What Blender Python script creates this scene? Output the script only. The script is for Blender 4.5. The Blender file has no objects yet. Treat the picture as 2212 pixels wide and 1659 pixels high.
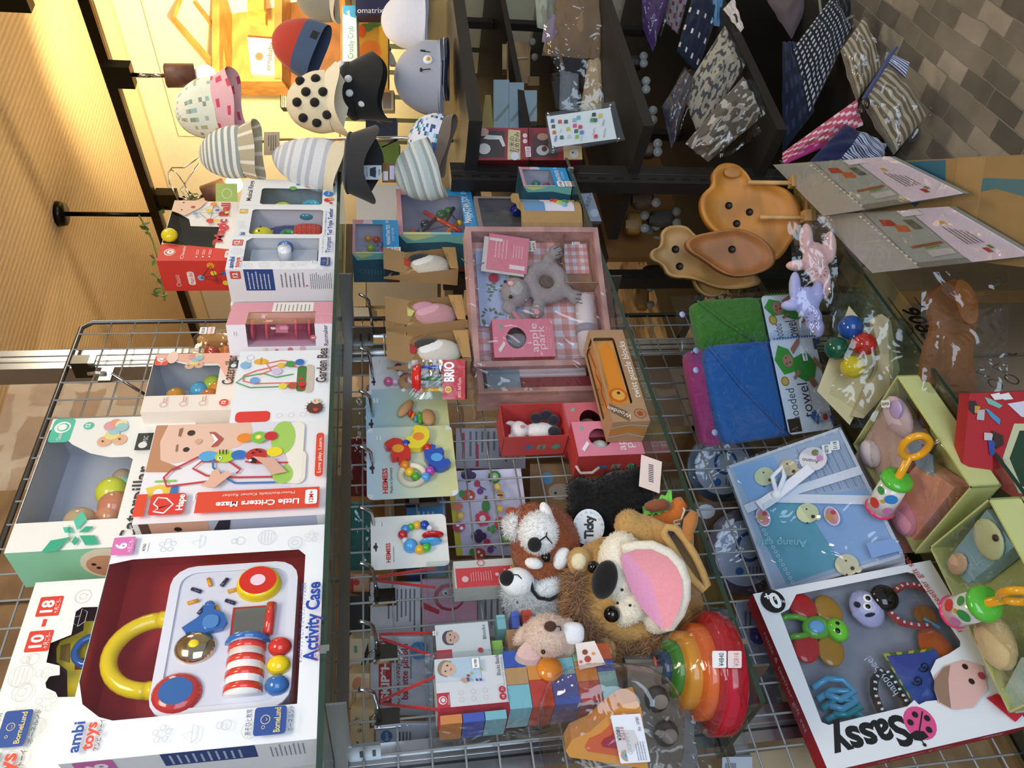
import bpy, math, random
from mathutils import Matrix, Vector, noise as MN
from math import sin, cos, pi, radians as R_
random.seed(11)
sc = bpy.context.scene
COL = sc.collection
V = Vector
# ---------------------------------------------------------------- camera
FPX, TILT, ROLL, YAW, EYE = 1685.2, .1659, .0273, .7922, 1.5
_F = V((cos(YAW)*cos(TILT), sin(YAW)*cos(TILT), -sin(TILT)))
_R = V((sin(YAW), -cos(YAW), 0))
_U = _R.cross(_F)
CA = cos(ROLL)*(-_U) + sin(ROLL)*(-_R)
CB = -sin(ROLL)*(-_U) + cos(ROLL)*(-_R)
cd = bpy.data.cameras.new('camera'); cam = bpy.data.objects.new('camera', cd); COL.objects.link(cam)
cd.sensor_fit = 'HORIZONTAL'; cd.sensor_width = 36; cd.lens = FPX/2212*36; cd.clip_start = .02
cam.matrix_world = Matrix.Translation((0, 0, EYE)) @ Matrix((CA, -CB, -_F)).transposed().to_4x4()
sc.camera = cam
# ---------------------------------------------------------------- light, world, exposure
sc.view_settings.view_transform = 'Standard'; sc.view_settings.look = 'None'
sc.view_settings.exposure = 0.22; sc.view_settings.gamma = 1.0; sc.view_settings.use_curve_mapping = False
w = bpy.data.worlds.new('daylight'); sc.world = w; w.use_nodes = True
w.node_tree.nodes['Background'].inputs[0].default_value = (.72, .82, 1, 1)
w.node_tree.nodes['Background'].inputs[1].default_value = .34
def lamp(name, typ, loc, target, energy, col, size=.1, size_y=None, spot=None, blend=.5):
    l = bpy.data.lights.new(name, typ); o = bpy.data.objects.new(name, l); COL.objects.link(o)
    l.energy = energy; l.color = col
    if typ == 'AREA':
        l.size = size
        if size_y: l.shape = 'RECTANGLE'; l.size_y = size_y
    else: l.shadow_soft_size = size
    if spot: l.spot_size = R_(spot); l.spot_blend = blend
    o.location = loc; d = V(target)-V(loc); o.rotation_euler = d.to_track_quat('-Z', 'Y').to_euler()
    return o
# the shop window behind the photographer: cool daylight
lamp('shop_window_daylight', 'AREA', (-1.3, -2.0, 1.35), (1.1, 1.2, .8), 62, (.70, .84, 1), 2.6, 2.0)
# ceiling lamps of the shop: warm white
lamp('ceiling_lamp_warm', 'AREA', (.35, .15, 2.55), (.8, 1.0, 1.6), 15, (1, .90, .76), .6, .6)
lamp('rear_ceiling_lamp', 'AREA', (2.3, .35, 2.5), (2.3, 1.2, 1.2), 9, (1, .87, .68), .5, .5)
lamp('warm_fill_beyond', 'POINT', (1.0, 2.1, 2.0), (0, 0, 0), 30, (1, .74, .46), .12)  # added fill without a fixture, warms the ceiling and the wall beyond
lamp('room_lamp_low', 'POINT', (1.0, 1.75, 1.25), (0, 0, 0), 5, (1, .84, .62), .15)
# ---------------------------------------------------------------- pixel rays cut with real planes
def ray(x, y): return _F + CA*((x-1106)/FPX) + CB*((y-829.5)/FPX)
def PY(x, y, Y): d = ray(x, y); return V((0, 0, EYE)) + d*(Y/d.y)
def PZ(x, y, z): d = ray(x, y); return V((0, 0, EYE)) + d*((z-EYE)/d.z)
def PX(x, y, X): d = ray(x, y); return V((0, 0, EYE)) + d*(X/d.x)
ROOM = R_(-10.6)
EXR = V((cos(ROOM), sin(ROOM), 0)); EYR = V((-sin(ROOM), cos(ROOM), 0))
def PN(x, y, P, N):                     # plane through P with normal N
    d = ray(x, y); o = V((0, 0, EYE)); P = V(P); N = V(N)
    return o + d*((P-o).dot(N)/d.dot(N))
# ---------------------------------------------------------------- procedural materials
_M = {}
def lin(c): return c/12.92 if c <= .04045 else ((c+.055)/1.055)**2.4
KR = dict(pa=.5, pl=.25, gl=.1, fa=.95, fu=1., bk=1., wo=.5, me=.32, ch=.1, cb=.8, wa=.85, gs=.02, fi=.08, bl=.4)
def mt(spec):
    if spec in _M: return _M[spec]
    hx, kind = (spec.split(':')+['pa'])[:2]
    rgb = [lin(int(hx[i:i+2], 16)/255) for i in (0, 2, 4)]
    m = bpy.data.materials.new('m_'+spec.replace(':', '_')); m.use_nodes = True
    nt = m.node_tree; N = nt.nodes; L = nt.links; b = N['Principled BSDF']; out = N['Material Output']
    def node(t, **k):
        n = N.new(t)
        for a, v in k.items():
            if a in n.inputs: n.inputs[a].default_value = v
            else: setattr(n, a, v)
        return n
    tc = node('ShaderNodeTexCoord')
    b.inputs['Roughness'].default_value = KR.get(kind, .5)
    b.inputs['Base Color'].default_value = (*rgb, 1)
    if kind == 'em':
        b.inputs['Emission Color'].default_value = (*rgb, 1); b.inputs['Emission Strength'].default_value = 6
    elif kind in ('gs', 'fi', 'bl'):
        N.remove(b)
        tr = node('ShaderNodeBsdfTransparent', Color=(*rgb, 1)); g = node('ShaderNodeBsdfGlossy', Roughness=KR[kind] if kind != 'bl' else .06, Color=(.95, .98, 1, 1))
        mx = node('ShaderNodeMixShader'); fr = node('ShaderNodeLayerWeight', Blend=.5); pw = node('ShaderNodeMath', operation='POWER'); pw.inputs[1].default_value = 4.; ma = node('ShaderNodeMath', operation='MULTIPLY_ADD'); ma.inputs[1].default_value = .6; ma.inputs[2].default_value = {'gs': .045, 'fi': .06, 'bl': .05}[kind]
        L.new(fr.outputs['Facing'], pw.inputs[0]); L.new(pw.outputs[0], ma.inputs[0])
        if kind == 'fi':
            nz = node('ShaderNodeTexNoise', Scale=15., Detail=1., Distortion=2.5); bp = node('ShaderNodeBump', Strength=.45, Distance=.012)
            L.new(tc.outputs['Object'], nz.inputs['Vector']); L.new(nz.outputs[0], bp.inputs['Height'])
            L.new(bp.outputs[0], g.inputs['Normal']); L.new(bp.outputs[0], fr.inputs['Normal'])
        L.new(ma.outputs[0], mx.inputs[0]); L.new(tr.outputs[0], mx.inputs[1]); L.new(g.outputs[0], mx.inputs[2]); L.new(mx.outputs[0], out.inputs[0])
    else:
        if kind in ('me', 'ch'): b.inputs['Metallic'].default_value = 1
        if kind == 'pl' or kind == 'gl': b.inputs['Coat Weight'].default_value = .3; b.inputs['Coat Roughness'].default_value = .08
        nz = node('ShaderNodeTexNoise', Scale={'fa': 260., 'fu': 180., 'wa': 60., 'cb': 40., 'wo': 9.}.get(kind, 14.), Detail=3.)
        L.new(tc.outputs['Object'], nz.inputs['Vector'])
        src = nz.outputs[0]
        if kind == 'wo':
            mp = node('ShaderNodeMapping', Scale=(1.2, 9., 5.)); wv = node('ShaderNodeTexWave', Scale=2.2, Distortion=9., Detail=3.)
            L.new(tc.outputs['Object'], mp.inputs[0]); L.new(mp.outputs[0], wv.inputs[0]); src = wv.outputs[1]
        amt = {'fa': .10, 'fu': .16, 'wo': .16, 'cb': .08, 'wa': .06, 'me': .1}.get(kind, .03)
        mixn = node('ShaderNodeMix', data_type='RGBA')
        mixn.inputs[6].default_value = (*[c*(1-amt) for c in rgb], 1); mixn.inputs[7].default_value = (*[min(1, c*(1+amt)) for c in rgb], 1)
        L.new(src, mixn.inputs[0]); L.new(mixn.outputs[2], b.inputs['Base Color'])
        if kind in ('fa', 'fu', 'wa', 'cb'):
            bp = node('ShaderNodeBump', Strength={'fa': .35, 'fu': .6, 'wa': .4, 'cb': .15}[kind], Distance=.002)
            L.new(src, bp.inputs['Height']); L.new(bp.outputs[0], b.inputs['Normal'])
        if kind in ('fa', 'fu'): b.inputs['Sheen Weight'].default_value = .25
    _M[spec] = m
    return m
# ---------------------------------------------------------------- mesh builder
_TX = {}
def textmesh(s, bold):
    k = (s, bold)
    if k not in _TX:
        c = bpy.data.curves.new('t', 'FONT'); c.body = s; c.size = 1; c.resolution_u = 3; c.offset = bold; c.fill_mode = 'FRONT' if hasattr(c, 'fill_mode') else c.fill_mode
        o = bpy.data.objects.new('t', c); COL.objects.link(o)
        me = bpy.data.meshes.new_from_object(o)
        vs = [(v.co.x, v.co.y) for v in me.vertices]; fs = [tuple(p.vertices) for p in me.polygons]
        bpy.data.objects.remove(o); bpy.data.curves.remove(c); bpy.data.meshes.remove(me)
        if vs:
            x0 = min(v[0] for v in vs); x1 = max(v[0] for v in vs)
        else: x0 = x1 = 0
        _TX[k] = ([(v[0]-x0, v[1]) for v in vs], fs, x1-x0)
    return _TX[k]
class MB:
    def __init__(s): s.sib = {}; s.v = []; s.f = []; s.mi = []; s.sm = []; s.ms = []; s.T = Matrix.Identity(4)
    def m(s, spec):
        if spec not in s.ms: s.ms.append(spec)
        return s.ms.index(spec)
    def add(s, vs, fs, c, smooth=False):
        n = len(s.v); T = s.T
        s.v += [T @ V(p) for p in vs]
        if isinstance(c, list): ids = [s.m(x) for x in c]
        else: ids = [s.m(c)]*len(fs)
        for f, i in zip(fs, ids): s.f.append([a+n for a in f]); s.mi.append(i); s.sm.append(smooth)
        return s
    def box(s, a, b, c):
        x0, y0, z0 = a; x1, y1, z1 = b
        vs = [(x0, y0, z0), (x1, y0, z0), (x1, y1, z0), (x0, y1, z0), (x0, y0, z1), (x1, y0, z1), (x1, y1, z1), (x0, y1, z1)]
        return s.add(vs, [(0, 3, 2, 1), (4, 5, 6, 7), (0, 1, 5, 4), (1, 2, 6, 5), (2, 3, 7, 6), (3, 0, 4, 7)], c)
    def prism(s, pts, a, b, c, ax='z', cs=None):   # pts 2D outline extruded along ax
        def P(u, v, w): return (u, v, w) if ax == 'z' else ((u, w, v) if ax == 'y' else (w, u, v))
        n = len(pts); vs = [P(u, v, a) for u, v in pts]+[P(u, v, b) for u, v in pts]
        fs = [tuple(range(n-1, -1, -1)), tuple(range(n, 2*n))]+[(i, (i+1) % n, n+(i+1) % n, n+i) for i in range(n)]
        return s.add(vs, fs, [cs or c, cs or c]+[c]*n)
    def sph(s, c, r, col, seg=16, e=1, rot=None, nz=0, colfn=None):
        if not hasattr(r, '__len__'): r = (r, r, r)
        rg = seg//2+1; vs = []; fs = []; cols = []
        pw = lambda t: math.copysign(abs(t)**e, t)
        M = (rot or Matrix.Identity(3))
        for i in range(rg+1):
            th = pi*i/rg
            for j in range(seg):
                ph = 2*pi*j/seg
                p = V((pw(sin(th))*pw(cos(ph))*r[0], pw(sin(th))*pw(sin(ph))*r[1], pw(cos(th))*r[2]))
                if nz: p *= 1+nz*MN.noise(V((p.x*30+c[0]*9, p.y*30, p.z*30)))
                vs.append(M @ p + V(c))
        for i in range(rg):
            for j in range(seg):
                a = i*seg+j; b = i*seg+(j+1) % seg
                fs.append((a, a+seg, b+seg, b))
                cols.append(colfn((i+.5)/rg, (j+.5)/seg) if colfn else col)
        return s.add(vs, fs, cols, True)
    def tube(s, pts, r, c, n=8, closed=False, caps=True, colfn=None):
        pts = [V(p) for p in pts]; m = len(pts); vs = []; fs = []; up = V((0, 0, 1)); prev = None
        rr = r if hasattr(r, '__len__') else [r]*m
        for i, p in enumerate(pts):
            if closed: d = pts[(i+1) % m]-pts[i-1]
            else: d = pts[min(i+1, m-1)]-pts[max(i-1, 0)]
            d.normalize()
            if prev is None: a = d.cross(up if abs(d.z) < .9 else V((1, 0, 0))).normalized()
            else:
                a = prev-d*prev.dot(d); a = a.normalized() if a.length > 1e-6 else d.orthogonal().normalized()
            prev = a; b = d.cross(a)
            vs += [p+(a*cos(2*pi*k/n)+b*sin(2*pi*k/n))*rr[i] for k in range(n)]
        cols = []
        for i in range(m if closed else m-1):
            for k in range(n):
                j = (i+1) % m; fs.append((i*n+k, i*n+(k+1) % n, j*n+(k+1) % n, j*n+k)); cols.append(colfn(i, k) if colfn else c)
        if caps and not closed: fs += [tuple(range(n-1, -1, -1)), tuple(range((m-1)*n, m*n))]; cols += [c, c]
        return s.add(vs, fs, cols, n > 5)
    def cyl(s, a, b, r, c, n=16, r2=None): return s.tube([a, b], [r, r if r2 is None else r2], c, n)
    def lathe(s, prof, c, n=24, cen=(0, 0, 0), rot=None, colfn=None):
        vs = []; fs = []; M = rot or Matrix.Identity(3); m = len(prof); cols = []
        for r, z in prof:
            for k in range(n): vs.append(M @ V((r*cos(2*pi*k/n), r*sin(2*pi*k/n), z)) + V(cen))
        for i in range(m-1):
            for k in range(n): fs.append((i*n+k, i*n+(k+1) % n, (i+1)*n+(k+1) % n, (i+1)*n+k)); cols.append(colfn(i, k/n) if colfn else c)
        return s.add(vs, fs, cols, True)
    def surf(s, fn, nu, nv, c, colfn=None, smooth=True):
        vs = [fn(i/nu, j/nv) for j in range(nv+1) for i in range(nu+1)]; fs = []; cols = []
        for j in range(nv):
            for i in range(nu):
                a = j*(nu+1)+i; fs.append((a, a+1, a+nu+2, a+nu+1)); cols.append(colfn((i+.5)/nu, (j+.5)/nv) if colfn else c)
        return s.add(vs, fs, cols, smooth)
    def build(s, name, parent=None, label=None, mods=None, kind=None):
        for k, m2 in s.sib.items():
            if m2.f: m2.build('printed_'+k, parent)
        me = bpy.data.meshes.new(name); me.from_pydata([tuple(v) for v in s.v], [], s.f)
        for x in s.ms: me.materials.append(mt(x))
        me.polygons.foreach_set('material_index', s.mi); me.polygons.foreach_set('use_smooth', s.sm); me.update()
        o = bpy.data.objects.new(name, me); COL.objects.link(o)
        if parent: o.parent = parent
        if label: o['label'] = label
        if kind: o['kind'] = kind
        for t, kw in (mods or []):
            md = o.modifiers.new(t.lower(), t)
            for a, b in kw.items(): setattr(md, a, b)
        return o
class Pr:                                # flat printing on a rectangle O + u*U + v*V of mesh builder mb
    def __init__(s, mb, O, U, W, lay=1): s.mb = mb; s.O = V(O); s.U = V(U); s.V = V(W); s.N = s.U.cross(s.V).normalized(); s.n = lay; s.h = s.V.length; s.w = s.U.length; s.q = s.h/s.w
    def P(s, u, v): return s.O+s.U*u+s.V*v+s.N*(.00022*s.n)
    def poly(s, pts, c): s.mb.add([s.P(*p) for p in pts], [tuple(range(len(pts)))], c); s.n += 1; return s
    def rect(s, u0, v0, u1, v1, c, r=0, sh=0):
        if not r: return s.poly([(u0, v0), (u1, v0), (u1+sh, v1), (u0+sh, v1)], c)
        q = r*s.q; P = []
        for cx, cy, a0 in ((u1-q, v0+r, -90), (u1-q, v1-r, 0), (u0+q, v1-r, 90), (u0+q, v0+r, 180)):
            for k in range(5): a = R_(a0+k*22.5); P.append((cx+q*cos(a), cy+r*sin(a)))
        return s.poly(P, c)
    def ell(s, u, v, r, c, r2=None, rot=0, n=20, a0=0, a1=360):
        r2 = r2 or r; ro = R_(rot); P = []
        full = (a1-a0) >= 360
        for k in range(n if full else n+1):
            a = R_(a0+(a1-a0)*k/n); x = r*cos(a); y = r2*sin(a)
            P.append((u+(x*cos(ro)-y*sin(ro))*s.q, v+x*sin(ro)+y*cos(ro)))
        return s.poly(P, c)
    def ring(s, u, v, r, w, c, n=24):
        vs = []; fs = []
        for k in range(n):
            a = 2*pi*k/n
            for q in (r-w/2, r+w/2): vs.append(s.P(u+q*cos(a)*s.q, v+q*sin(a)))
        for k in range(n): a = 2*k; b = 2*((k+1) % n); fs.append((a, a+1, b+1, b))
        s.mb.add(vs, fs, c); s.n += 1; return s
    def line(s, pts, w, c):
        vs = []; fs = []; m = len(pts); Q = [V((p[0]/s.q, p[1])) for p in pts]
        for i in range(m):
            d = Q[min(i+1, m-1)]-Q[max(i-1, 0)]; nn = V((-d.y, d.x)).normalized()*w/2 if d.length > 0 else V((0, 0))
            for sg in (1, -1): p = Q[i]+nn*sg; vs.append(s.P(p.x*s.q, p.y))
        for i in range(m-1): fs.append((2*i, 2*i+1, 2*i+3, 2*i+2))
        s.mb.add(vs, fs, c); s.n += 1; return s
    def txt(s, t, u, v, h, c, al='c', rot=0, bold=0, fit=None, wx=1):
        vs, fs, W = textmesh(t, bold)
        if not vs: return s
        k = h/.7; kx = k*wx
        if fit: kx = fit/s.q/W if W else k
        x0 = {'c': -W/2, 'l': 0, 'r': -W}[al]; ro = R_(rot)
        P = [];
        for x, y in vs:
            X = (x+x0)*kx; Y = (y-.35)*k; P.append(s.P(u+(X*cos(ro)-Y*sin(ro))*s.q, v+X*sin(ro)+Y*cos(ro)))
        s.mb.add(P, fs, c); s.n += 1; return s
    def lines(s, u0, v0, u1, v1, n, c, w=.3, rag=.25, seed=1):   # small print as thin dashes
        rr = random.Random(seed)
        for i in range(n):
            vv = v1-(v1-v0)*(i+.5)/n; hh = (v1-v0)/n*w; u = u0; e = u1-(u1-u0)*rag*rr.random()
            while u < e:
                l = (u1-u0)*rr.uniform(.04, .14); s.mb.add([s.P(u, vv-hh/2), s.P(min(u+l, e), vv-hh/2), s.P(min(u+l, e), vv+hh/2), s.P(u, vv+hh/2)], [(0, 1, 2, 3)], c); u += l+(u1-u0)*.02
        s.n += 1; return s
def frame(A, B, up=V((0, 0, 1))):
    A = V(A); B = V(B); ex = (B-A).normalized(); up = V(up); ey = up.cross(ex).normalized(); ez = ex.cross(ey)
    M = Matrix((ex, ey, ez)).transposed().to_4x4(); M.translation = A
    return M
def axes(loc, ex, ez): return frame(loc, V(loc)+V(ex), ez)
def thing(name, label, cat, M, group=None):
    o = bpy.data.objects.new(name, None); COL.objects.link(o); o.empty_display_size = .05
    if not isinstance(M, Matrix): M = Matrix.Translation(M)
    o.matrix_world = M; o['label'] = label; o['category'] = cat
    if group: o['group'] = group
    return o
def tag(o, label, cat, group=None, M=None):
    o['label'] = label; o['category'] = cat
    if group: o['group'] = group
    if M is not None: o.matrix_world = M if isinstance(M, Matrix) else Matrix.Translation(M)
    return o
def struct(o): o['kind'] = 'structure'; return o
def face(mb, which, w, d, h, lay=1):
    if which != 'front': mb = mb.sib.setdefault(which+'_side', MB())
    return {'front': lambda: Pr(mb, (0, 0, 0), (w, 0, 0), (0, 0, h), lay), 'left': lambda: Pr(mb, (0, d, 0), (0, -d, 0), (0, 0, h), lay),
            'right': lambda: Pr(mb, (w, 0, 0), (0, d, 0), (0, 0, h), lay), 'top': lambda: Pr(mb, (0, 0, h), (w, 0, 0), (0, d, 0), lay)}[which]()
def rrect(u0, v0, u1, v1, r, n=4):
    P = []
    for cx, cy, a0 in ((u1-r, v0+r, -90), (u1-r, v1-r, 0), (u0+r, v1-r, 90), (u0+r, v0+r, 180)):
        for k in range(n+1): a = R_(a0+k*90/n); P.append((cx+r*cos(a), cy+r*sin(a)))
    return P
def keyhole(outer, inner):
    # outer CCW, inner CCW -> one polygon with a slit between the closest pair
    b = min(((V(o)-V(i)).length, a, c) for a, o in enumerate(outer) for c, i in enumerate(inner))
    a, c = b[1], b[2]; inn = inner[::-1]; c = len(inner)-1-c
    return outer[a:]+outer[:a+1]+inn[c:]+inn[:c+1]
def carton(parent, w, d, h, col, win=None, inner='cfd2d8', tray=None, film=True, name='carton', t=.0015, sidecol=None, open_side=None):
    """cardboard box; win = outline (metres) of the window in its front"""
    mb = MB(); sd = sidecol or col
    if not win: mb.box((0, 0, 0), (w, d, h), sd)
    else:
        O = [(0, 0), (w, 0), (w, h), (0, h)]
        K = keyhole(O, win); mb.add([(x, 0, z) for x, z in K], [tuple(range(len(K)))], col)
        q = .0012
        mb.add([(0, 0, 0), (w, 0, 0), (w, d, 0), (0, d, 0), (0, 0, h), (w, 0, h), (w, d, h), (0, d, h)], [(0, 3, 2, 1), (4, 5, 6, 7), (1, 2, 6, 5), (2, 3, 7, 6), (3, 0, 4, 7)], sd)
        mb.add([(q, .002, q), (w-q, .002, q), (w-q, d-q, q), (q, d-q, q), (q, .002, h-q), (w-q, .002, h-q), (w-q, d-q, h-q), (q, d-q, h-q)], [(0, 1, 2, 3), (4, 7, 6, 5), (1, 5, 6, 2), (2, 6, 7, 3), (3, 7, 4, 0)], inner)
    o = mb.build(name, parent)
    if win and film:
        f = MB(); xs = [p[0] for p in win]; zs = [p[1] for p in win]
        f.add([(min(xs), .001, min(zs)), (max(xs), .001, min(zs)), (max(xs), .001, max(zs)), (min(xs), .001, max(zs))], [(0, 1, 2, 3)], 'f4f6fa:bl'); f.build('window_film', parent)
    return o
def sticker(parent, P, u, v, hh, price='¥1100', pink=None, ww=1.5, rot=0, label=None):
    """white price sticker (text lines across) on print face P"""
    mb = MB(); q = Pr(mb, P.O, P.U, P.V, P.n+6)
    def one(u, v, c, tc, p):
        a = hh; b = hh*ww; ro = R_(rot)
        def X(x, y): return (u+(x*cos(ro)-y*sin(ro))*q.q, v+x*sin(ro)+y*cos(ro))
        q.poly([X(*p) for p in rrect(-b/2, -a/2, b/2, a/2, a*.12)], c)
        q.txt(p, u-(a*.18*-sin(ro))*q.q*0, v, a*.42, tc, rot=rot, bold=.012, fit=b*.8*q.q)
    one(u, v, 'fbfbf8', '2a2a2a', price)
    if pink:
        a = hh*1.12; ro = R_(rot); one(u+a*sin(ro)*q.q, v-a*cos(ro), 'f8e6e2', 'c98a90', pink)
    mb.build('price_sticker', parent, label)
def ellipsoids(mb, L, col, seg=16):
    for c, r, *rot in L:
        mb.sph(c, r, col, seg, rot=(rot[0] if rot else None))
def plush(name, parent, L, col, voxel=.004, label=None, smooth=4, kind='fu'):
    mb = MB(); ellipsoids(mb, L, col+':'+kind)
    return mb.build(name, parent, label, [('REMESH', dict(mode='VOXEL', voxel_size=voxel, use_smooth_shade=True)), ('SMOOTH', dict(iterations=smooth, factor=.6))])
def rot3(ax, deg): return Matrix.Rotation(R_(deg), 3, ax)
def tufts(name, parent, L, n, ln, cols, wd=.0009, lean=.4, keep=None, seed=3, label=None, down=V((0, 0, 0))):
    rr = random.Random(seed); mb = MB(); A = []
    for c, r, *ro in L:
        if not hasattr(r, '__len__'): r = (r, r, r)
        A.append((V(c), V(r), ro[0] if ro else Matrix.Identity(3)))
    tot = sum(r.x*r.y+r.y*r.z+r.x*r.z for c, r, M in A)
    vs = []; fs = []; cl = []
    for c, r, M in A:
        k = int(n*(r.x*r.y+r.y*r.z+r.x*r.z)/tot)
        for _ in range(k):
            d = V((rr.gauss(0, 1), rr.gauss(0, 1), rr.gauss(0, 1))).normalized()
            p = c+M @ V((d.x*r.x, d.y*r.y, d.z*r.z))
            if keep and not keep(p): continue
            bad = False
            for c2, r2, M2 in A:
                if c2 is c: continue
                q = M2.transposed() @ (p-c2)
                if (q.x/r2.x)**2+(q.y/r2.y)**2+(q.z/r2.z)**2 < .96: bad = True; break
            if bad: continue
            nn = (M @ V((d.x/r.x, d.y/r.y, d.z/r.z))).normalized()
            g = (nn+V((rr.gauss(0, lean), rr.gauss(0, lean), rr.gauss(0, lean)))+down).normalized()
            s = g.cross(V((rr.gauss(0, 1), rr.gauss(0, 1), rr.gauss(0, 1)))).normalized()*wd
            l = ln*rr.uniform(.6, 1.2); i = len(vs); p = p-nn*.001
            vs += [p-s, p+s, p+g*l]; fs.append((i, i+1, i+2)); cl.append(rr.choice(cols))
    mb.add(vs, fs, cl); o = mb.build(name, parent, label); o['kind'] = 'stuff'; return o
def dup(root, M, label=None, group=None):
    r = root.copy(); COL.objects.link(r); r.matrix_world = M
    if label: r['label'] = label
    if group: r['group'] = group
    for ch in list(root.children):
        c = ch.copy(); COL.objects.link(c); c.parent = r
        for g in list(ch.children): d = g.copy(); COL.objects.link(d); d.parent = c
    return r
def baby(P, u, v, r, hair='6a4a38', skin='e8b79c', rot=0, top='c8ccd6'):
    """small printed portrait: head, hair, eyes, mouth"""
    ro = R_(rot)
    def X(x, y): return (u+(x*cos(ro)-y*sin(ro))*r*P.q, v+(x*sin(ro)+y*cos(ro))*r)
    P.poly([X(cos(a/12*pi)*1.1, sin(a/12*pi)*.9+.35) for a in range(13)]+[X(-1.12, -.3), X(1.12, -.3)], hair)
    P.poly([X(cos(a/10*pi)*.95, sin(a/10*pi)*1.1-.1) for a in range(21)][:20], skin)
    P.poly([X(-.95, .45), X(-.6, .95), X(.1, 1.15), X(.7, .95), X(.95, .4), X(.3, .7), X(-.4, .68)], hair)
    for sx in (-.4, .4): P.ell(*X(sx, .08), r*.12, '2a1c18', n=10)
    P.poly([X(-.32, -.42), X(0, -.62), X(.32, -.42), X(0, -.5)], 'a8453e')

def fy(bl, br, tl, Y, d=0, ex=(1, 0, 0)):      # upright rectangle in the plane y = Y given by three picture corners
    A = PY(*bl, Y); B = PY(*br, Y); C = PY(*tl, Y); z = (A.z+B.z)/2
    return axes((A.x, Y, z), ex, (0, 0, 1)), B.x-A.x, C.z-z
def VF(px, py, Y):                              # frame turned towards the aisle; 1 unit = 1 px of the photo at that distance
    d = ray(px, py); D = Y/d.y
    M = Matrix((-CB, _F, -CA)).transposed().to_4x4(); M.translation = V((0, 0, EYE))+d*D
    return M, D/FPX
def part(n, T, f, label=None, **k):
    mb = MB(); f(mb); return mb.build(n, T, label, **k)
def yaw(deg): return V((cos(R_(deg)), sin(R_(deg)), 0))

def onplane(T, px, py, y=0):                    # picture point on the plane y = const of a thing, in its own coordinates
    M = T.matrix_world; n = M.to_3x3() @ V((0, 1, 0))
    return M.inverted() @ PN(px, py, M @ V((0, y, 0)), n)
# ================================================================ THE ROOM
RP = V((3.55, 1.40, 0))
def RO(a, b, z): return EXR*a + EYR*b + V((0, 0, z))          # room coordinates (right, deep, up)
RA = RP.dot(EXR)
RM = Matrix((EXR, EYR, V((0, 0, 1)))).transposed().to_4x4()
def tex_material(name, build):
    m = bpy.data.materials.new(name); m.use_nodes = True; build(m.node_tree, m.node_tree.nodes['Principled BSDF']); _M[name] = m
def rgbv(h): return (*[lin(int(h[i:i+2], 16)/255) for i in (0, 2, 4)], 1)
def brickmat(c1, c2, mortar, bw, rh, ms, rz, bump=.5, vert=False, dist=.0):
    def f(nt, b):
        N = nt.nodes; L = nt.links
        tc = N.new('ShaderNodeTexCoord'); mp = N.new('ShaderNodeMapping'); mp.inputs['Rotation'].default_value = (pi/2 if vert else 0, 0, rz)
        br = N.new('ShaderNodeTexBrick'); br.inputs['Color1'].default_value = rgbv(c1); br.inputs['Color2'].default_value = rgbv(c2); br.inputs['Mortar'].default_value = rgbv(mortar)
        br.inputs['Scale'].default_value = 1; br.inputs['Brick Width'].default_value = bw; br.inputs['Row Height'].default_value = rh; br.inputs['Mortar Size'].default_value = ms; br.inputs['Mortar Smooth'].default_value = .4; br.inputs['Bias'].default_value = 0
        nz = N.new('ShaderNodeTexNoise'); nz.inputs['Scale'].default_value = 9; nz.inputs['Detail'].default_value = 6
        nd = N.new('ShaderNodeTexNoise'); nd.inputs['Scale'].default_value = 12
        ad = N.new('ShaderNodeMixRGB'); ad.blend_type = 'ADD'; ad.inputs[0].default_value = dist
        mx = N.new('ShaderNodeMixRGB'); mx.blend_type = 'OVERLAY'; mx.inputs[0].default_value = .45
        bp = N.new('ShaderNodeBump'); bp.inputs['Strength'].default_value = bump; bp.inputs['Distance'].default_value = .004; bp.invert = True
        L.new(tc.outputs['Object'], mp.inputs[0]); L.new(mp.outputs[0], ad.inputs[1]); L.new(tc.outputs['Object'], nd.inputs[0]); L.new(nd.outputs['Color'], ad.inputs[2]); L.new(ad.outputs[0], br.inputs['Vector']); L.new(tc.outputs['Object'], nz.inputs['Vector'])
        L.new(br.outputs['Color'], mx.inputs[1]); L.new(nz.outputs[0], mx.inputs[2]); L.new(mx.outputs[0], b.inputs['Base Color'])
        L.new(br.outputs['Fac'], bp.inputs['Height']); L.new(bp.outputs[0], b.inputs['Normal']); b.inputs['Roughness'].default_value = .75
    return f
tex_material('floorbrick', brickmat('b3a692', '5f584f', '8f877a', .12, .048, .002, 0, .35, dist=.015))
tex_material('wallbrick', brickmat('c8b096', 'b89e82', 'd9c8ae', .17, .12, .022, 0, .6, vert=True, dist=.06))
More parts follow.
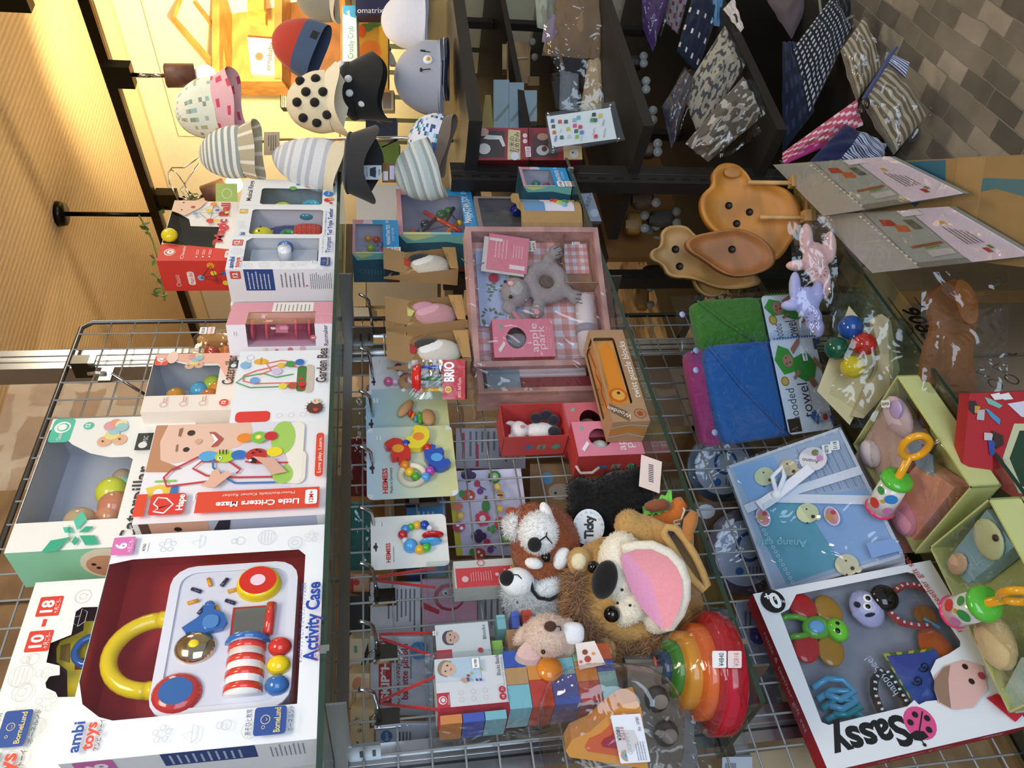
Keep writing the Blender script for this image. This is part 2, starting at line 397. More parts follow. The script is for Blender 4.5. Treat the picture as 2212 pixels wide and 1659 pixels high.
def ceil(nt, b):
    N = nt.nodes; L = nt.links; tc = N.new('ShaderNodeTexCoord'); mp = N.new('ShaderNodeMapping'); mp.inputs['Rotation'].default_value = (0, 0, -ROOM)
    wv = N.new('ShaderNodeTexWave'); wv.inputs['Scale'].default_value = 14; wv.wave_type = 'BANDS'; wv.bands_direction = 'Y'; wv.inputs['Distortion'].default_value = .6
    vo = N.new('ShaderNodeTexVoronoi'); vo.inputs['Scale'].default_value = 75
    ml = N.new('ShaderNodeMath'); ml.operation = 'MULTIPLY'
    mx = N.new('ShaderNodeMixRGB'); mx.inputs[1].default_value = rgbv('c8ac84'); mx.inputs[2].default_value = rgbv('dcc298')
    bp = N.new('ShaderNodeBump'); bp.inputs['Strength'].default_value = .35; bp.inputs['Distance'].default_value = .004
    L.new(tc.outputs['Object'], mp.inputs[0]); L.new(mp.outputs[0], wv.inputs[0]); L.new(mp.outputs[0], vo.inputs['Vector'])
    L.new(wv.outputs[1], ml.inputs[0]); L.new(vo.outputs[0], ml.inputs[1]); L.new(wv.outputs[1], mx.inputs[0]); L.new(mx.outputs[0], b.inputs['Base Color'])
    L.new(ml.outputs[0], bp.inputs['Height']); L.new(bp.outputs[0], b.inputs['Normal']); b.inputs['Roughness'].default_value = .9
tex_material('ceilingpaper', ceil)
def quad(name, pts, c, sub=None):
    mb = MB(); mb.add(pts, [(0, 1, 2, 3)], c); return mb.build(name)
struct(quad('floor', [(-3, -3, 0), (5, -3, 0), (5, 5, 0), (-3, 5, 0)], 'floorbrick'))
CZ = 2.6
struct(quad('ceiling', [(-2.2, -.4, CZ), (-2.2, 5, CZ), (5, 5, CZ), (5, -.4, CZ)], 'ceilingpaper'))
mb = MB(); mb.T = RM; mb.box((RA, -3, 0), (RA+.1, 4.2, CZ), 'd8cdb4:wa'); struct(mb.build('wall_right'))
mb = MB(); mb.T = RM; mb.box((-2.5, 4.1, 0), (RA, 4.2, CZ), 'c9bb98:wa'); struct(mb.build('wall_back'))
mb = MB(); mb.box((-3.0, 0, 0), (0, .1, CZ), 'wallbrick'); o = mb.build('wall_brick')
o.matrix_world = Matrix.Translation(RO(1.565, 2.1, 0)) @ Matrix.Rotation(ROOM, 4, 'Z'); struct(o)
mb = MB(); mb.T = RM; mb.box((RA-.035, -2, CZ-.06), (RA, 4, CZ), 'd9c39a:wa'); struct(mb.build('trim_1'))
# lighting track hung from the ceiling
tz = 2.289; t0 = PZ(172, 0, tz); t1 = PZ(314, 420, tz); td = (t1-t0).normalized()
T = thing('lighting_track', 'dark ceiling-hung lighting track running along the cream wall', 'track light rail', axes(t0-td*.4, td, (0, 0, 1)))
mb = MB(); mb.box((0, -.018, -.03), (2.3, .018, 0), '33302a:me'); mb.box((0, -.006, -.0305), (2.3, .006, -.029), '6a655c:me'); mb.build('rail', T)
ms = V(PZ(325, 482, tz)); L0 = (ms-(t0-td*.4)).dot(td)
mb = MB(); mb.cyl((L0, 0, 0), (L0, 0, CZ-tz-.02), .008, '2b2a28:me'); mb.build('hanging_stem', T)
mb = MB(); mb.cyl((L0, 0, CZ-tz-.025), (L0, 0, CZ-tz), .04, '2b2a28:me', 20, .045); mb.build('ceiling_rose', T)
def spot(x, y, name, label, bulb, aim, lit):
    P = PZ(x, y, tz-.03); S = thing(name, label, 'spotlight', axes(P, td, (0, 0, 1)), 'spotlights on the ceiling track')
    mb = MB(); mb.box((-.035, -.018, -.07), (.035, .018, 0), '34322c:me'); mb.build('adapter', S)
    a = V(aim).normalized()
    mb = MB(); mb.cyl((0, 0, -.07), (0, 0, -.12), .007, 'c9c4b8:ch', 10); mb.cyl((0, 0, -.12), V((0, 0, -.12))+a*.04, .006, 'c9c4b8:ch', 10); mb.build('joint', S)
    b0 = V((0, 0, -.12))+a*.035
    mb = MB(); mb.tube([b0, b0+a*.004, b0+a*.085], [.026, .034, .034], '6b4634:wo', 20); mb.build('lamp_cup', S, 'brown wooden lamp cup')
    mb = MB(); mb.sph(b0+a*.115, (.03, .03, .03), lit, 20); mb.cyl(b0+a*.08, b0+a*.1, .018, 'e9dcc8:pl', 14); mb.build('bulb', S)
    return S, (Matrix(S.matrix_world) @ (b0+a*.20))
S1, p1 = spot(232, 160, 'track_spotlight', 'brown spotlight on the track aimed at the bright cream wall board', 1, (.05, -.12, -.6), 'fff3d6:em')
S2, p2 = spot(340, 430, 'track_spotlight', 'brown spotlight with glowing round bulb beside the wire hat hoops', 1, (-.1, -.25, -.6), 'fff0c8:em')
P0, _ = spot(-40, -60, 'track_spotlight', 'brown spotlight cut off by the corner of the picture', 1, (-.2, -.35, -.5), 'fff3d6:em')
P0.matrix_world = Matrix.Translation(PZ(0, -3, 2.34)-V((.02, .02, .0))) @ P0.matrix_world.to_3x3().to_4x4()
del P0['group']
mb = MB(); mb.cyl((0, 0, 0), (0, 0, CZ-2.31), .01, '2b2a28:me'); mb.build('hanging_stem', P0)
for S in (S1, S2): S['group'] = 'spotlights on the ceiling track'
lamp('spot_one', 'SPOT', p1, RO(RA, 1.9, 2.2), 150, (1, .80, .42), .03, spot=100, blend=.8)
lamp('spot_two', 'POINT', p2+V((-.05, 0, -.03)), (0, 0, 0), 6, (1, .76, .45), .04)
# cream wall board in the beam of the spotlight
N_ = -EXR
a = PN(314, 294, RP-EXR*.03, EXR); bz = CZ-.13; bd = a.dot(EYR)
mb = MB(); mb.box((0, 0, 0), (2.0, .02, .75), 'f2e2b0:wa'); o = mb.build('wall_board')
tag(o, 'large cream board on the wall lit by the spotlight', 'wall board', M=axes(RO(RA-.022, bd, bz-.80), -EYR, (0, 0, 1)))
# dark vertical slats further along the wall
T = thing('slatted_panel', 'cream folding panel with dark upright grooves behind the hats', 'panel', axes(RO(RA-.028, bd+.12, .80), -EYR, (0, 0, 1)))
for i in range(7):
    mb = MB(); mb.box((i*.13, 0, 0), (i*.13+.105, .025, .86), 'e9e3bf:wa'); mb.build('slat', T)
mb = MB(); mb.box((0, .0005, 0), (.9, .002, .86), '59604e:wa'); mb.build('backing', T)
# ================================================================ DISPLAY WALL: posts, grid, glass
YM, YF = 1.213, 1.006
def post(x, label, z0=.02, z1=2.55):
    T = thing('shelf_post', label, 'post', V((x, YM+.02, z0)), None); h = z1-z0
    mb = MB(); w = .058
    mb.prism([(0, .0), (.018, .0), (.018, .006), (.022, .006), (.022, 0), (w-.022, 0), (w-.022, .006), (w-.018, .006), (w-.018, 0), (w, 0), (w, .045), (0, .045)], 0, h, 'c6c9cb:me'); 
    mb.box((w*.5-.001, -.0006, 0), (w*.5+.001, .001, h), 'eceeef:me'); mb.box((.0185, -.0002, 0), (.0215, .0062, h), '6a6d6f:me')
    mb.build('extrusion', T)
    return T
post(.402, 'left aluminium upright post beside the red and blue block pack')
post(1.300, 'tall aluminium upright post between ceiling and brick wall')
T = thing('wire_grid_panel', 'grey wire grid panel standing behind the glass shelves', 'wire grid', V((-.10, YM, .03)))
gx0, gz1 = -.10, 2.15
mb = MB()
n0 = (.8858-gx0)/.05
for i in range(-20, 40):
    x = .8858-.05*i-gx0
    if 0 < x < 1.53: mb.cyl((x, 0, 0), (x, 0, gz1-.03), .0019, 'a2a4a5:pl', 6)
for k in range(0, 44):
    z = 1.5403-.05*(k-12)-.03
    if 0 < z < gz1-.04: mb.cyl((0, .003, z), (1.53, .003, z), .0019, '949697:pl', 6)
mb.build('wire_mesh', T)
mb = MB(); r = .0055; mb.tube([(0, .004, 0), (0, .004, gz1-.05), (.02, .004, gz1-.03), (1.51, .004, gz1-.03), (1.53, .004, gz1-.05), (1.53, .004, 0)], r, '77797a:me', 8); mb.build('rim', T)
def bracket(T, x, D=.205):
    mb = MB(); mb.box((x, .004, -.035), (x+.003, D, -.009), '9ea2a3:me'); mb.box((x-.001, D-.055, -.075), (x+.004, D, -.03), '9ea2a3:me')
    for k in (0, 1): mb.box((x-.0015, D-.037, -.05-k*.018), (x+.0045, D-.015, -.045-k*.018), '2c2e2f')
    mb.build('bracket', T)
def clipp(T, x):
    mb = MB(); mb.box((x, -.004, -.012), (x+.009, .004, .002), 'dfe4e6:ch'); mb.build('end_clip', T)
def shelf(x0, x1, z, label, brs, clips, yf=YF):
    T = thing('glass_shelf', label, 'glass shelf', V((x0, yf, z))); D = YF+.205-yf
    w = x1-x0; mb = MB(); mb.box((0, 0, -.008), (w, D, 0), 'e6f2ec:gs'); mb.build('glass_plate', T)
    mb = MB(); mb.box((0, -.0008, -.0078), (w, 0, -.0002), '31453a:gl'); mb.box((-.0008, 0, -.0078), (0, D, -.0002), '31453a:gl'); mb.build('polished_edge', T, 'dark green edge of the glass')
    mb = MB(); mb.box((0, D-.01, -.028), (w, D, -.009), '77706a:me'); mb.build('rear_rail', T)
    for b in brs: bracket(T, b, D)
    for c in clips: clipp(T, c)
    return T
shelf(.30, 1.80, 1.590, 'upper glass shelf carrying the upright toy boxes', (.13, 1.03), (.2, 1.44))
shelf(.379, 1.82, 1.009, 'middle glass shelf carrying the plush toys and the crate', (.05, .94), (0.08, 1.38))
shelf(.30, 1.63, .521, 'lower glass shelf carrying the gift boxes and bagged towels', (.13, 1.02), (0.3, 1.2), .895)
# chromed grid clip on the tall post and grid connector
T = thing('grid_hook', 'chrome hook hanging high on the wire grid beside the tall post', 'hook', V((1.245, YM-.004, 2.06)))
mb = MB(); mb.box((-.02, -.01, -.012), (.02, -.004, .012), '8a8d8f:me'); mb.cyl((0, -.012, 0), (0, -.012, .035), .004, 'e8eaec:ch', 8); mb.build('plate', T)
mb = MB(); mb.cyl((0, -.01, -.01), (.0, .09, -.09), .0035, 'a9abad:ch', 8); mb.build('arm', T)
T = thing('corner_clamp', 'dark metal clamp fixing the grid top to the tall post', 'clamp', V((1.285, YM-.006, 2.10)))
mb = MB(); mb.box((-.012, -.012, 0), (.014, .03, .035), '56544c:me'); mb.box((-.014, -.014, -.012), (.012, -.008, .0), 'cfd1d2:ch'); mb.build('body', T)
# ================================================================ BLACK GONDOLA RACK
GC = V((1.86, .93, 0)); GM = axes(GC, EXR, (0, 0, 1))
def G(a, b, z): return GC+EXR*a+EYR*b+V((0, 0, z))
T = thing('display_rack', 'black metal double sided display rack', 'shelving rack', GM)
K = '2a2725:me'; KP = '2b2826'
def up(a, b, z1, w=.07, d=.04):
    mb = MB(); mb.box((a, b, 0), (a+w, b+d, z1), KP); mb.box((a+w*.47, b-.0015, 0), (a+w*.5, b, z1), '8b8a88:me')
    for i in range(int(z1/.05)): mb.box((a+w*.2, b-.001, .02+i*.05), (a+w*.26, b+.0, .045+i*.05), '0c0b0b')
    mb.build('upright', T)
up(-.035, .163, 1.30); up(-.035, .56, 1.30, .04, .05); up(-.035, .97, 1.30, .06, .05)
for a in (.55, 1.2):
    mb = MB(); mb.box((a, .45, 0), (a+.03, .48, 1.26), KP); mb.build('back_strut', T)
def board(z, b0, b1, h=.03, a0=0, a1=1.5):
    mb = MB(); mb.box((a0, b0, z-h), (a1, b1, z), KP); mb.build('board', T)
board(1.263, 0, .92, .035); board(.80, 0, .42); board(.80, .50, 1.0, .02); board(.42, 0, 1.0); board(.10, -.02, 1.0, .08)
board(1.03, .30, .95, .02)
board(1.21, .40, .43, .03); board(.98, .95, .97, .03, 0, 1.5); 
mb = MB(); mb.box((0, .50, .50), (.85, .52, .79), '8a5c2c:cb'); mb.build('backing_board', T, 'brown backing board')
# rear shelving seen through the grid
T = thing('rear_bookcase', 'brown wooden bookcase seen through the wire grid', 'bookcase', V((.1, 1.38, 0)))
mb = MB(); mb.box((0, .22, 0), (1.10, .24, 1.53), 'a98a63:wo'); mb.build('back_panel', T)
for z in (.25, .75, 1.02, 1.5):
    mb = MB(); mb.box((0, 0, z-.02), (1.10, .22, z), 'b8986c:wo'); mb.build('shelf_board', T)
for x in (0, 1.08):
    mb = MB(); mb.box((x, 0, 0), (x+.02, .22, 1.53), 'b8986c:wo'); mb.build('side_panel', T)
T = thing('wooden_cupboard', 'tall plain brown cupboard behind the grid at far left', 'cupboard', axes(RO(-1.3, 1.93, 0), EXR, (0, 0, 1)))
mb = MB(); w = (PN(0, 1062, RO(0, 1.93, 0), EYR)).dot(EXR)+1.3; mb.box((0, 0, 0), (w, .14, 2.55), '8a6a48:wo'); mb.build('carcass', T)
for i in range(4): mb = MB(); mb.box((w-.3*(i+1)+.004, -.012, .05), (w-.3*i-.004, 0, 2.5), '94724c:wo'); mb.build('door', T)
# ================================================================ TOP SHELF
Z1 = 1.5905
LG = 'b9bdc4'
def doodles(P, spots, c='c3c7ce', s=.03, seed=1):
    rr = random.Random(seed)
    for i, (u, v) in enumerate(spots):
        k = i % 5; a = s*rr.uniform(.8, 1.2)
        if k == 0: P.ring(u, v, a, s*.07, c); P.ring(u, v, a*.45, s*.06, c)
        elif k == 1:
            for t in range(5): P.ring(u+a*.7*cos(t*1.257)*P.q, v+a*.7*sin(t*1.257), a*.32, s*.06, c, 10)
        elif k == 2: P.line([(u-a*P.q, v), (u-a*.5*P.q, v-a*.6), (u+a*.6*P.q, v-a*.6), (u+a*P.q, v), (u-a*P.q, v), (u, v+a), (u+a*.2*P.q, v)], s*.06, c)
        elif k == 3: P.ring(u, v+a*.5, a*.45, s*.06, c, 12); P.ring(u, v-a*.4, a*.7, s*.06, c, 14)
        else:
            P.ring(u, v, a*1.2, s*.06, c)
            for q in (-.6, -.2, .2, .6): P.line([(u-a*P.q*cos(q), v+q*a*1.1), (u+a*P.q*cos(q), v+q*a*1.1)], s*.06, c)
def logo_bornelund(P, u, v, w, h):     # blue square badge with child outline and lettering
    P.rect(u-w/2, v-h/2, u+w/2, v+h/2, '2e4f96', r=h*.1)
    P.ring(u+w*.05, v+h*.15, h*.14, h*.025, 'd6c98c'); P.ring(u-w*.22, v+h*.2, h*.05, h*.02, 'd6c98c', 10)
    P.line([(u, v+h*.13), (u+w*.04, v+h*.09), (u+w*.1, v+h*.13)], h*.02, 'd6c98c')
    P.txt('BorneLund', u, v-h*.22, h*.2, 'e2cf86', bold=.02, fit=w*.86)
def ambi_logo(P, u, v, h, w, jp=True):
    P.txt('ambi', u, v, h, '2450a0', 'l', bold=.03, fit=w); P.txt('toys', u+w*.04, v-h*1.15, h, 'e0503c', 'l', bold=.03, fit=w*.9)
    if jp: P.txt('アンビ・トーイ', u, v-h*2.1, h*.42, '222222', 'l', fit=w)
def age(P, u, v, s, t, c, tc='ffffff', sub='ヶ月ごろ~'):
    P.rect(u-s*.5*P.q, v-s*.5, u+s*.5*P.q, v+s*.5, c, r=s*.08); P.txt(t, u, v+s*.1, s*.5, tc, bold=.03, fit=s*.62*P.q if len(t) > 1 else None)
    P.txt(sub, u, v-s*.33, s*.16, tc, fit=s*.75*P.q)
# ---- activity case box, front left
A = V((.390, 1.010, Z1)); w, d, h = .318, .085, .296
T = thing('play_case_box', 'white toy box showing a white play case with a yellow handle, nearest the left', 'toy box', axes(A, (1, 0, 0), (0, 0, 1)))
win = [(.046, .026), (.266, .026), (.276, .036), (.276, .265), (.27, .2955), (.10, .2955), (.070, .285), (.052, .262), (.046, .245)]
carton(T, w, d, h, 'eef1f5', win, inner='c0302a')
mb = MB(); P = face(mb, 'front', w, d, h)
doodles(P, [(.93, .93), (.93, .75), (.94, .6), (.93, .42), (.94, .28), (.9, .14), (.07, .62), (.06, .5), (.08, .38), (.05, .27), (.09, .2), (.92, .06), (.07, .12)], s=.035)
age(P, .925, .945, .10, '6', 'd873b4')
ambi_logo(P, .025, .945, .042, .115)
logo_bornelund(P, .075, .19, .11, .13); P.txt('あそびと教育', .075, .275, .02, '3a4a7a', fit=.1); P.txt('ボーネルンド', .075, .105, .02, '3a4a7a', fit=.1)
P.txt('Activity Case', .30, .038, .06, '2348a8', 'l', bold=.03, fit=.37); P.txt('6つのアクティビティがそろう、バッグ型遊具', .30, .082, .017, '3a5296', 'l', fit=.37); P.txt('アクティビティ・ケース', .30, .008, .02, 'c8404a', 'l', fit=.2)
Q = face(mb, 'left', w, d, h); Q.rect(.55, .25, 1, .62, '2b4a86'); Q.lines(.6, .3, .95, .6, 10, 'c9d4ea', seed=4); Q.lines(.5, .05, .95, .2, 8, '8b8f99', seed=5); Q.rect(.62, .8, 1, .95, 'd873b4', r=.01); Q.txt('6', .8, .87, .08, 'ffffff', bold=.03)
mb.build('printed_panel', T); sticker(T, face(MB(), 'front', w, d, h), .925, .855, .035, '¥3960')
# the play case inside
_k0 = set(o.name for o in T.children)
mb = MB(); x0, x1, z0, z1 = .046, .264, .036, .186
mb.add([(x, .012, z) for x, z in rrect(x0, z0, x1, z1, .028)]+[(x, .05, z) for x, z in rrect(x0, z0, x1, z1, .028)], [tuple(range(20))]+[(i, (i+1) % 20, 20+(i+1) % 20, 20+i) for i in range(20)], 'eceaf2:pl')
K = keyhole(rrect(x0, z0, x1, z1, .028), rrect(x0+.011, z0+.011, x1-.011, z1-.011, .02)); mb.add([(x, .009, z) for x, z in K], [tuple(range(len(K)))], 'f6f4f9:pl')
mb.box((.13, .0105, .040), (.225, .0115, .044), 'c9c7d6:pl')
o = mb.build('play_case', T)
part('case_handle', T, lambda m: (m.tube([(.148+.05*cos(pi*i/16), .022, .196+.058*sin(pi*i/16)) for i in range(17)], .011, 'f2d21e:gl', 12), m.tube([(.098, .022, .186), (.098, .022, .198)], .012, 'f2d21e:gl', 12), m.tube([(.198, .022, .186), (.198, .022, .198)], .012, 'f2d21e:gl', 12)), 'yellow arched handle')
RY = rot3('X', 90)
part('dial', T, lambda m: (m.lathe([(0, .012), (.02, .012), (.024, .010), (.027, .0), (.028, -.004)], 'f2d21e:gl', 28, (.228, .010, .082), RY), m.lathe([(0, .0125), (.022, .0123)], 'd23228:gl', 28, (.228, .010, .082), RY), m.lathe([(0, .0132), (.009, .013)], 'f0cfe0:pl', 20, (.228, .010, .082), RY)), 'red and yellow dial')
part('bell_dome', T, lambda m: (m.sph((.139, .010, .146), (.023, .012, .023), 'd8c3a0:ch', 24), m.sph((.139, -.001, .146), (.006, .003, .006), 'f2d21e:gl', 14)), 'chrome bell with yellow middle')
part('round_button', T, lambda m: (m.lathe([(0, .008), (.021, .008), (.026, .003), (.027, -.002)], 'cf3a34:gl', 24, (.078, .010, .158), RY), m.lathe([(0, .0085), (.018, .0083)], '3f6fae:gl', 24, (.078, .010, .158), RY)), 'blue button with red rim')
part('bird', T, lambda m: (m.prism([(.158, .158), (.165, .163), (.178, .148), (.186, .142), (.196, .142), (.202, .136), (.196, .130), (.190, .130), (.183, .118), (.170, .113), (.160, .118), (.156, .135)], .002, .010, '3a6eb4:gl', 'y'), m.sph((.199, .006, .136), (.006, .005, .006), '3a6eb4:gl', 10), m.prism(rrect(.160, .122, .180, .14, .008), -.001, .003, '5384c0:gl', 'y')), 'blue bird')
def sun(m):
    for i in range(8):
        a = i*pi/4+.3; c = ['f0a21e', '2c2a52'][i % 2]; p = V((.214+.017*cos(a), .0095, .134+.017*sin(a))); q = V((.214+.030*cos(a), .0095, .134+.030*sin(a))); m.tube([p, q], .0028, c+':gl', 6)
part('ray_slots', T, sun)
part('mirror', T, lambda m: (m.box((.147, .0075, .067), (.190, .009, .106), 'd9d2cc:ch'), m.box((.144, .008, .064), (.193, .0095, .109), 'b8382e:gl')), 'small square mirror')
part('red_bar', T, lambda m: m.tube([(.148, .006, .066), (.194, .006, .064)], .006, 'cf3a34:gl', 10), 'red bar under the mirror')
def roller(m):
    m.tube([(.066+.0, .012, .088), (.139, .012, .088)], .021, 'f4f1ee:gl', 20)
    for i in range(4): m.tube([(.070+i*.019, .012, .088), (.079+i*.019, .012, .088)], .0216, 'dc4434:gl', 20)
part('roller', T, roller, 'red and white striped roller'); part('roller_cap', T, lambda m: m.tube([(.139, .012, .088), (.146, .012, .088)], [.026, .024], '3a6eb4:gl', 20), 'blue roller cap')
for x, c, n in ((.076, '3a6eb4', 'blue'), (.103, 'f2d21e', 'yellow'), (.129, 'd0342c', 'red')): part('bead', T, lambda m: m.sph((x, .008, .051), .0135, c+':gl', 18), n+' bead')
for o in [c for c in T.children if c.name not in _k0]:
    if 'handle' in o.name: o.location.z = .020; o.location.x = -.008
    else: o.scale.z = 1.16; o.location.z = -.0056
# ---- truck box behind
A = V((.400, 1.105, Z1)); w, d, h = .298, .098, .43
T = thing('truck_box', 'tall white toy box marked 10-18 with a yellow truck, behind the play case box', 'toy box', axes(A, (1, 0, 0), (0, 0, 1)))
_tp = lambda px, py, y=0: (lambda v: (v.x, v.z))(T.matrix_world.inverted() @ PY(px, py, A.y+y))
win = [_tp(*p) for p in ((260, 1309), (177, 1312), (164, 1321), (154, 1371), (109, 1389), (100, 1431), (129, 1438), (129, 1458), (107, 1461), (98, 1475), (100, 1486), (120, 1495), (125, 1506), (260, 1503))]
carton(T, w, d, h, 'f3f3ea', win, inner='8a2a20')
mb = MB(); P = face(mb, 'front', w, d, h)
age(P, .86, .93, .075, '18', 'd8402e'); P.rect(.75, .925, .79, .937, 'd8402e'); age(P, .675, .93, .075, '10', 'd8402e')
doodles(P, [(.9, .83), (.93, .7), (.78, .82), (.58, .94), (.5, .95), (.42, .93), (.36, .85), (.3, .93), (.5, .88), (.25, .86), (.13, .9), (.06, .95)], s=.03)
logo_bornelund(P, .25, .915, .16, .08); P.txt('あそびと教育', .25, .968, .013, '444a44', fit=.15); P.txt('ボーネルンド', .25, .858, .014, '444a44', fit=.15)
ambi_logo(P, -.02, .955, .042, .17)
mb.build('printed_panel', T)
_q = lambda *pts: [_tp(x, y, .03) for x, y in pts]
part('toy_truck', T, lambda m: (m.prism(_q((250, 1340), (182, 1342), (180, 1362), (160, 1372), (130, 1385), (122, 1400), (122, 1430), (145, 1448), (146, 1505), (250, 1503)), .03, .08, 'd8bc1c:gl', 'y'), m.prism(_q((152, 1390), (132, 1395), (130, 1425), (150, 1432)), .0285, .04, '8a6a10', 'y'), m.prism(_q((205, 1420), (162, 1425), (162, 1447), (205, 1445)), .0285, .04, '7a2414', 'y')), 'yellow toy truck')
_c = _tp(196, 1405, .02); part('steering_ring', T, lambda m: m.tube([(_c[0]+.021*cos(i*pi/10), .02, _c[1]+.021*sin(i*pi/10)) for i in range(20)], .0055, '2d5aa0:gl', 10, True), 'blue ring')
# ---- caterpillar box (green side)
A = V((.755, 1.107, Z1+.245)); w, d, h = .280, .10, .246
def bead_drawing(P, u, v, s):
    for du, dv, r, c in ((-.9, .5, .5, 'e0b090'), (-.8, -.5, .5, 'e0b090'), (-.3, .1, .5, 'e8d68a'), (.1, 0, .45, '9cc6cc'), (.55, .4, .45, 'd8a0a4'), (.8, .1, .4, 'e29a86'), (.65, -.35, .42, 'e6dca0'), (.35, -.45, .42, '9ac4cc')): P.ell(u+du*s*P.q, v+dv*s, r*s, c)
    P.ell(u-.95*s*P.q, v+.6*s, .08*s, '333333', n=8); P.ell(u-.8*s*P.q, v-.5*s, .08*s, '333333', n=8)
def caterpillar_box(T, w, d, h, col, acc, side, wn, beads):
    carton(T, w, d, h, col, wn, inner='c9ccd3')
    mb = MB(); P = face(mb, 'front', w, d, h)
    P.rect(.80, .84, 1, .985, acc, r=.03); P.ell(.925, .915, .055, 'f4f4f0'); P.ell(.925, .91, .04, acc); P.ell(.925, .915, .03, 'f4f4f0'); P.txt('Classic', .845, .915, .03, 'f4f4f0', rot=0, fit=.06)
    P.ell(.93, .74, .035, acc); P.txt('12', .93, .745, .03, 'ffffff', bold=.03)
    bead_drawing(P, .87, .55, .10)
    _c = T.matrix_world.inverted() @ PY(273, 1170, T.location.y)
    if side == 'green': P.txt('Caterpillar', .02, _c.z/h, .095, '3a3a3c', 'l', bold=.015, fit=.55)
    fv = .21 if side == 'green' else .0; P.rect(.70, .05+fv, .84, .17+fv, '2c3430'); P.ell(.74, .12+fv, .03, 'dfe4df'); P.txt('FSC', .79, .11+fv, .03, 'dfe4df', fit=.05)
    if side == 'green':
        for a, r in ((0, .10), (1, .06), (2.2, .12), (3.3, .05), (4.2, .10), (5.2, .06)): P.poly([(.09+r*P.q*cos(a+t)*k*1.5, .60+r*sin(a+t)*k*1.5) for t, k in ((0, .2), (.35, .8), (0, 1.2), (-.35, .8))], '3aa884' if a > 1 else '58bfa0')
        P.txt('Designed in Paris', .09, .64, .022, '2f8f70', rot=15, fit=.12)
    Q = face(mb, 'left', w, d, h)
    if side == 'green':
        Q.rect(0, 0, 1, 1, '96d8b4'); Q.ell(.55, .42, .18, 'f0e2cc'); Q.ell(.5, .45, .12, 'd89a7c'); Q.ell(.45, .50, .015, '222222'); Q.ell(.56, .52, .015, '222222'); Q.ell(.75, .1, .16, 'f0e2cc'); Q.ell(.7, .1, .09, '4f8ea0'); Q.rect(0, .0, 1, .04, '2c6a72')
    mb.build('printed_panel', T)
    for x, z, r, c in beads: part('wooden_bead', T, lambda m: m.sph((x, .035, z), r, c+':gl', 18))
def cwin(w, h): return [(.055, .048), (w*.64, .048), (w*.64+.006, .056), (w*.64+.006, .085), (w*.70, .12), (w*.78, .155), (w*.93, h-.006), (w*.90, h-.0012), (.055, h-.0012)]
T = thing('bead_caterpillar_box', 'white and mint green window box with pastel wooden beads, top left by the grid', 'toy box', axes(A, (1, 0, 0), (0, 0, 1)))
caterpillar_box(T, w, d, h, 'ecebe6', '4fc0a2', 'green', [(x, .045+z) for x, z in cwin(w, h-.045)], [(.075, .163, .027, 'cdb38c'), (.085, .12, .022, 'e2996c'), (.105, .115, .028, 'd98a62'), (.135, .125, .028, 'dfe23e'), (.10, .112, .02, '7cb8b0'), (.165, .115, .018, 'b8a080'), (.15, .11, .016, '9cd6c0')])
sticker(T, face(MB(), 'front', w, d, h), .045, .30, .04, '¥1650')
T = thing('storage_box', 'plain pale carton hidden under the mint green bead box', 'box', V((.764, 1.112, Z1)))
part('carton', T, lambda m: m.box((0, 0, 0), (.245, .085, .244), 'e6ddd0'))
# ---- wooden maze box with a smiling child
A = V((.732, 1.018, Z1)); w, d, h = .197, .085, .281
T = thing('bead_maze_box', 'white and red box picturing a smiling child and a bead maze', 'toy box', axes(A, (1, 0, 0), (0, 0, 1)))
carton(T, w, d, h, 'ecebee')
mb = MB(); P = face(mb, 'front', w, d, h)
P.rect(.0, 0, 1, 1, 'eceaee'); P.rect(.28, .2, 1, .62, 'e2e0ea'); P.rect(.9, .52, 1, .62, 'd8c0c8')
P.poly([(.60, .99), (1, .99), (1, .46), (.88, .44), (.74, .50), (.64, .68), (.58, .85)], 'e9c2ac'); P.poly([(.5, .995), (1, .995), (1, .93), (.82, .955), (.62, .93), (.52, .80), (.49, .88)], 'c08a66')
P.ell(.72, .80, .018, '3a2820'); P.ell(.90, .79, .022, '3a2820'); P.poly([(.70, .845), (.78, .85), (.77, .86), (.7, .857)], '9a6a50'); P.poly([(.86, .845), (.96, .84), (.95, .86), (.87, .86)], '9a6a50')
P.poly([(.73, .665), (.80, .645), (.90, .69), (.90, .655), (.82, .60), (.74, .63)], 'b4544e'); P.poly([(.75, .662), (.80, .648), (.88, .678), (.87, .66), (.81, .63)], 'f6f2ee'); P.ell(.80, .74, .02, 'd9a890')
P.poly([(.20, .93), (.33, .97), (.36, .9), (.34, .84), (.22, .84)], 'e8c850'); P.ell(.28, .90, .025, 'eceaee'); P.rect(.23, .80, .35, .835, '3f78b8'); P.rect(.38, .82, .40, .93, '8cc860'); P.poly([(.08, .93), (.15, .92), (.11, .88)], '86d0b0')
P.rect(.30, .12, .66, .22, 'efe7da', r=.05); P.rect(.31, .14, .97, .24, 'f2ecdf', r=.04); P.ell(.42, .25, .08, 'a6cf62', .06, rot=20); P.ell(.8, .26, .13, 'a6cf62', .07); P.ell(.55, .27, .06, 'd8c8d4', .04)
P.line([(.38, .30), (.39, .50), (.42, .66), (.50, .74), (.57, .70), (.56, .55), (.47, .48), (.43, .50)], .013, 'c23a44'); P.line([(.37, .60), (.35, .72), (.33, .86), (.42, .885), (.50, .85), (.54, .80), (.62, .72)], .013, 'c23a44'); P.line([(.52, .22), (.53, .40), (.55, .46)], .012, 'c23a44')
P.line([(.32, .28), (.33, .50), (.42, .58), (.5, .63), (.60, .64)], .013, '3f78b8')
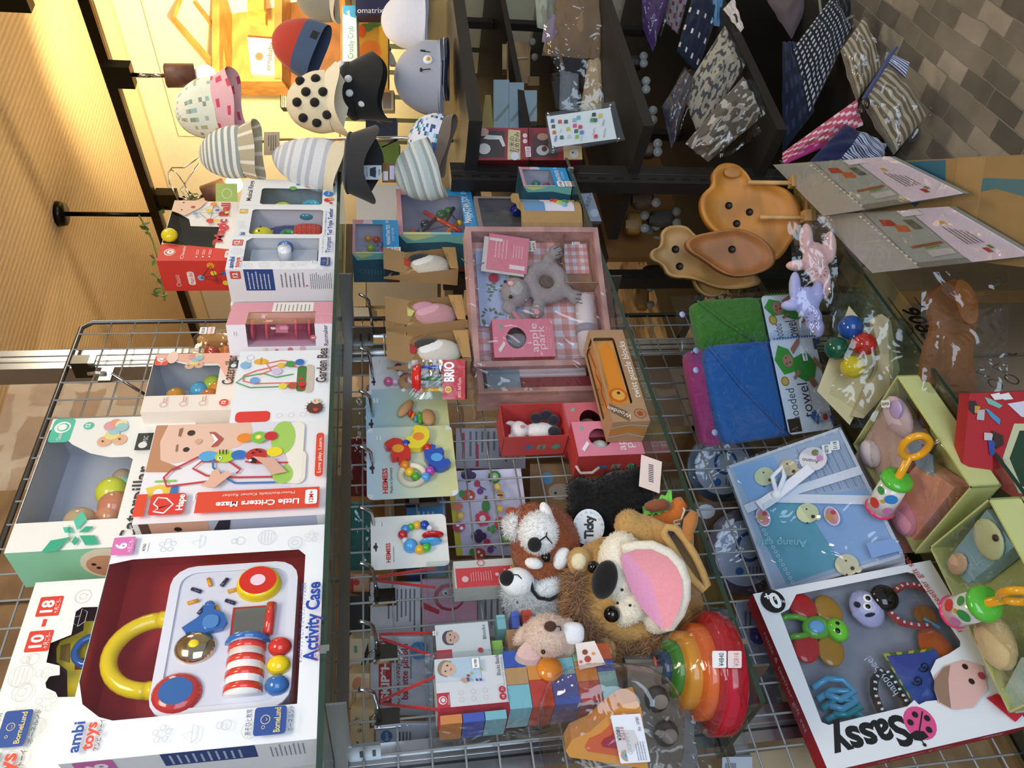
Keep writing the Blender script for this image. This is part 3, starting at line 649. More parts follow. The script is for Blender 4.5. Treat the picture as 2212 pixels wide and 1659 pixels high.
for u, v, a, b, c in ((.62, .79-.12, .05, .038, '58a8dc'), (.61, .575, .055, .045, 'b4d234'), (.62, .50, .042, .035, '3470bc'), (.61, .40, .06, .05, 'c8322c'), (.635, .30, .045, .036, 'f0da28'), (.80, .48, .042, .036, 'ec8a2a'), (.80, .40, .045, .045, '7cc24a'), (.81, .33, .038, .034, 'cc2c34')): P.ell(u, v, b, c, a, 0)
P.ell(.80, .40, .018, 'f4e04a'); P.ell(.80, .40, .008, 'f6f6f0'); P.ell(.585, .60, .012, 'ffffff'); P.ell(.585, .60, .006, '222222'); P.ell(.545, .415, .02, '222222'); P.ell(.545, .43, .009, 'ffffff')
for q in (-.01, .008, .026): P.line([(.62, .575+q), (.67, .58+q)], .006, '222222')
for u, v in ((.62, .42), (.65, .40), (.63, .38)): P.ell(u, v, .008, '4a1414')
P.poly([(.28, .60), (.40, .52), (.44, .54), (.41, .58), (.47, .60), (.44, .63), (.36, .64), (.30, .68)], 'e4b49c'); P.poly([(.40, .22), (.55, .30), (.58, .42), (.50, .36), (.38, .3)], 'dcae98')
P.rect(.035, .035, .235, .685, 'e04a30'); P.rect(.03, .94, .24, .995, 'e04a30'); P.rect(.035, .74, .235, .92, 'dc3c30', r=.02); P.line([(.05, .84), (.07, .895), (.10, .87), (.13, .80), (.10, .87), (.14, .9), (.20, .885), (.19, .84), (.13, .80), (.05, .84)], .008, 'ffffff'); P.txt('Hape', .145, .765, .035, 'ffffff', bold=.03)
P.txt('Little Critters Maze', .10, .36, .034, 'ffffff', rot=90, bold=.03, fit=.50*1.25); P.txt('Motorikschleife Kleiner Racker', .185, .36, .018, 'ffe8e0', rot=90, fit=.50*1.1)
P.rect(.065, .045, .205, .11, 'fafafa', r=.012); P.txt('12M+', .135, .078, .024, 'd04030', bold=.02, fit=.11)
P.rect(.33, .02, .80, .065, 'e04a30', r=.02); P.txt('Love play. Learn.', .56, .043, .02, 'ffffff', fit=.38)
Q = face(mb, 'left', w, d, h); Q.rect(.55, .05, 1, .62, 'b9c0d6'); Q.rect(.55, .62, 1, .97, 'd9aa92'); Q.rect(.55, .92, 1, .97, '5a4038'); Q.ell(.8, .78, .02, '2c1c18'); Q.poly([(.7, .52), (1, .5), (1, .56), (.72, .6)], '2e2c38')
mb.build('printed_panel', T); sticker(T, face(MB(), 'front', w, d, h), .23, .695, .035, '¥2728', '¥2455', rot=0)
# ---- garden bead box
A = V((.928, 1.020, Z1)); w, d, h = .182, .09, .165
T = thing('bead_maze_box', 'white box with a printed bee, hedgehog and bead maze', 'toy box', axes(A, (1, 0, 0), (0, 0, 1)))
carton(T, w, d, h, 'eef0f5')
mb = MB(); P = face(mb, 'front', w, d, h)
P.rect(.02, .6, .16, .95, 'e23a34', r=.05)
P.ell(.84, .76, .05, 'e9b23c', .08); P.line([(.80, .76), (.9, .76)], .015, 'c98a28'); P.ring(.83, .9, .035, .006, 'c4c8d8'); P.ring(.90, .88, .04, .006, 'c4c8d8')
P.rect(.38, .18, .78, .28, 'cfc0b0', r=.05); P.rect(.40, .26, .76, .36, '4d7a3a', r=.04); P.ell(.45, .30, .03, 'b83a2a'); P.ell(.58, .32, .022, 'd8382c')
P.line([(.52, .36), (.52, .80), (.56, .92), (.64, .92), (.70, .80), (.74, .66), (.78, .56), (.74, .36)], .018, 'e0705c'); P.line([(.47, .36), (.465, .84), (.54, .99), (.62, .92), (.66, .72), (.60, .58), (.64, .40)], .018, '5aa05c'); P.line([(.80, .36), (.84, .54), (.8, .7), (.70, .64), (.64, .76)], .018, 'e0705c')
for u, v, r, c in ((.78, .92, .055, '8ab8dc'), (.56, .80, .05, '7aa4da'), (.68, .58, .055, 'd8c4e4'), (.78, .44, .05, '4a9a4c'), (.47, .50, .045, 'ecd44c'), (.47, .40, .05, 'b85a34'), (.49, .30, .04, 'd2303a'), (.80, .34, .05, '3a6ec0'), (.76, .54, .04, 'e8c23a')): P.ell(u, v, r, c)
P.txt('Garden Bea', .50, .10, .11, '4a3c3c', 'l', bold=.02, fit=.50); P.txt('• Natural Wood • Original Design • Hand', .48, .035, .025, '8a8a90', 'l', fit=.5)
P.ell(.16, .15, .085, '5d3a2e'); P.ell(.24, .14, .04, 'e8cdb4'); P.ell(.13, .14, .025, 'd8383a')
for a in range(14): t = a/14*2*pi; P.line([(.16+.08*P.q*cos(t), .15+.08*sin(t)), (.16+.105*P.q*cos(t), .15+.105*sin(t))], .006, '5d3a2e')
for i in range(3): P.ring(.05+i*0, .50-i*.12, .03, .004, 'dcaab0')
mb.build('printed_panel', T)
# ---- second caterpillar box on top (peach)
A = V((1.015, 1.075, Z1+.166)); w, d, h = .150, .10, .168
T = thing('bead_caterpillar_box', 'cream and peach window box with coloured beads, on top of the white bead maze box', 'toy box', axes(A, (1, 0, 0), (0, 0, 1)))
wn = [(.04, .045), (.112, .045), (.117, .05), (.117, .075), (.122, .11), (.142, h-.004), (.138, h-.0012), (.04, h-.0012)]
caterpillar_box(T, w, d, h, 'f0e4d8', 'e4543a', 'peach', wn, [(.062, .062, .021, 'e8803a'), (.085, .085, .018, '58b0d4'), (.10, .062, .019, 'b8cc3c'), (.085, .052, .018, 'f0a030'), (.07, .125, .018, 'e8a030')])
mb = MB(); P = Pr(mb, (0, 0, 0), (w, 0, 0), (0, 0, h), 8); P.poly([(.82, .42), (.84, .6), (.95, .99), (.998, .99), (.998, .12), (.4, .12), (.82, .30)], 'eeb49c'); P.txt('Caterpillar', .42, (T.matrix_world.inverted() @ PY(496, 800, 1.075)).z/h, .12, '3a3a3c', 'l', bold=.015, fit=.53); P.ell(.9, .55, .05, 'd8503c'); P.ell(.93, .8, .1, 'f2cdb8', .06)
for i in range(3): P.ring(.10, .78-i*.2, .035, .006, 'c8a8a0'); P.lines(.14, .74-i*.2, .24, .80-i*.2, 2, 'e08070', seed=i)
P.ell(.10, .16, .05, 'dc4a3c'); P.txt('12', .10, .165, .04, 'ffffff', bold=.03); mb.build('printed_photo', T)
sticker(T, face(MB(), 'front', w, d, h), .10, .07, .03, '¥1100')
# ---- rainmaker box, turned so that two sides show
A = V((1.108, 1.040, Z1)); w, d, h = .0, 0, 0
M = axes(A, V((cos(R_(-24)), sin(R_(-24)), 0)), (0, 0, 1)); w, d, h = .074, .074, .195
pA = V((1.172, 1.0085, Z1)); M = axes(pA, V((cos(R_(14)), sin(R_(14)), 0)), (0, 0, 1)); w, d, h = .098, .066, .196
T = thing('rattle_tube_box', 'pink window box with a clear rattle tube, in the middle of the upper shelf', 'toy box', M)
mb = MB(); q = .035
def frame_face(mb, P, col, u0, v0, u1, v1):
    for r in ((0, 0, 1, v0), (0, v1, 1, 1), (0, v0, u0, v1), (u1, v0, 1, v1)):
        if r[2] > r[0] and r[3] > r[1]: mb.add([P.P(r[0], r[1]), P.P(r[2], r[1]), P.P(r[2], r[3]), P.P(r[0], r[3])], [(0, 1, 2, 3)], col)
frame_face(mb, Pr(mb, (0, 0, 0), (w, 0, 0), (0, 0, h), 0), 'e8a0b4', 0, .17, .56, .82)
frame_face(mb, Pr(mb, (0, d, 0), (0, -d, 0), (0, 0, h), 0), 'f0ecf4', .28, .17, 1, .82)
mb.add([(0, 0, 0), (w, 0, 0), (w, d, 0), (0, d, 0), (0, 0, h), (w, 0, h), (w, d, h), (0, d, h)], [(0, 3, 2, 1), (4, 5, 6, 7), (1, 2, 6, 5), (2, 3, 7, 6)], 'e8a0b4')
mb.box((.055, .003, .002), (.058, d-.002, h-.002), 'c98aa0'); mb.box((.002, .046, .002), (w-.002, .048, h-.002), 'd8b8c8')
mb.build('carton', T)
mb = MB(); P = face(mb, 'front', w, d, h); P.rect(.55, .2, .98, .60, 'f6f3f0'); P.lines(.58, .22, .95, .58, 9, '9a9298', seed=3); P.txt('ker', .33, .66, .05, 'f8dfe6', rot=180, bold=.02); P.ring(.2, .08, .03, .004, 'f6d0dc'); P.ring(.8, .09, .035, .004, 'f6d0dc'); P.txt('Rainmaker', .38, .09, .03, 'f6d0dc', rot=90)
Q = face(mb, 'left', w, d, h); Q.txt('Rainmaker', .62, .07, .042, '4a4448', bold=.015, fit=.68)
Q.ell(.55, .19, .03, 'e07a84'); Q.txt('2', .55, .19, .028, 'ffffff', bold=.02)
for u, v, r, c in ((.2, .3, .03, 'ecb4c4'), (.17, .42, .025, 'e07a84'), (.15, .55, .018, 'e07a84'), (.2, .66, .02, 'e9dcc8'), (.1, .75, .015, 'd8505c')): Q.ell(u, v, r, c)
mb.build('printed_panel', T); sticker(T, Q, .75, .93, .03, '¥1320')
mb = MB(); mb.tube([(.028, .024, .035), (.028, .024, .160)], .021, 'f8dfe6:bl', 20); mb.build('clear_tube', T)
for z in (.045, .07, .125, .152): part('pink_disc', T, lambda m: m.lathe([(0, .002), (.020, .002), (.020, -.002), (0, -.002)], 'e86a84:gl', 18, (.028, .024, z)))
part('paddle', T, lambda m: m.prism([(.012, .085), (.044, .09), (.046, .112), (.014, .108)], .023, .025, 'f2b4c0:pl', 'y'))
mb = MB(); mb.add([(0, -.0005, h*.17), (w*.56, -.0005, h*.17), (w*.56, -.0005, h*.82), (0, -.0005, h*.82), (-.0005, 0, h*.17), (-.0005, 0, h*.82), (-.0005, d*.72, h*.82), (-.0005, d*.72, h*.17)], [(0, 1, 2, 3), (4, 5, 6, 7)], 'f4f0f4:bl'); mb.build('window_film', T)
# ---- trumpet box
w, d, h = .117, .085, .218; A = V((1.350, 1.012, Z1))
T = thing('trumpet_box', 'white toy box marked 12 showing a blue and white trumpet', 'toy box', axes(A, (1, 0, 0), (0, 0, 1)))
win = [(.028, .034), (.111, .034), (.111, .175), (.100, .186), (.028, .186)]
carton(T, w, d, h, 'eef1f6', win, inner='d8dade')
mb = MB(); P = face(mb, 'front', w, d, h); age(P, .80, .93, .1, '12', 'd05448'); ambi_logo(P, .03, .955, .045, .33); doodles(P, [(.1, .8), (.1, .65), (.12, .5), (.1, .38), (.5, .92), (.15, .3)], s=.045)
logo_bornelund(P, .17, .085, .25, .09); P.txt('Trumpet', .42, .065, .045, '2c4ea0', 'l', bold=.02, fit=.50); P.txt('吹いても吸っても音が出るラッパ', .42, .115, .015, '5a6a9a', 'l', fit=.55); P.txt('トランペット', .42, .02, .014, 'b05058', 'l', fit=.3)
Q = face(mb, 'left', w, d, h); Q.rect(.35, .57, 1, .84, '2b4a8a'); Q.lines(.4, .6, .95, .82, 6, 'd4dcec', seed=8); Q.lines(.45, .28, .9, .52, 6, '70747c', seed=9); Q.lines(.4, .03, .92, .24, 11, '70747c', seed=10); Q.rect(.72, .87, .95, .965, 'd05448', r=.01); Q.txt('12', .835, .92, .045, 'ffffff', bold=.03); Q.ell(.5, .27, .01, 'd84a3a')
mb.build('printed_panel', T); sticker(T, P, .12, .2, .03, '¥1210')
part('trumpet_bell', T, lambda m: (m.sph((.07, .06, .11), (.055, .03, .075), 'ecd24a:gl', 20), m.box((.03, .03, .04), (.11, .034, .18), 'd2d6dc')), 'yellow trumpet body')
part('mouthpiece', T, lambda m: (m.tube([(.07, .03, .105), (.07, -.004, .105)], .014, 'eef2f8:gl', 16), m.tube([(.088, .01, .105), (.092, .01, .105)], .017, '3f74b8:gl', 16)), 'white and blue mouthpiece')
# ---- triple teether box
w, d, h = .118, .085, .214; A = V((1.4695, 1.012, Z1))
T = thing('bear_teether_box', 'white window box with a yellow bear and red teether', 'toy box', axes(A, (1, 0, 0), (0, 0, 1)))
win = rrect(.006, .029, .103, .184, .008)
carton(T, w, d, h, 'eef0f4', win, inner='e4e0e8')
mb = MB(); P = face(mb, 'front', w, d, h); age(P, .8, .945, .085, '3', 'e2b23c'); P.txt('Ted Triple Teether', .02, .06, .045, '2c4ea0', 'l', bold=.02, fit=.9); P.txt('口や手指でつかめる感触の違いを楽しむ', .02, .105, .014, '5a6a9a', 'l', fit=.8); P.txt('テディー・トリプル・ティーザー', .02, .02, .014, 'b05058', 'l', fit=.7); P.txt('bi', .05, .92, .05, '2450a0', bold=.03); doodles(P, [(.4, .95), (.25, .93)], s=.035)
mb.build('printed_panel', T)
part('bear_rattle', T, lambda m: (m.sph((.035, .022, .160), (.022, .016, .024), 'e8e020:gl', 20), m.sph((.018, .03, .182), (.010, .006, .010), 'e8e020:gl', 12), m.sph((.05, .03, .18), (.010, .006, .010), 'e8e020:gl', 12), m.sph((.028, .006, .165), .0022, '2a2010:gl', 8), m.sph((.044, .006, .163), .0022, '2a2010:gl', 8)), 'yellow bear rattle')
part('green_ring', T, lambda m: m.tube([(.03+.015*cos(i*pi/8), .02, .105+.013*sin(i*pi/8)) for i in range(16)], .006, '2e9a52:gl', 10, True), 'green ring')
def tee(m):
    m.sph((.04, .022, .062), (.030, .012, .032), 'c8322c:gl', 20, .5)
    for i in range(4):
        for j in range(4): m.sph((.024+i*.0105, .010, .046+j*.0105), .0025, 'd84038:gl', 6)
part('red_teether', T, tee, 'red dimpled teether'); part('blue_base', T, lambda m: m.sph((.06, .04, .105), (.03, .02, .06), '2c3a80:gl', 16))
# ---- musical rings box
w, d, h = .110, .085, .215; A = V((1.5895, 1.012, Z1))
T = thing('ring_rattle_box', 'white window box with coloured rings, rightmost on the upper shelf', 'toy box', axes(A, (1, 0, 0), (0, 0, 1)))
win = rrect(.004, .033, .072, .171, .008)
carton(T, w, d, h, 'efefeb', win, inner='8fa6ae')
mb = MB(); P = face(mb, 'front', w, d, h); P.txt('Musical Rings', .16, .915, .05, '2c2c2c', 'l', bold=.02, fit=.78)
for u, v, r, c in ((.82, .42, .022, '4a90d0'), (.80, .30, .06, 'ee9a4a'), (.66, .47, .04, '64a84c'), (.82, .20, .018, 'd0383a'), (.66, .18, .03, '64a84c'), (.82, .07, .045, '161616'), (.45, .09, .055, '2f78c4'), (.2, .1, .035, 'd0343a'), (.24, .06, .03, 'ee9a4a'), (.08, .06, .018, 'd0383a')): P.ell(u, v, r, c)
P.txt('Easy to grasp', .80, .30, .02, 'ffffff', fit=.12); P.txt('3m+', .82, .07, .03, 'ffffff', fit=.1); P.txt('Sensory toy', .45, .09, .02, 'ffffff', fit=.15)
mb.build('printed_panel', T)
for x, z, r, c in ((.020, .138, .020, '7cc23c'), (.030, .125, .020, 'c8e03c'), (.018, .070, .024, '2e93a8'), (.040, .060, .022, '38b4cc'), (.018, .107, .012, 'd8402c')): part('ring_rattle', T, lambda m: m.tube([(x+r*.7*cos(i*pi/8), .028, z+r*.7*sin(i*pi/8)) for i in range(16)], r*.42, c+':gl', 10, True))
part('drawn_backing', T, lambda m: doodles(Pr(m, (.004, .080, .033), (.068, 0, 0), (0, 0, .138), 4), [(.2, .9), (.5, .85), (.8, .9), (.7, .6), (.85, .35), (.6, .2), (.3, .6)], '5f7a84', .08))
# ---- magic ball box on top, behind
w, d, h = .150, .085, .205; A = V((1.42, 1.10, 1.80)); 
b0 = PY(515, 563, 1.10); b1 = PY(515, 436, 1.10); A = V((b0.x, 1.10, 1.812)); w = b1.x-b0.x; h = PY(338, 563, 1.10).z-A.z; h2 = PY(355, 436, 1.1).z-A.z
T = thing('bead_ball_box', 'red and white window box with a yellow egg bead poking out of its top', 'toy box', axes(A, (1, 0, 0), (0, 0, 1)))
win = [(w*.24, .055), (w*.52, .055), (w*.52, .10), (w*.62, .14), (w*.82, h-.03), (w*.86, h-.0012), (w*.20, h-.0012), (w*.12, .14), (w*.14, .075)]
win = [(w*.18, .055), (w*.55, .055), (w*.56, .12), (w*.68, h-.045), (w*.84, h-.0012), (w*.28, h-.0012), (w*.24, .12)]
carton(T, w, d, h, 'f0ece6', win, inner='6e6a5e', sidecol='d83a30')
mb = MB(); P = face(mb, 'front', w, d, h); P.poly([(0, .05), (.17, .05), (.22, .5), (.27, .97), (.25, 1), (0, 1)], 'd83a30')
P.ell(.13, .87, .075, 'f2f0ec', .07); P.ell(.13, .865, .06, 'd83a30'); P.ell(.13, .86, .045, 'f2f0ec'); P.ell(.13, .86, .014, 'd83a30'); P.txt('Classic', .12, .70, .04, 'f8ecec', 'c', fit=.2)
for v in (.52, .44, .36): P.ell(.05, v, .012, 'ffffff'); P.lines(.08, v-.02, .17, v+.02, 2, 'ffffff', seed=3)
P.rect(.03, .08, .14, .17, 'f8ecec', r=.02); P.txt('18', .085, .125, .05, 'd83a30', bold=.02)
P.txt('Magic Ball', .28, (T.matrix_world.inverted() @ PY(478, 490, 1.1)).z/h, .12, 'cc3440', 'l', bold=.03, fit=.68); P.txt('made with love', .55, .025, .04, '6a6668', 'l', fit=.42)
P.poly([(.80, .99), (.99, .99), (.99, .55), (.86, .62), (.72, .80)], 'ecc8ac'); P.ell(.95, .86, .014, '2a1c18'); P.ell(.82, .86, .012, '2a1c18'); P.ell(.87, .72, .03, 'b8544c')
for a, b in (((.92, .45), (.62, .45)), ((.92, .45), (.78, .62)), ((.62, .45), (.76, .62)), ((.76, .62), (.76, .28)), ((.92, .45), (.78, .28)), ((.62, .45), (.78, .28))): P.line([a, b], .006, '5a4438')
for u, v, r, c in ((.92, .45, .045, 'ec9a30'), (.62, .45, .05, 'd8403c'), (.74, .66, .035, '78b0dc'), (.80, .5, .04, 'ecd23c'), (.80, .38, .03, '3c74c0'), (.62, .36, .035, 'ecc83c'), (.76, .25, .03, 'dcdc50')): P.ell(u, v, r, c)
Q = face(mb, 'left', w, d, h); Q.rect(0, 0, 1, 1, 'd83a30'); Q.txt('Classic', .35, .80, .06, 'f4c8c0', rot=0, fit=.4); Q.rect(.2, .58, .65, .67, 'f6e4dc', r=.035); Q.txt('Magic Ball', .425, .625, .045, 'd83a30', fit=.38)
for u, v, r, c in ((.85, .35, .05, 'ec9a30'), (.35, .3, .055, 'b8342c'), (.45, .5, .045, '8ab8d8'), (.6, .33, .04, 'ecd23c'), (.6, .2, .03, '3c74c0'), (.28, .2, .04, 'ecd23c')): Q.ell(u, v, r, c)
for a, b in (((.85, .35), (.35, .3)), ((.85, .35), (.45, .5)), ((.45, .5), (.35, .3)), ((.6, .2), (.45, .5))): Q.line([a, b], .007, '5a3428')
mb.build('printed_panel', T)
_e = T.matrix_world.inverted() @ PY(366, 508, 1.09)
part('egg_bead', T, lambda m: m.sph(_e, (.019, .015, .018), 'ecd820:gl', 20), 'yellow egg shaped bead')
part('inner_ball', T, lambda m: (m.sph((w*.5, .04, .065), .012, 'e08a30:gl', 12), m.cyl((w*.3, .05, .06), (w*.5, .03, .15), .002, '3c342c', 6), m.cyl((w*.5, .05, .06), (w*.25, .03, .13), .002, '3c342c', 6)))
# hang-tab boxes the red box stands on
for i, (x, lab) in enumerate(((1.345, 'white carton with a hang hole behind the trumpet box, further left'), (1.445, 'white carton with a hang hole behind the bear teether box, further right'))):
    T = thing('hang_tab_box', lab, 'box', V((x, 1.102, Z1)))
    part('carton', T, lambda m: m.box((0, 0, 0), (.095, .08, .2205), 'e9eaee'))
    part('hang_hole', T, lambda m: m.prism([(.035+.01*cos(a/8*pi)*1.6+.012, .208+.005*sin(a/8*pi)) for a in range(16)], -.0008, 0, '6a6a70', 'y'))
# ---- abacus
T = thing('wooden_abacus', 'wooden bead frame with red, orange and yellow discs in clear film', 'abacus', axes(PY(512, 757, 1.10).xyz*1, (1, 0, 0), (0, 0, 1)))
b = PY(500, 770, 1.10); T.location = (b.x+.012, 1.145, Z1+.166)
def ab(m):
    m.prism([(0, 0), (.012, 0), (.045, .128), (.035, .132)], 0, .02, 'c8995c:wo', 'y'); m.prism([(.088, 0), (.100, 0), (.112, .098), (.104, .118), (.092, .122), (.084, .112)], 0, .02, 'c8995c:wo', 'y')
part('side_frame', T, ab)
for z, zz, c in ((.088, .108, 'c4442e'), (.056, .070, 'e07e2a'), (.024, .03, 'dcb82c')):
    part('rod', T, lambda m: m.cyl((.02, .01, z), (.10, .01, zz), .0055, 'b98548:wo', 8))
    part('disc_row', T, lambda m: [m.tube([(.022+i*.0062, .01, z+.0002*i), (.0272+i*.0062, .01, z+.0002*i)], .0155, c+':gl', 16) for i in range(7)])
part('film_wrap', T, lambda m: m.sph((.056, .01, .064), (.064, .022, .070), 'f6f2ea:fi', 20, .5)); sticker(T, Pr(MB(), (0, -.013, 0), (.11, 0, 0), (0, 0, .13)), .93, .83, .11, '¥2530', 'sale')
T = thing('storage_box', 'white carton under the wooden bead frame', 'box', V((1.175, 1.115, Z1)))
part('carton', T, lambda m: m.box((0, 0, 0), (.14, .08, .1655), 'f0ece4'))
# ---- plain yellow box with green label beyond
b = PY(640, 415, 1.16); T = thing('yellow_box', 'pale yellow carton with a green label behind the rightmost window box', 'box', V((1.665, 1.19, Z1)))
part('carton', T, lambda m: m.box((0, 0, 0), (.15, .07, .262), 'ecd08a'))
part('green_label', T, lambda m: (Pr(m, (0, 0, 0), (.15, 0, 0), (0, 0, .262)).rect(.0, .48, .30, .80, 'a3cf72').ring(.15, .68, .05, .006, 'd4ecb0')))
# ================================================================ HOOKS AND HANGING TOYS
HZ = 1.516
H0 = thing('peg_hook', 'chrome peg hook holding the pink turtle card, second from the right', 'hook', V((1.198, YM-.006, HZ)), 'chrome hooks in a row on the grid')
part('back_plate', H0, lambda m: (m.box((-.012, -.002, -.030), (.014, .0, .006), '56524c:me'), m.box((-.016, -.004, -.031), (-.012, .004, .008), 'd8dadb:ch'), m.tube([(-.008, .004, .006), (-.008, .012, .014), (.008, .012, .014), (.008, .004, .006)], .002, '8c8e90:me', 6)))
part('arm', H0, lambda m: m.tube([(0, -.002, 0), (0, -.05, .003), (0, -.092, .007), (0, -.100, .012), (-.002, -.112, .026)], [.0032]*4+[.0034], 'b9bbbd:ch', 8))
for x, l in ((1.372, 'chrome peg hook under the shelf, rightmost of the row'), (1.075, 'chrome peg hook carrying the card with two wooden discs'), (.935, 'chrome peg hook carrying the elephant rattle card'), (.800, 'chrome peg hook carrying the small round bead card'), (.692, 'chrome peg hook carrying the slim red box by its cord'), (.591, 'chrome peg hook carrying the clear block pack'), (.487, 'leftmost chrome peg hook, carrying the large block pack')):
    dup(H0, Matrix.Translation((x, YM-.006, HZ)), l)
T = thing('grid_connector', 'chrome connector clipped to the grid between the two bead cards', 'grid clip', V((.885, YM-.008, 1.432)))
part('plate', T, lambda m: (m.box((-.008, 0, -.03), (.008, .004, .03), '54524e:me'), m.box((-.008, -.003, .004), (.006, .0, .022), 'eef0f2:ch'), m.box((-.010, -.004, -.034), (-.006, .004, .03), 'c4c6c8:ch')))
def card(name, label, M, w, h, cols, r=.012, slot=True):
    T = thing(name, label, 'toy card', M)
    def f(m):
        m.prism(rrect(0, 0, w, h, r), 0, .0008, cols[0], 'y')
    part('card', T, f)
    mb = MB(); P = Pr(mb, (0, 0, 0), (w, 0, 0), (0, 0, h))
    n = 14
    if len(cols) > 1:      # printed shading bands of the card: colour print from top to bottom
        A, B = cols[1], cols[2]
        for i in range(n):
            t = i/(n-1); c = ''.join('%02x' % int(int(A[j:j+2], 16)*t+int(B[j:j+2], 16)*(1-t)) for j in (0, 2, 4))
            u = .07 if i in (0, n-1) else .0; P.rect(u, i/n, 1-u, (i+1)/n, c); P.n -= 1
        P.n += 1
    if slot: P.ell(.42, .93, .02, '3a3836'); P.rect(.34, .925, .50, .945, '3a3836'); P.ell(.42, .94, .03, '3a3836')
    return T, P, mb
# elephants card
w, h = .172, .165; M = axes((.853, 1.150, 1.366), (1, 0, 0), (0, 0, 1))
T, P, mb = card('elephant_rattle_card', 'pale blue hanging card with red, yellow and blue wooden elephants in a ring', M, w, h, ('dfe6ea', 'c4d8e4', 'd6d69a'))
P.txt('HEIMESS', .07, .80, .055, 'd8342c', 'l', bold=.03, fit=.34); P.txt('Made in Germany', .07, .735, .032, '3a4448', 'l', fit=.34); mb.build('printed_panel', T); sticker(T, P, .83, .86, .045, '¥1430')
def cu(px, py, M0, z=0): return None
MI = M.inverted()
def onc(px, py, dy=-.006): v = MI @ PY(px, py, 1.150+dy); return v
def eleph(c, rot, col, ear):
    pts = [(-.026, -.012), (-.022, -.019), (-.012, -.019), (-.010, -.013), (.006, -.013), (.008, -.019), (.018, -.019), (.020, -.006), (.028, -.010), (.034, -.004), (.030, .004), (.024, .016), (.010, .020), (-.008, .019), (-.022, .012), (-.028, .002)]
    a = R_(rot); q = [(c.x+x*cos(a)-y*sin(a), c.z+x*sin(a)+y*cos(a)) for x, y in pts]
    part('wooden_elephant', T, lambda m: (m.prism(q, -.016, -.003, col+':gl', 'y'), m.prism([(c.x+.009*cos(t/10*pi)*1.1, c.z+.011*sin(t/10*pi)) for t in range(20)], -.0165, -.015, ear, 'y')), None)
eleph(onc(860, 976), 200, 'd8302a', 'f0a030'); eleph(onc(904, 950), 150, 'f2dc38', 'f09038'); eleph(onc(943, 995), 20, '2c54b4', '58a8e4')
for px, py, c, r in ((877, 960, '2c4cac', .0095), (924, 969, 'c82c30', .0095), (875, 1005, 'f08a28', .0095), (885, 1020, 'f4cc2c', .009), (898, 1029, '58a838', .0085), (920, 1030, '58a0e0', .009), (929, 1017, 'b04ab0', .0095)):
    part('bead', T, lambda m: m.sph(onc(px, py, -.010), r, c+':gl', 14))
p = onc(891, 1026, -.006); part('wooden_ring', T, lambda m: m.tube([(p.x+.022*cos(i*pi/10), p.y, p.z+.022*sin(i*pi/10)) for i in range(20)], .006, 'e6dcc4:wo', 10, True), 'pale wooden ring')
# small bead ring card
w, h = .106, .131; M = axes((.709, 1.150, 1.394), (1, 0, 0), (0, 0, 1)); MI = M.inverted()
T, P, mb = card('bead_ring_card', 'white hanging card with a small ring of coloured beads and two discs', M, w, h, ('eceae4',), .010)
P.txt('HEIMESS', .12, .78, .055, 'd8342c', 'l', bold=.03, fit=.36); P.lines(.12, .69, .42, .73, 1, '9aa0a0'); mb.build('printed_panel', T); sticker(T, P, .84, .85, .055, '¥1210')
for px, py, c, r in ((876, 1143, '4c94dc', .008), (888, 1138, '58b838', .0065), (901, 1134, 'f0b838', .0075), (917, 1134, '2048a8', .0085), (929, 1141, 'd8dce4', .006), (870, 1155, 'c82c34', .0085), (875, 1168, 'dfe3e8', .006), (887, 1179, '58a8e8', .0125), (906, 1187, 'f0b838', .0085), (921, 1183, '50b838', .008)):
    part('bead', T, lambda m: m.sph(onc(px, py, -.008), r, c+':gl', 14))
for px, py, c in ((935, 1156, 'c8282c'), (931, 1170, '48a4dc')):
    q = onc(px, py, -.008); part('flat_disc', T, lambda m: m.sph(q, (.006, .014, .020) if 0 else (.005, .012, .019), c+':gl', 16))
# wooden discs card
w, h = .165, .165; M = axes((.985, 1.172, 1.367), (1, 0, 0), (0, 0, 1)); MI = M.inverted()
T, P, mb = card('disc_rattle_card', 'blue to yellow hanging card with natural wooden discs, right of the elephant card', M, w, h, ('dfe6ea', 'a8c8da', 'c9cd92'))
mb.build('printed_panel', T); sticker(T, P, .80, .88, .05, '¥1100')
def onc2(px, py, dy=-.008): return MI @ PY(px, py, 1.172+dy)
for px, py, r, c, ro in ((876, 882, (.011, .009, .026), 'c79a68:wo', 35), (925, 902, (.015, .010, .022), 'b98a5c:wo', -5), (907, 903, (.006, .009, .017), '58a838:gl', 0), (887, 893, (.004, .008, .009), 'd8382c:gl', 30), (893, 899, (.004, .008, .009), 'ee8a30:gl', 25), (898, 905, (.004, .006, .008), '50a8cc:gl', 0)):
    part('wooden_disc', T, lambda m: m.sph(onc2(px, py), r, c, 16, rot=rot3('Y', ro+90)))
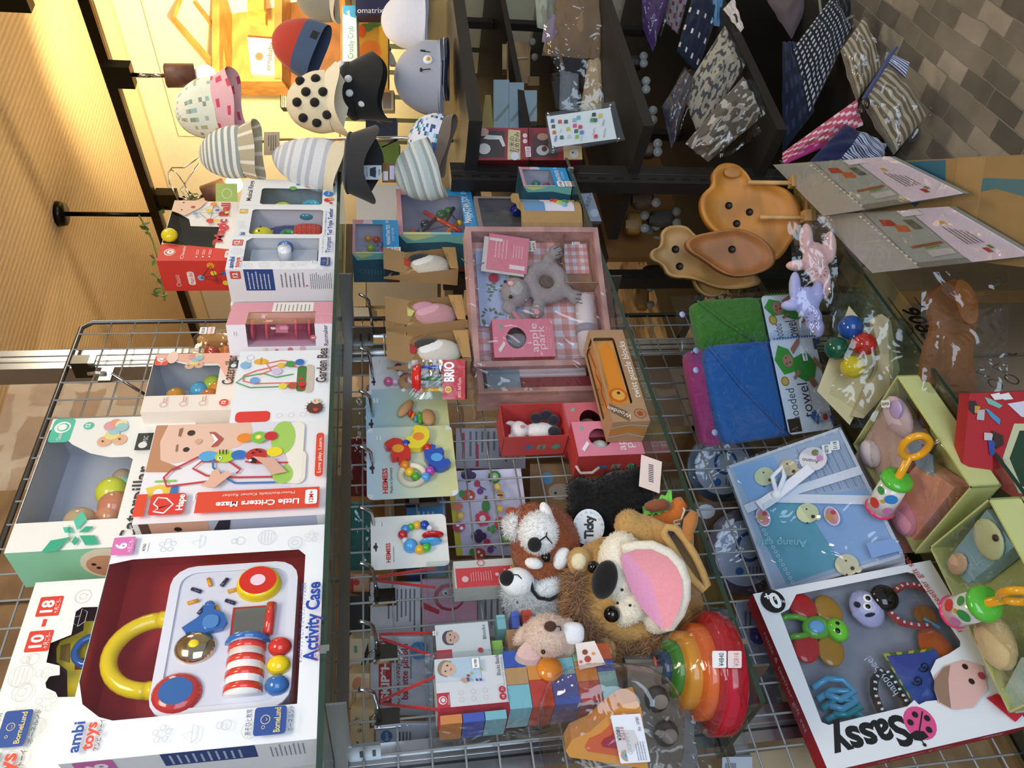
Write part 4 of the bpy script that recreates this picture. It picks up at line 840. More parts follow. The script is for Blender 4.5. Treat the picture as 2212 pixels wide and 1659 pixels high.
# pink turtle card
w, h = .135, .150; M = axes((1.130, 1.186, 1.375), (1, 0, 0), (0, 0, 1)); MI = M.inverted()
T, P, mb = card('turtle_rattle_card', 'pale card with a wooden spiral turtle and pink beads beside the tall post', M, w, h, ('e2e2e6',))
mb.build('printed_panel', T); sticker(T, P, .85, .85, .05, '¥1100')
def onc3(px, py, dy=-.010): return MI @ PY(px, py, 1.186+dy)
p = onc3(881, 825); part('wooden_turtle', T, lambda m: (m.sph(p, (.023, .010, .020), 'c49a6c:wo', 20), m.tube([(p.x+(.002+.0025*a)*cos(a), p.y-.0095-.0002*a+.0006*a, p.z+(.002+.0022*a)*sin(a)) for a in [i*.35 for i in range(22)]], .0016, 'b04a68:pl', 5)), 'wooden shell with pink spiral')
for px, py, r, c in ((839, 824, .010, 'd86a90'), (854, 825, .007, 'e6c4e0'), (860, 793, .009, 'b02c6c'), (865, 807, .007, 'eef0f4'), (896, 799, .008, 'dcc8e4'), (905, 815, .007, 'dcc0e8'), (906, 826, .007, 'd4b4e4'), (872, 845, .007, 'eef0f4'), (898, 845, .006, 'e8e4f0'), (909, 848, .006, 'b02c6c')):
    part('bead', T, lambda m: m.sph(onc3(px, py), r, c+':gl', 12))
# bell rattle in a clear tube on a red base
MM, k = VF(945, 818, 1.075)
T = thing('bell_rattle_pack', 'clear box with a red disc bell rattle on a red lettered base', 'toy box', MM)
part('red_disc', T, lambda m: m.tube([(.0, 0, .047), (.0, 0, .034), (0, 0, .03)], [.026, .031, .027], 'dc2a22:gl', 24), 'glossy red disc')
for x, c in ((.022, '2c54b4'), (.0, '2c8a4c'), (-.022, 'e8b83c')): part('rod', T, lambda m: m.cyl((x, 0, .032), (x, 0, -.03), .004, c+':gl', 10))
part('base_box', T, lambda m: (m.box((-.040, -.02, -.055), (.036, .05, -.012), 'c4202c'), Pr(m, (-.040, -.02, -.055), (.076, 0, 0), (0, 0, .043)).txt('BRIO', .70, .72, .42, 'ffffff', bold=.04, fit=.5).txt('BRIO Bell Rattle', .3, .25, .14, 'f4d0d0', fit=.5).ell(.25, .75, .15, 'e8c860').txt('0', .25, .75, .2, '5a4a20')))
part('clear_case', T, lambda m: m.box((-.040, -.02, -.055), (.036, .045, .055), 'f4f8fa:fi'))
# slim red box on a red cord
def cordpack(name, label, cat, bl, br, tl, Y, d, hookx, cols):
    M, w, h = fy(bl, br, tl, Y); T = thing(name, label, cat, M); MI = M.inverted()
    hk = MI @ V((hookx, 1.15, HZ-.003))
    ztop = h-.012
    part('carry_cord', T, lambda m: (m.tube([(w*.15, .005, ztop), hk+V((0, .006, 0)), hk+V((0, -.006, 0)), (w*.9, .012, ztop-.004)], .0024, 'b8282a:fa', 6)), 'red cord')
    return T, w, h, M
T, w, h, M = cordpack('slim_red_box', 'narrow red box in a clear sleeve hanging on a red cord', 'toy box', (1127, 1262), (1130, 1200), (925, 1272), 1.13, .05, .692, 0)
part('carton', T, lambda m: m.box((.002, .002, .0), (w-.002, .045, h*.72), 'd8d4cc'))
mb = MB(); P = Pr(mb, (.002, .002, 0), (w-.004, 0, 0), (0, 0, h*.72)); P.rect(0, .12, .72, .98, 'd83c44'); P.rect(.72, .1, 1, 1, 'd9d3cc'); P.rect(0, 0, 1, .12, '5aa838'); P.rect(0, .12, .72, .14, 'e8c03c')
P.ell(.3, .85, .05, 'f0c0c4'); P.lines(.2, .45, .6, .78, 9, 'f0a8ac', seed=2); P.ell(.4, .38, .03, 'f4c4c8'); P.ell(.25, .26, .02, 'e88088'); P.ell(.4, .26, .02, 'e88088'); P.ell(.55, .26, .02, 'e88088'); P.ring(.86, .6, .05, .012, 'c84a54'); P.txt('made from a toy', .36, .17, .03, 'ffffff', fit=.6); mb.build('printed_panel', T)
part('green_block', T, lambda m: m.box((.002, .003, -.028), (w-.002, .043, -.001), '4fa036:gl'))
part('clear_sleeve', T, lambda m: m.box((0, 0, -.03), (w, .047, h), 'f4f8fa:fi'))
# blocks
BC = ['e8603a', '4a62c4', '88c8d4', 'cc4034', 'c79a68', 'e88c34', '9cc8a0', '3a5cb8']
def classic_label(P, who=1):
    P.rect(0, 0, 1, 1, 'ece9ec'); P.rect(0, .82, .30, 1, 'cc2c40'); P.ell(.15, .92, .06, 'f4ecec'); P.ell(.15, .915, .045, 'cc2c40'); P.ell(.15, .915, .03, 'f4ecec'); P.txt('Classic', .15, .84, .025, 'f4ecec', fit=.2)
    P.rect(.52, .35, 1, 1, 'dde2ea'); P.poly([(.52, .5), (.6, .78), (.98, .8), (.98, .35), (.6, .35)], 'c6d8e8'); baby(P, .78, .83, .11, 'a88a70', 'e8bfa6', -20)
    P.poly([(.50, .52), (.56, .60), (.52, .66), (.44, .60)], 'd8a890')
    rr = random.Random(5)
    for i in range(9): P.ell(.45+.3*rr.random(), .30+.25*rr.random(), .03, rr.choice(['c8342c', '3a5cb8', 'e88c34', '88c8d4', 'a8c850']), .022, rot=rr.random()*90, n=4)
    for i in range(6): P.ring(.1+.14*(i % 2), .66-.17*(i//2), .032, .004, 'd8a0a8')
    P.txt('Blocks Beads', .52, .10, .055, '303034', 'l', bold=.01, fit=.44); P.txt('Natural Wood · Original Design', .3, .04, .02, '88868c', 'l', fit=.6)
    P.ell(.08, .08, .05, 'cc2c40'); P.ell(.22, .08, .05, 'cc2c40'); P.txt('18', .08, .08, .035, 'ffffff'); P.txt('21', .22, .08, .035, 'ffffff')
T, w, h, M = cordpack('clear_block_pack', 'narrow clear pack of wooden blocks with a green block, hanging on a red cord', 'toy blocks', (1152, 1412), (1148, 1335), (930, 1418), 1.115, .06, .591, 0)
mb = MB(); P = Pr(mb, (.0, .0, h*.42), (w, 0, 0), (0, 0, h*.52)); P.rect(0, 0, 1, 1, 'dfe3e8'); P.rect(0, .72, .3, 1, 'c83040'); baby(P, .62, .72, .13, '5a4a60', 'd8b0a0'); P.txt('Blocks', .7, .1, .06, '404048', fit=.4); P.ell(.2, .2, .05, 'cc2c40'); mb.build('label_card', T)
part('side_card', T, lambda m: m.box((-.0015, -.001, h*.42), (0, .055, h*.94), 'eef0fa'))
for i, (x, z, sx, sz, c) in enumerate(((-.002, .30, .03, .11, '98cc5c'), (.004, .12, .04, .13, 'bb8a5c'), (.046, .10, .028, .08, '4a60c0'), (.046, .24, .024, .09, '7cb8c0'), (.01, -.02, .03, .12, 'e08038'), (.045, -.03, .03, .1, 'c84a34'))):
    part('block', T, lambda m: m.box((x, .004, z*h), (x+sx, .047, (z+sz)*h-.001), c+':wo'))
part('clear_sleeve', T, lambda m: m.box((-.002, -.004, -.01), (w+.004, .06, h), 'f2f6f8:fi')); sticker(T, P, .75, 1.02, .06, '¥1540')
T, w, h, M = cordpack('large_block_pack', 'large clear pack of coloured wooden blocks with a child on its label', 'toy blocks', (1333, 1510), (1330, 1405), (935, 1562), 1.075, .075, .487, 0)
w = .082; h0 = h
mb = MB(); mb.box((.012, .004, h*.60), (w, .068, h*.97), 'e8e6ea'); mb.build('label_box', T)
mb = MB(); P = Pr(mb, (.012, .0035, h*.60), (w-.012, 0, 0), (0, 0, h*.37)); classic_label(P); mb.build('printed_panel', T); sticker(T, P, .80, .42, .10, '¥1980')
part('side_card', T, lambda m: m.add([(.0, .0, h*.60), (.012, .003, h*.60), (.012, .003, h*.97), (0, .05, h*.97), (0, .07, h*.60)], [(0, 1, 2, 3, 4)], 'cc3040'))
rows = [(.0, .10, [('88c8d4', .5), ('4a62c4', .2), ('e86a3c', .3)]), (.10, .22, [('cc4034', .35), ('e88c34', .35), ('9cc8a0', .3)]), (.22, .36, [('4a62c4', .5), ('88c8d4', .3), ('c79a68', .2)]), (.36, .48, [('cc4034', .45), ('e89a44', .3), ('c79a68', .25)]), (.48, .60, [('88c8d4', .4), ('c79a68', .3), ('3a5cb8', .3)])]
for z0, z1, L in rows:
    x = .0
    for c, f in L:
        part('block', T, lambda m: m.box((x+.0004, .001, z0*h+.0004), (x+f*w*1.04-.0004, .067, z1*h-.0004), c+':pl')); x += f*w*1.04
for i, c in enumerate(('e8904a', '4a62c4', '88c8d4')): part('block', T, lambda m: m.box((-.010, .004, h*(.85-i*.115)), (.002, .06, h*(.96-i*.115)), c+':pl'))
part('round_block', T, lambda m: m.lathe([(0, .004), (.018, .004), (.018, -.004), (0, -.004)], 'e08a30:gl', 20, (w*.62, -.002, h*.36), RY), 'orange round block')
part('clear_sleeve', T, lambda m: m.box((-.014, -.005, -.002), (w+.006, .075, h+.005), 'f4f8fa:fi'))
# ================================================================ RIGHT OF THE TALL POST: boxes in a stack
def stackbox(name, label, M, w, d, h, front, side, top='3a8ac8'):
    T = thing(name, label, 'toy box', M)
    return T
def manh(T, w, d, h, toy, v0=.35, sidec='2a5a6c'):
    win = rrect(w*.05, h*v0, w*.86, h*.94, .004)
    carton(T, w, d, h, '2f9ad8', [(x, z) for x, z in win], inner='c6c6d8', sidecol=sidec)
    mb = MB(); P = face(mb, 'front', w, d, h); P.poly([(.87, .99), (.999, .999), (.999, .75), (.87, .78)], 'd8909c'); P.poly([(.87, .78), (.999, .75), (.999, .58), (.87, .55)], 'dcc8e0'); P.poly([(0, .99), (.0, .94), (.999, .94), (.999, .999), (0, .999)], 'd8a0b0'); P.rect(0, .6, .05, .94, 'd8d890'); P.rect(0, .35, .05, .6, '9cd0c4')
    P.txt('MANHATTAN TOY.', .5, v0*.68, h*.9, 'ffffff', fit=.6) if 0 else P.txt('MANHATTAN TOY.', .55, v0*.66, .08, 'ffffff', bold=.02, fit=.6); P.txt(toy, .55, v0*.36, .05, 'd0e8f6', fit=.4); P.txt('0+', .93, v0*.7, .08, 'ffffff', fit=.08)
    Q = face(mb, 'left', w, d, h); Q.poly([(.999, .0), (.999, .999), (.78, .9), (.82, .4), (.70, .0)], '78b8b0'); Q.poly([(.999, .5), (.999, .999), (.85, .8)], 'c8d090'); Q.poly([(0, 0), (.0, .3), (.3, .0)], '7c3a34'); Q.ring(.4, .8, .06, .006, '6a94a0'); Q.lines(.3, .3, .5, .7, 6, '5c8896', seed=3)
    mb.build('printed_panel', T)
M, w, h = fy((1245, 480), (1240, 400), (1020, 478), 1.135)
T = thing('ball_clutch_box', 'clear fronted box with blue and green balls on the middle shelf', 'toy box', axes(V((1.632, 1.125, 1.0105)), (1, 0, 0), (0, 0, 1))); h = .232
w = .190
carton(T, w, .105, h, '9a8a84', rrect(.01, .02, w-.01, h-.01, .004), inner='8a8684')
for px, py, r, c in ((1095, 440, .022, '2c6cc0'), (1115, 455, .018, '1c3888'), (1070, 440, .019, '7c8a40'), (1140, 462, .012, 'a0d030'), (1150, 430, .02, '8a6a40')):
    v = T.matrix_world.inverted() @ PY(px, py, 1.16); part('ball', T, lambda m: m.sph(v, r, c+':gl', 16))
T2 = thing('teether_tower_box', 'blue and pink window box with a rod and ball toy, under the smaller one', 'toy box', axes(V((1.662, 1.140, 1.2435)), yaw(0), (0, 0, 1)))
w, d, h = .215, .115, .204; manh(T2, w, d, h, 'SKWISH', .16)
def rods(m):
    pass
for a, b, c in (((.03, .09), (.10, .045), 'e07030'), ((.06, .04), (.15, .13), 'd8402c'), ((.05, .15), (.12, .10), '2c3050'), ((.10, .08), (.17, .05), '3a3438')): part('rod', T2, lambda m: m.cyl((a[0], .03, a[1]), (b[0], .03, b[1]), .006, c+':gl', 10))
for x, z, c, r in ((.05, .165, 'c84428', .011), (.09, .13, '1e2448', .014), (.135, .085, '2c6a3c', .015), (.155, .065, '2c7a3c', .012), (.10, .04, 'e8c828', .008)): part('bead', T2, lambda m: m.sph((x, .03, z), r, c+':gl', 14))
part('elastic', T2, lambda m: [m.cyl((x0, .03, z0), (x1, .03, z1), .001, '201c1c', 5) for x0, z0, x1, z1 in ((.05, .165, .155, .065), (.05, .165, .06, .04), (.05, .165, .10, .04), (.155, .065, .10, .04), (.09, .13, .155, .065))])
T = thing('atom_rattle_box', 'small blue and pink window box with lime and red beads, topmost of the stack', 'toy box', axes(V((1.560, 1.125, 1.448)), yaw(0), (0, 0, 1)))
w, d, h = .145, .085, .112; manh(T, w, d, h, 'ATOM TEETHER', .34)
for x, z, c in ((.035, .085, 'b4c828'), (.06, .07, 'a8c030'), (.10, .075, 'e09028'), (.095, .055, 'cc2c24'), (.05, .05, '4a9ca0'), (.03, .06, '3a6c70'), (.07, .045, '5a6aa0'), (.045, .045, 'c83c94')): part('bead', T, lambda m: m.sph((x, .025, z), .0095, c+':gl', 12))
sticker(T, Pr(MB(), (0, 0, 0), (w, 0, 0), (0, 0, h)), .10, .2, .14, '¥1980', '¥1782')
M, w, h = fy((1238, 400), (1232, 345), (1120, 400), 1.01)
T = thing('atom_rattle_box', 'blue window box with a teal ball, in front of the black upright', 'toy box', axes(V((1.700, 1.020, 1.0105)), yaw(0), (0, 0, 1)))
w, d, h = .095, .075, .125; manh(T, w, d, h, 'ATOM TEETHER', .34, '2a5a70')
for x, z, c in ((.06, .08, '2c8a84'), (.05, .055, 'a04070'), (.035, .05, '6ab8bc'), (.03, .07, 'c84030')): part('bead', T, lambda m: m.sph((x, .03, z), .0115, c+':gl', 14))
sticker(T, Pr(MB(), (0, 0, 0), (w, 0, 0), (0, 0, h)), .13, .22, .14, '¥1980', '¥1782')
M, w, h = fy((1243, 470), (1235, 398), (1095, 455), 1.015)
T = thing('kraft_wrapped_rattle', 'kraft cardboard wrap printed with coloured ovals, left of the teal ball box', 'toy box', axes(V((1.545, 1.012, 1.0105)), yaw(-4), (0, 0, 1))); w = .115; h = .150
part('kraft_wrap', T, lambda m: m.surf(lambda u, v: V((w*u, .03-.03*sin(pi*min(1, u*1.1)), h*v)), 10, 2, 'b3905c:cb'))
part('hook_tab', T, lambda m: m.prism([(w*.3, h*.98), (w*.9, h*.98), (w*.9, h*1.08), (w*.8, h*1.12), (w*.62, h*1.12), (w*.55, h*1.05), (w*.4, h*1.05)], .004, .0055, 'b3905c:cb', 'y'))
def kw(m):
    def S(u, v, o=.0006): return V((w*u, .03-.03*sin(pi*min(1, u*1.1))-o, h*v))
    m.surf(lambda u, v: S(.30+.68*u, .12+.82*v), 8, 2, 'e4e0f0'); m.surf(lambda u, v: S(.30+.68*u, .60+.34*v, .001), 8, 2, '6a98c4')
    for u, v, c in ((.62, .38, 'd8482c'), (.72, .42, 'c0302c'), (.55, .34, 'a8cc50'), (.60, .24, '3aa048'), (.48, .28, '88b8cc'), (.78, .33, '4a4060')):
        c0 = S(u, v, .002); m.sph(c0, (.010, .0015, .008), c, 12)
part('wrap_print', T, kw)
# kraft pouches with felt toys
def pouch(label, px, py, felt, c2, wp=.085, dp=.05, hh=.172, yw=0):
    p = PY(px, py, 1.10); M = axes((p.x, 1.10, 1.3155), yaw(yw), (0, 0, 1)); T = thing('kraft_pouch', label, 'gift pouch', M, 'kraft pouches in a row on the crate')
    def f(m):
        m.surf(lambda u, v: V((wp*u, dp*(1-v)*.5+.012*v*0+dp*.5*(1-.0)*0+dp*.5*v*0+dp/2*(1-v)+dp*.0, hh*v)), 4, 6, 'b08c5e:cb')
        for x in (0, wp): m.add([(x, 0, 0), (x, dp, 0), (x, dp*.5+.004, hh), (x, dp*.5-.002, hh)], [(0, 1, 2, 3)], 'b08c5e:cb')
        m.add([(0, 0, 0), (wp, 0, 0), (wp, 0, .032), (0, 0, .018)], [(0, 1, 2, 3)], 'b8925c:cb')
        m.add([(0, 0, 0), (wp, 0, 0), (wp, dp, 0), (0, dp, 0)], [(0, 1, 2, 3)], 'b08c5e:cb')
    part('kraft_bag', T, f)
    part('felt_toy', T, lambda m: (m.sph((wp*.5, dp*.45, .062), (wp*.42, dp*.35, .048), felt+':fa', 18), m.sph((wp*.72, dp*.40, .085), (wp*.22, dp*.3, .03), c2+':fa', 14)))
    part('paper_leaf', T, lambda m: m.prism([(wp*.35, .115), (wp*.55, .108), (wp*.75, .125), (wp*.8, .15), (wp*.6, .135), (wp*.4, .135)], dp*.28, dp*.28+.001, {'e8e6e0': 'c8402e', 'd8a4b4': 'd8d47c'}.get(felt, 'b8343c'), 'y'))
    part('clear_front', T, lambda m: m.surf(lambda u, v: V((wp*u, dp*.5*v-.001+.003*sin(u*9+v*7), .02+(hh-.02)*v)), 6, 8, 'f4f0ea:fi'))
    return T
pouch('kraft pouch with a white and black felt toy, rightmost on the crate', 998, 580, 'e8e6e0', '2c2c30')
pouch('kraft pouch with a pink felt toy, middle one on the crate', 998, 690, 'd8a4b4', 'c890a4')
pouch('kraft pouch with a plain white felt toy, leftmost on the crate', 1006, 772, 'f0f2f4', '3c3a38')
# ================================================================ MIDDLE GLASS SHELF
Z2 = 1.0095
def gingham(m, M0, nu, nv, c1='d89a94', c2='e6b8b2', c3='e8ecf8'):
    P = M0
    for i in range(nu):
        for j in range(nv):
            c = c1 if i % 2 == 0 and j % 2 == 0 else (c3 if i % 2 and j % 2 else c2)
            m.add([P.P(i/nu, j/nv), P.P((i+1)/nu, j/nv), P.P((i+1)/nu, (j+1)/nv), P.P(i/nu, (j+1)/nv)], [(0, 1, 2, 3)], c)
def crate(name, label, A, ex, w, h, d, wd, frontal=True):
    T = thing(name, label, 'crate', axes(A, ex, (0, 0, 1)))
    t = .012; WC = 'c9a098:wo'
    def f(m):
        m.box((0, 0, 0), (w, d, t), WC); m.box((0, 0, h-t), (w, d, h), WC); m.box((0, 0, t), (t, d, h-t), WC); m.box((w-t, 0, t), (w, d, h-t), WC); m.box((t, d-.005, t), (w-t, d, h-t), 'b08c84:wo')
    part('wooden_frame', T, f)
    return T
A = PZ(1328, 786, Z2); B = PZ(1291, 491, Z2); ex = (B-A).normalized(); w = (B-A).length; h = .300; d = .058
T = crate('wooden_gift_crate', 'pinkish wooden gift crate in clear film with a grey bunny inside', A, ex, w, h, d, 0)
CT = T; CM = T.matrix_world.copy(); CI = CM.inverted(); cn = CM.to_3x3() @ V((0, 1, 0))
def ci(px, py, y): return CI @ PN(px, py, CM @ V((0, y, 0)), cn)
part('checked_lining', T, lambda m: gingham(m, Pr(m, (.012, d-.007, .012), (w-.024, 0, 0), (0, 0, h-.024), 1), 21, 17))
def sticker2(T, c, s, t, rot=0): pass
mb = MB(); P = Pr(mb, (0, -.0, 0), (0, 0, 0.0001), (0, 0, .1)) if 0 else None
def side(m):
    P = Pr(m, (0, d, 0), (0, -d, 0), (0, 0, h)); P.txt('apple park', .5, .55, .040, '6a4a44', rot=90)
part('burnt_lettering', T, side)
part('divider_box', T, lambda m: (lambda a, b: (m.add([(a.x, .004, a.z), (b.x, .004, b.z), (b.x, d-.008, b.z), (a.x, d-.008, a.z)], [(0, 1, 2, 3)], 'a8866a:cb'), m.box((a.x-.002, .004, .013), (a.x, d-.008, a.z), 'b08e70:cb'), m.box((a.x-.002, d-.012, .013), (w-.013, d-.008, a.z), 'a07c60:cb')))(ci(1218, 612, .01), ci(1218, 500, .01)))
a = ci(1252, 600, .04); part('checked_cloth', T, lambda m: gingham(m, Pr(m, (a.x+.012, d-.014, .018), (.075, 0, 0), (0, 0, .055), 2), 8, 6))
sticker(T, Pr(MB(), (0, .003, 0), (w, 0, 0), (0, 0, h)), (ci(1240, 525, 0).x)/w, (ci(1240, 525, 0).z)/h, .028, '¥6380', '3910', ww=.9)
def flat(px0, py0, px1, py1, y): a = ci(px0, py0, y); b = ci(px1, py1, y); return a, b
# book
a, b = flat(1130, 705, 1026, 545, .045)
BT = thing('picture_book', 'pale blue picture book with leaves inside the wooden crate', 'book', CM @ Matrix.Translation((a.x, .040, a.z)))
wb, hb = b.x-a.x, b.z-a.z
part('cover', BT, lambda m: m.box((0, 0, 0), (wb, .006, hb), 'b6c8ea'))
mb = MB(); P = Pr(mb, (0, 0, 0), (wb, 0, 0), (0, 0, hb)); P.rect(.0, .27, .5, .36, 'e6e8e4'); P.txt('The Picnic Pals', .22, .315, .06, '4a4e4a', fit=.40)
rr = random.Random(4)
for i in range(26): u = rr.uniform(.02, .55); P.ell(u, .95-.9*abs(u-.1)*rr.uniform(.5, 1.1) if i % 2 else .45+.3*rr.random(), .05, rr.choice(['5a6a4a', '6e8a58', '77806a']), .022, rot=rr.uniform(0, 180), n=8)
P.ell(.62, .62, .12, 'b02438'); P.ell(.4, .38, .05, 'b83a3a'); P.rect(.62, .0, 1, .25, '6c8a3c'); P.ell(.8, .12, .06, 'e0a03c', n=4); P.ell(.9, .2, .05, 'e0a03c', n=4); mb.build('printed_cover', BT)
# bunny ring rattle
BN = thing('bunny_ring_rattle', 'grey plush bunny ring rattle with pink nose inside the crate', 'plush toy', CM @ Matrix.Translation(ci(1180, 615, .022)))
NI = BN.matrix_world.inverted()
def bn(px, py, y=0): return NI @ (CM @ ci(px, py, .022+y))
L = []
c0 = bn(1180, 610)
for i in range(22):
    t = i*2*pi/22; L.append((V((c0.x+.034*cos(t), 0, c0.z+.034*sin(t))), (.018, .016, .018)))
hd = bn(1113, 632, -.006); L.append((hd, (.034, .026, .032)))
for px, py, r in ((1200, 545, .017), (1243, 642, .017), (1160, 672, .017), (1185, 560, .014), (1225, 630, .014), (1165, 655, .014)): L.append((bn(px, py, -.004), (r, r*.8, r)))
e0 = bn(1100, 668, -.004); L.append((e0, (.011, .006, .020), rot3('Y', 40))); L.append((bn(1130, 690, -.004), (.012, .005, .022), rot3('Y', 60)))
plush('plush_body', BN, L, 'a3a09f', .0035); tufts('short_fur', BN, L, 5200, .0034, ['a8a5a4:fu', 'b2afae:fu', '98959a:fu'], .0004)
p = bn(1104, 612, -.034); part('pink_nose', BN, lambda m: m.sph(p, (.006, .003, .007), 'eaa6a0:fa', 10)); p2 = bn(1103, 641, -.031); part('eye', BN, lambda m: m.sph(p2, .0042, '181818:gl', 10)); part('eye', BN, lambda m: m.sph(bn(1091, 608, -.024), .0036, '181818:gl', 10))
for px, py in ((1160, 673), ): q = bn(px, py, -.019); part('pink_pad', BN, lambda m: m.sph(q, (.008, .002, .007), 'e8a8b4:fa', 10))
part('inner_ear', BN, lambda m: m.sph(bn(1118, 684, -.012), (.006, .002, .018), 'c88a94:fa', 10, rot=rot3('Y', 52)))
part('stitched_toes', BN, lambda m: [m.tube([bn(px, py, -.017), bn(px+12, py+dy, -.016)], .0008, '2c2a2a', 5) for px, py, dy in ((1196, 538, -6), (1206, 546, -6), (1200, 552, -4), (1245, 636, 0), (1244, 645, 2), (1246, 653, 2))])
part('rattle_cover', BN, lambda m: m.sph(c0, (.016, .008, .018), '6e5c50:fa', 14)); 
a = bn(1147, 536, -.004); part('woven_label', BN, lambda m: (m.box((a.x-.010, -.008, a.z-.011), (a.x+.016, -.006, a.z+.012), 'e4e2d8:fa'), Pr(m, (a.x-.010, -.008, a.z-.011), (.026, 0, 0), (0, 0, .023), 2).txt('apple', .45, .68, .28, '3c3a36', fit=.8).txt('park', .45, .28, .28, '3c3a36', fit=.7)), 'cream woven label')
# pink card tag
c1 = ci(1098, 545, .002); r0 = rot3('Y', 10).to_4x4()
HT = thing('pink_card_tag', 'square pink card tag lying over the bunny in the crate', 'card tag', CM @ Matrix.Translation((c1.x, .008, c1.z)) @ rot3('Y', 9).to_4x4())
part('card', HT, lambda m: (m.box((-.044, 0, -.045), (.044, .0012, .045), 'e48c9e'), m.box((-.05, .002, -.04), (.036, .003, .055), 'dcdcd8')))
mb = MB(); P = Pr(mb, (-.044, 0, -.045), (.088, 0, 0), (0, 0, .09)); P.lines(.35, .50, .95, .85, 4, 'f6d4da', .28, seed=2); P.lines(.40, .12, .85, .40, 4, 'f6d4da', .28, seed=6); P.ring(.12, .6, .06, .008, 'f0a8b6'); P.rect(.05, .08, .45, .2, 'f4eeee') if 0 else P.rect(.08, .06, .2, .44, 'f4eeee'); P.rect(.80, .66, .88, .98, 'eef0ec'); mb.build('printed_text', HT)
part('string', HT, lambda m: m.tube([(-.03, -.001, .05), (-.05, -.004, .075), (-.03, -.004, .10)], .0011, '8a7c6a:fa', 5))
# small apple park box inside
def appbox(name, label, M, w, d, h, front='e58aa0', sidec='c8403e', kind='closed', toy='9a98a0', icons=False, win=True):
    T = thing(name, label, 'toy box', M)
    if kind == 'closed':
        W = [(w*.36+w*.22*cos(t*pi/8)*(1.15 if sin(t*pi/8) > .2 else 1), h*.64+h*.145*sin(t*pi/8)) for t in range(16)] if 0 else [(w*.5+w*.28*cos(t*pi/10), h*.62+h*.17*sin(t*pi/10)*(1-.12*abs(cos(t*pi/10)))) for t in range(20)]
        carton(T, w, d, h, front, W, inner='7c2a2c', sidecol=sidec, film=False)
        mb = MB(); P = face(mb, 'front', w, d, h); P.ell(.80, .86, .045, '74b8a0', .022, rot=-35); P.txt('apple', .5, .33, .12, 'f8ecee', fit=.75); P.txt('park', .5, .21, .12, 'f8ecee', fit=.62); P.txt('PICNIC PAL', .5, .11, .03, 'f2c0cc', fit=.6); P.txt('FINGER PUPPET', .5, .06, .03, 'f2c0cc', fit=.6)
        P.poly([(.12, .90), (.2, .93), (.42, .83), (.34, .80)], 'f2eef0')
    else:
        def f(m):
            m.box((0, 0, 0), (w, d, .001), sidec); m.box((0, 0, h-.001), (w, d, h), sidec); m.box((0, 0, 0), (.001, d, h), sidec); m.box((w-.001, 0, 0), (w, d, h), sidec); m.box((0, d-.001, 0), (w, d, h), 'c8403e')
        part('carton', T, f); mb = MB()
    Q = face(mb, 'left', w, d, h)
    if icons: Q.ell(.45, .58, .055, '2f86d8', .04, rot=90); Q.poly([(.38, .60), (.52, .60), (.45, .70)], '2f86d8'); Q.rect(.33, .32, .57, .46, '9a9684', r=.01); Q.ell(.45, .16, .065, '56b088'); Q.txt('EN71', .45, .39, .04, '4a4a40', fit=.16); Q.rect(0, .0, .02, 1, 'a8343a')
    mb.build('printed_panel', T)
    return T
a = ci(1200, 770, .004); b = ci(1062, 690, .004)
T = appbox('small_puppet_box', 'small pink puppet box with an apple shaped window inside the crate', CM @ Matrix.Translation((a.x, .003, max(.013, a.z))), b.x-a.x, .038, b.z-a.z)
part('cord_handle', T, lambda m: m.tube([(.02, .02, b.z-a.z), (.012, .012, b.z-a.z+.030), (.04, .012, b.z-a.z+.042), (.068, .012, b.z-a.z+.032), (.066, .02, b.z-a.z)], .0022, 'b8b0b4:fa', 6)); part('grey_puppet', T, lambda m: m.sph(((b.x-a.x)*.5, .02, (b.z-a.z)*.58), (.018, .012, .028), '8e8a92:fa', 14))
# rolled cloth
a = ci(1262, 640, .02); b = ci(1272, 785, .02)
T = thing('rolled_cloth', 'white rolled cloth tied with a ribbon at the foot of the crate', 'cloth', CM @ Matrix.Translation((b.x, .026, b.z)))
u = V((a.x-b.x, 0, a.z-b.z)); part('roll', T, lambda m: m.tube([V((.014, 0, -.002)), u*.5+V((.01, 0, 0)), u], [.019, .020, .021], 'ece8ea:fa', 16)); part('ribbon', T, lambda m: m.tube([u*.45, u*.56], .0225, 'a8a4b0:fa', 16), 'grey ribbon')
# film around crate
def wrapf(m):
    def F(u, v): return V((-.008+u*(w+.016), -.006-.004*MN.noise(V((u*7, v*7, 1))), -.0+v*(h+.008)))
    m.surf(F, 12, 12, 'f4eff0:fi')
    m.surf(lambda u, v: V((-.008-.006*MN.noise(V((u*6, v*6, 4)))-.004, u*(d+.006), v*(h+.006))), 5, 12, 'f0ebea:fi')
    m.surf(lambda u, v: V((u*.05-.055, -.006+.01*MN.noise(V((u*5, v*9, 8))), h*(1.0-.35*v*(1-u))-.0+.006*sin(v*5)+.045*(1-u)*(.2-v))), 5, 8, 'f2eeec:fi')
part('film_wrap', CT, wrapf)
# second crate behind
A2 = V((1.095, 1.135, Z2)); ex2 = V((cos(R_(-8)), sin(R_(-8)), 0))
T = crate('wooden_gift_crate', 'second wooden gift crate in clear film, mostly hidden on the left of the bunny crate', A2, ex2, .085, .295, .062, 0)
part('red_box_inside', T, lambda m: m.box((.014, .01, .05), (.045, .05, .24), '8a3c46')); part('blue_book_inside', T, lambda m: m.box((.014, .004, .205), (.068, .012, .275), '8aa4b8')); part('white_cloth_inside', T, lambda m: m.box((.046, .006, .06), (.066, .03, .24), 'd0ccd8:fa'))
part('film_wrap', T, lambda m: m.surf(lambda u, v: V((-.012+u*.10, -.006-.006*MN.noise(V((u*8, v*9, 5))), v*.30)), 8, 12, 'f2eeec:fi'))
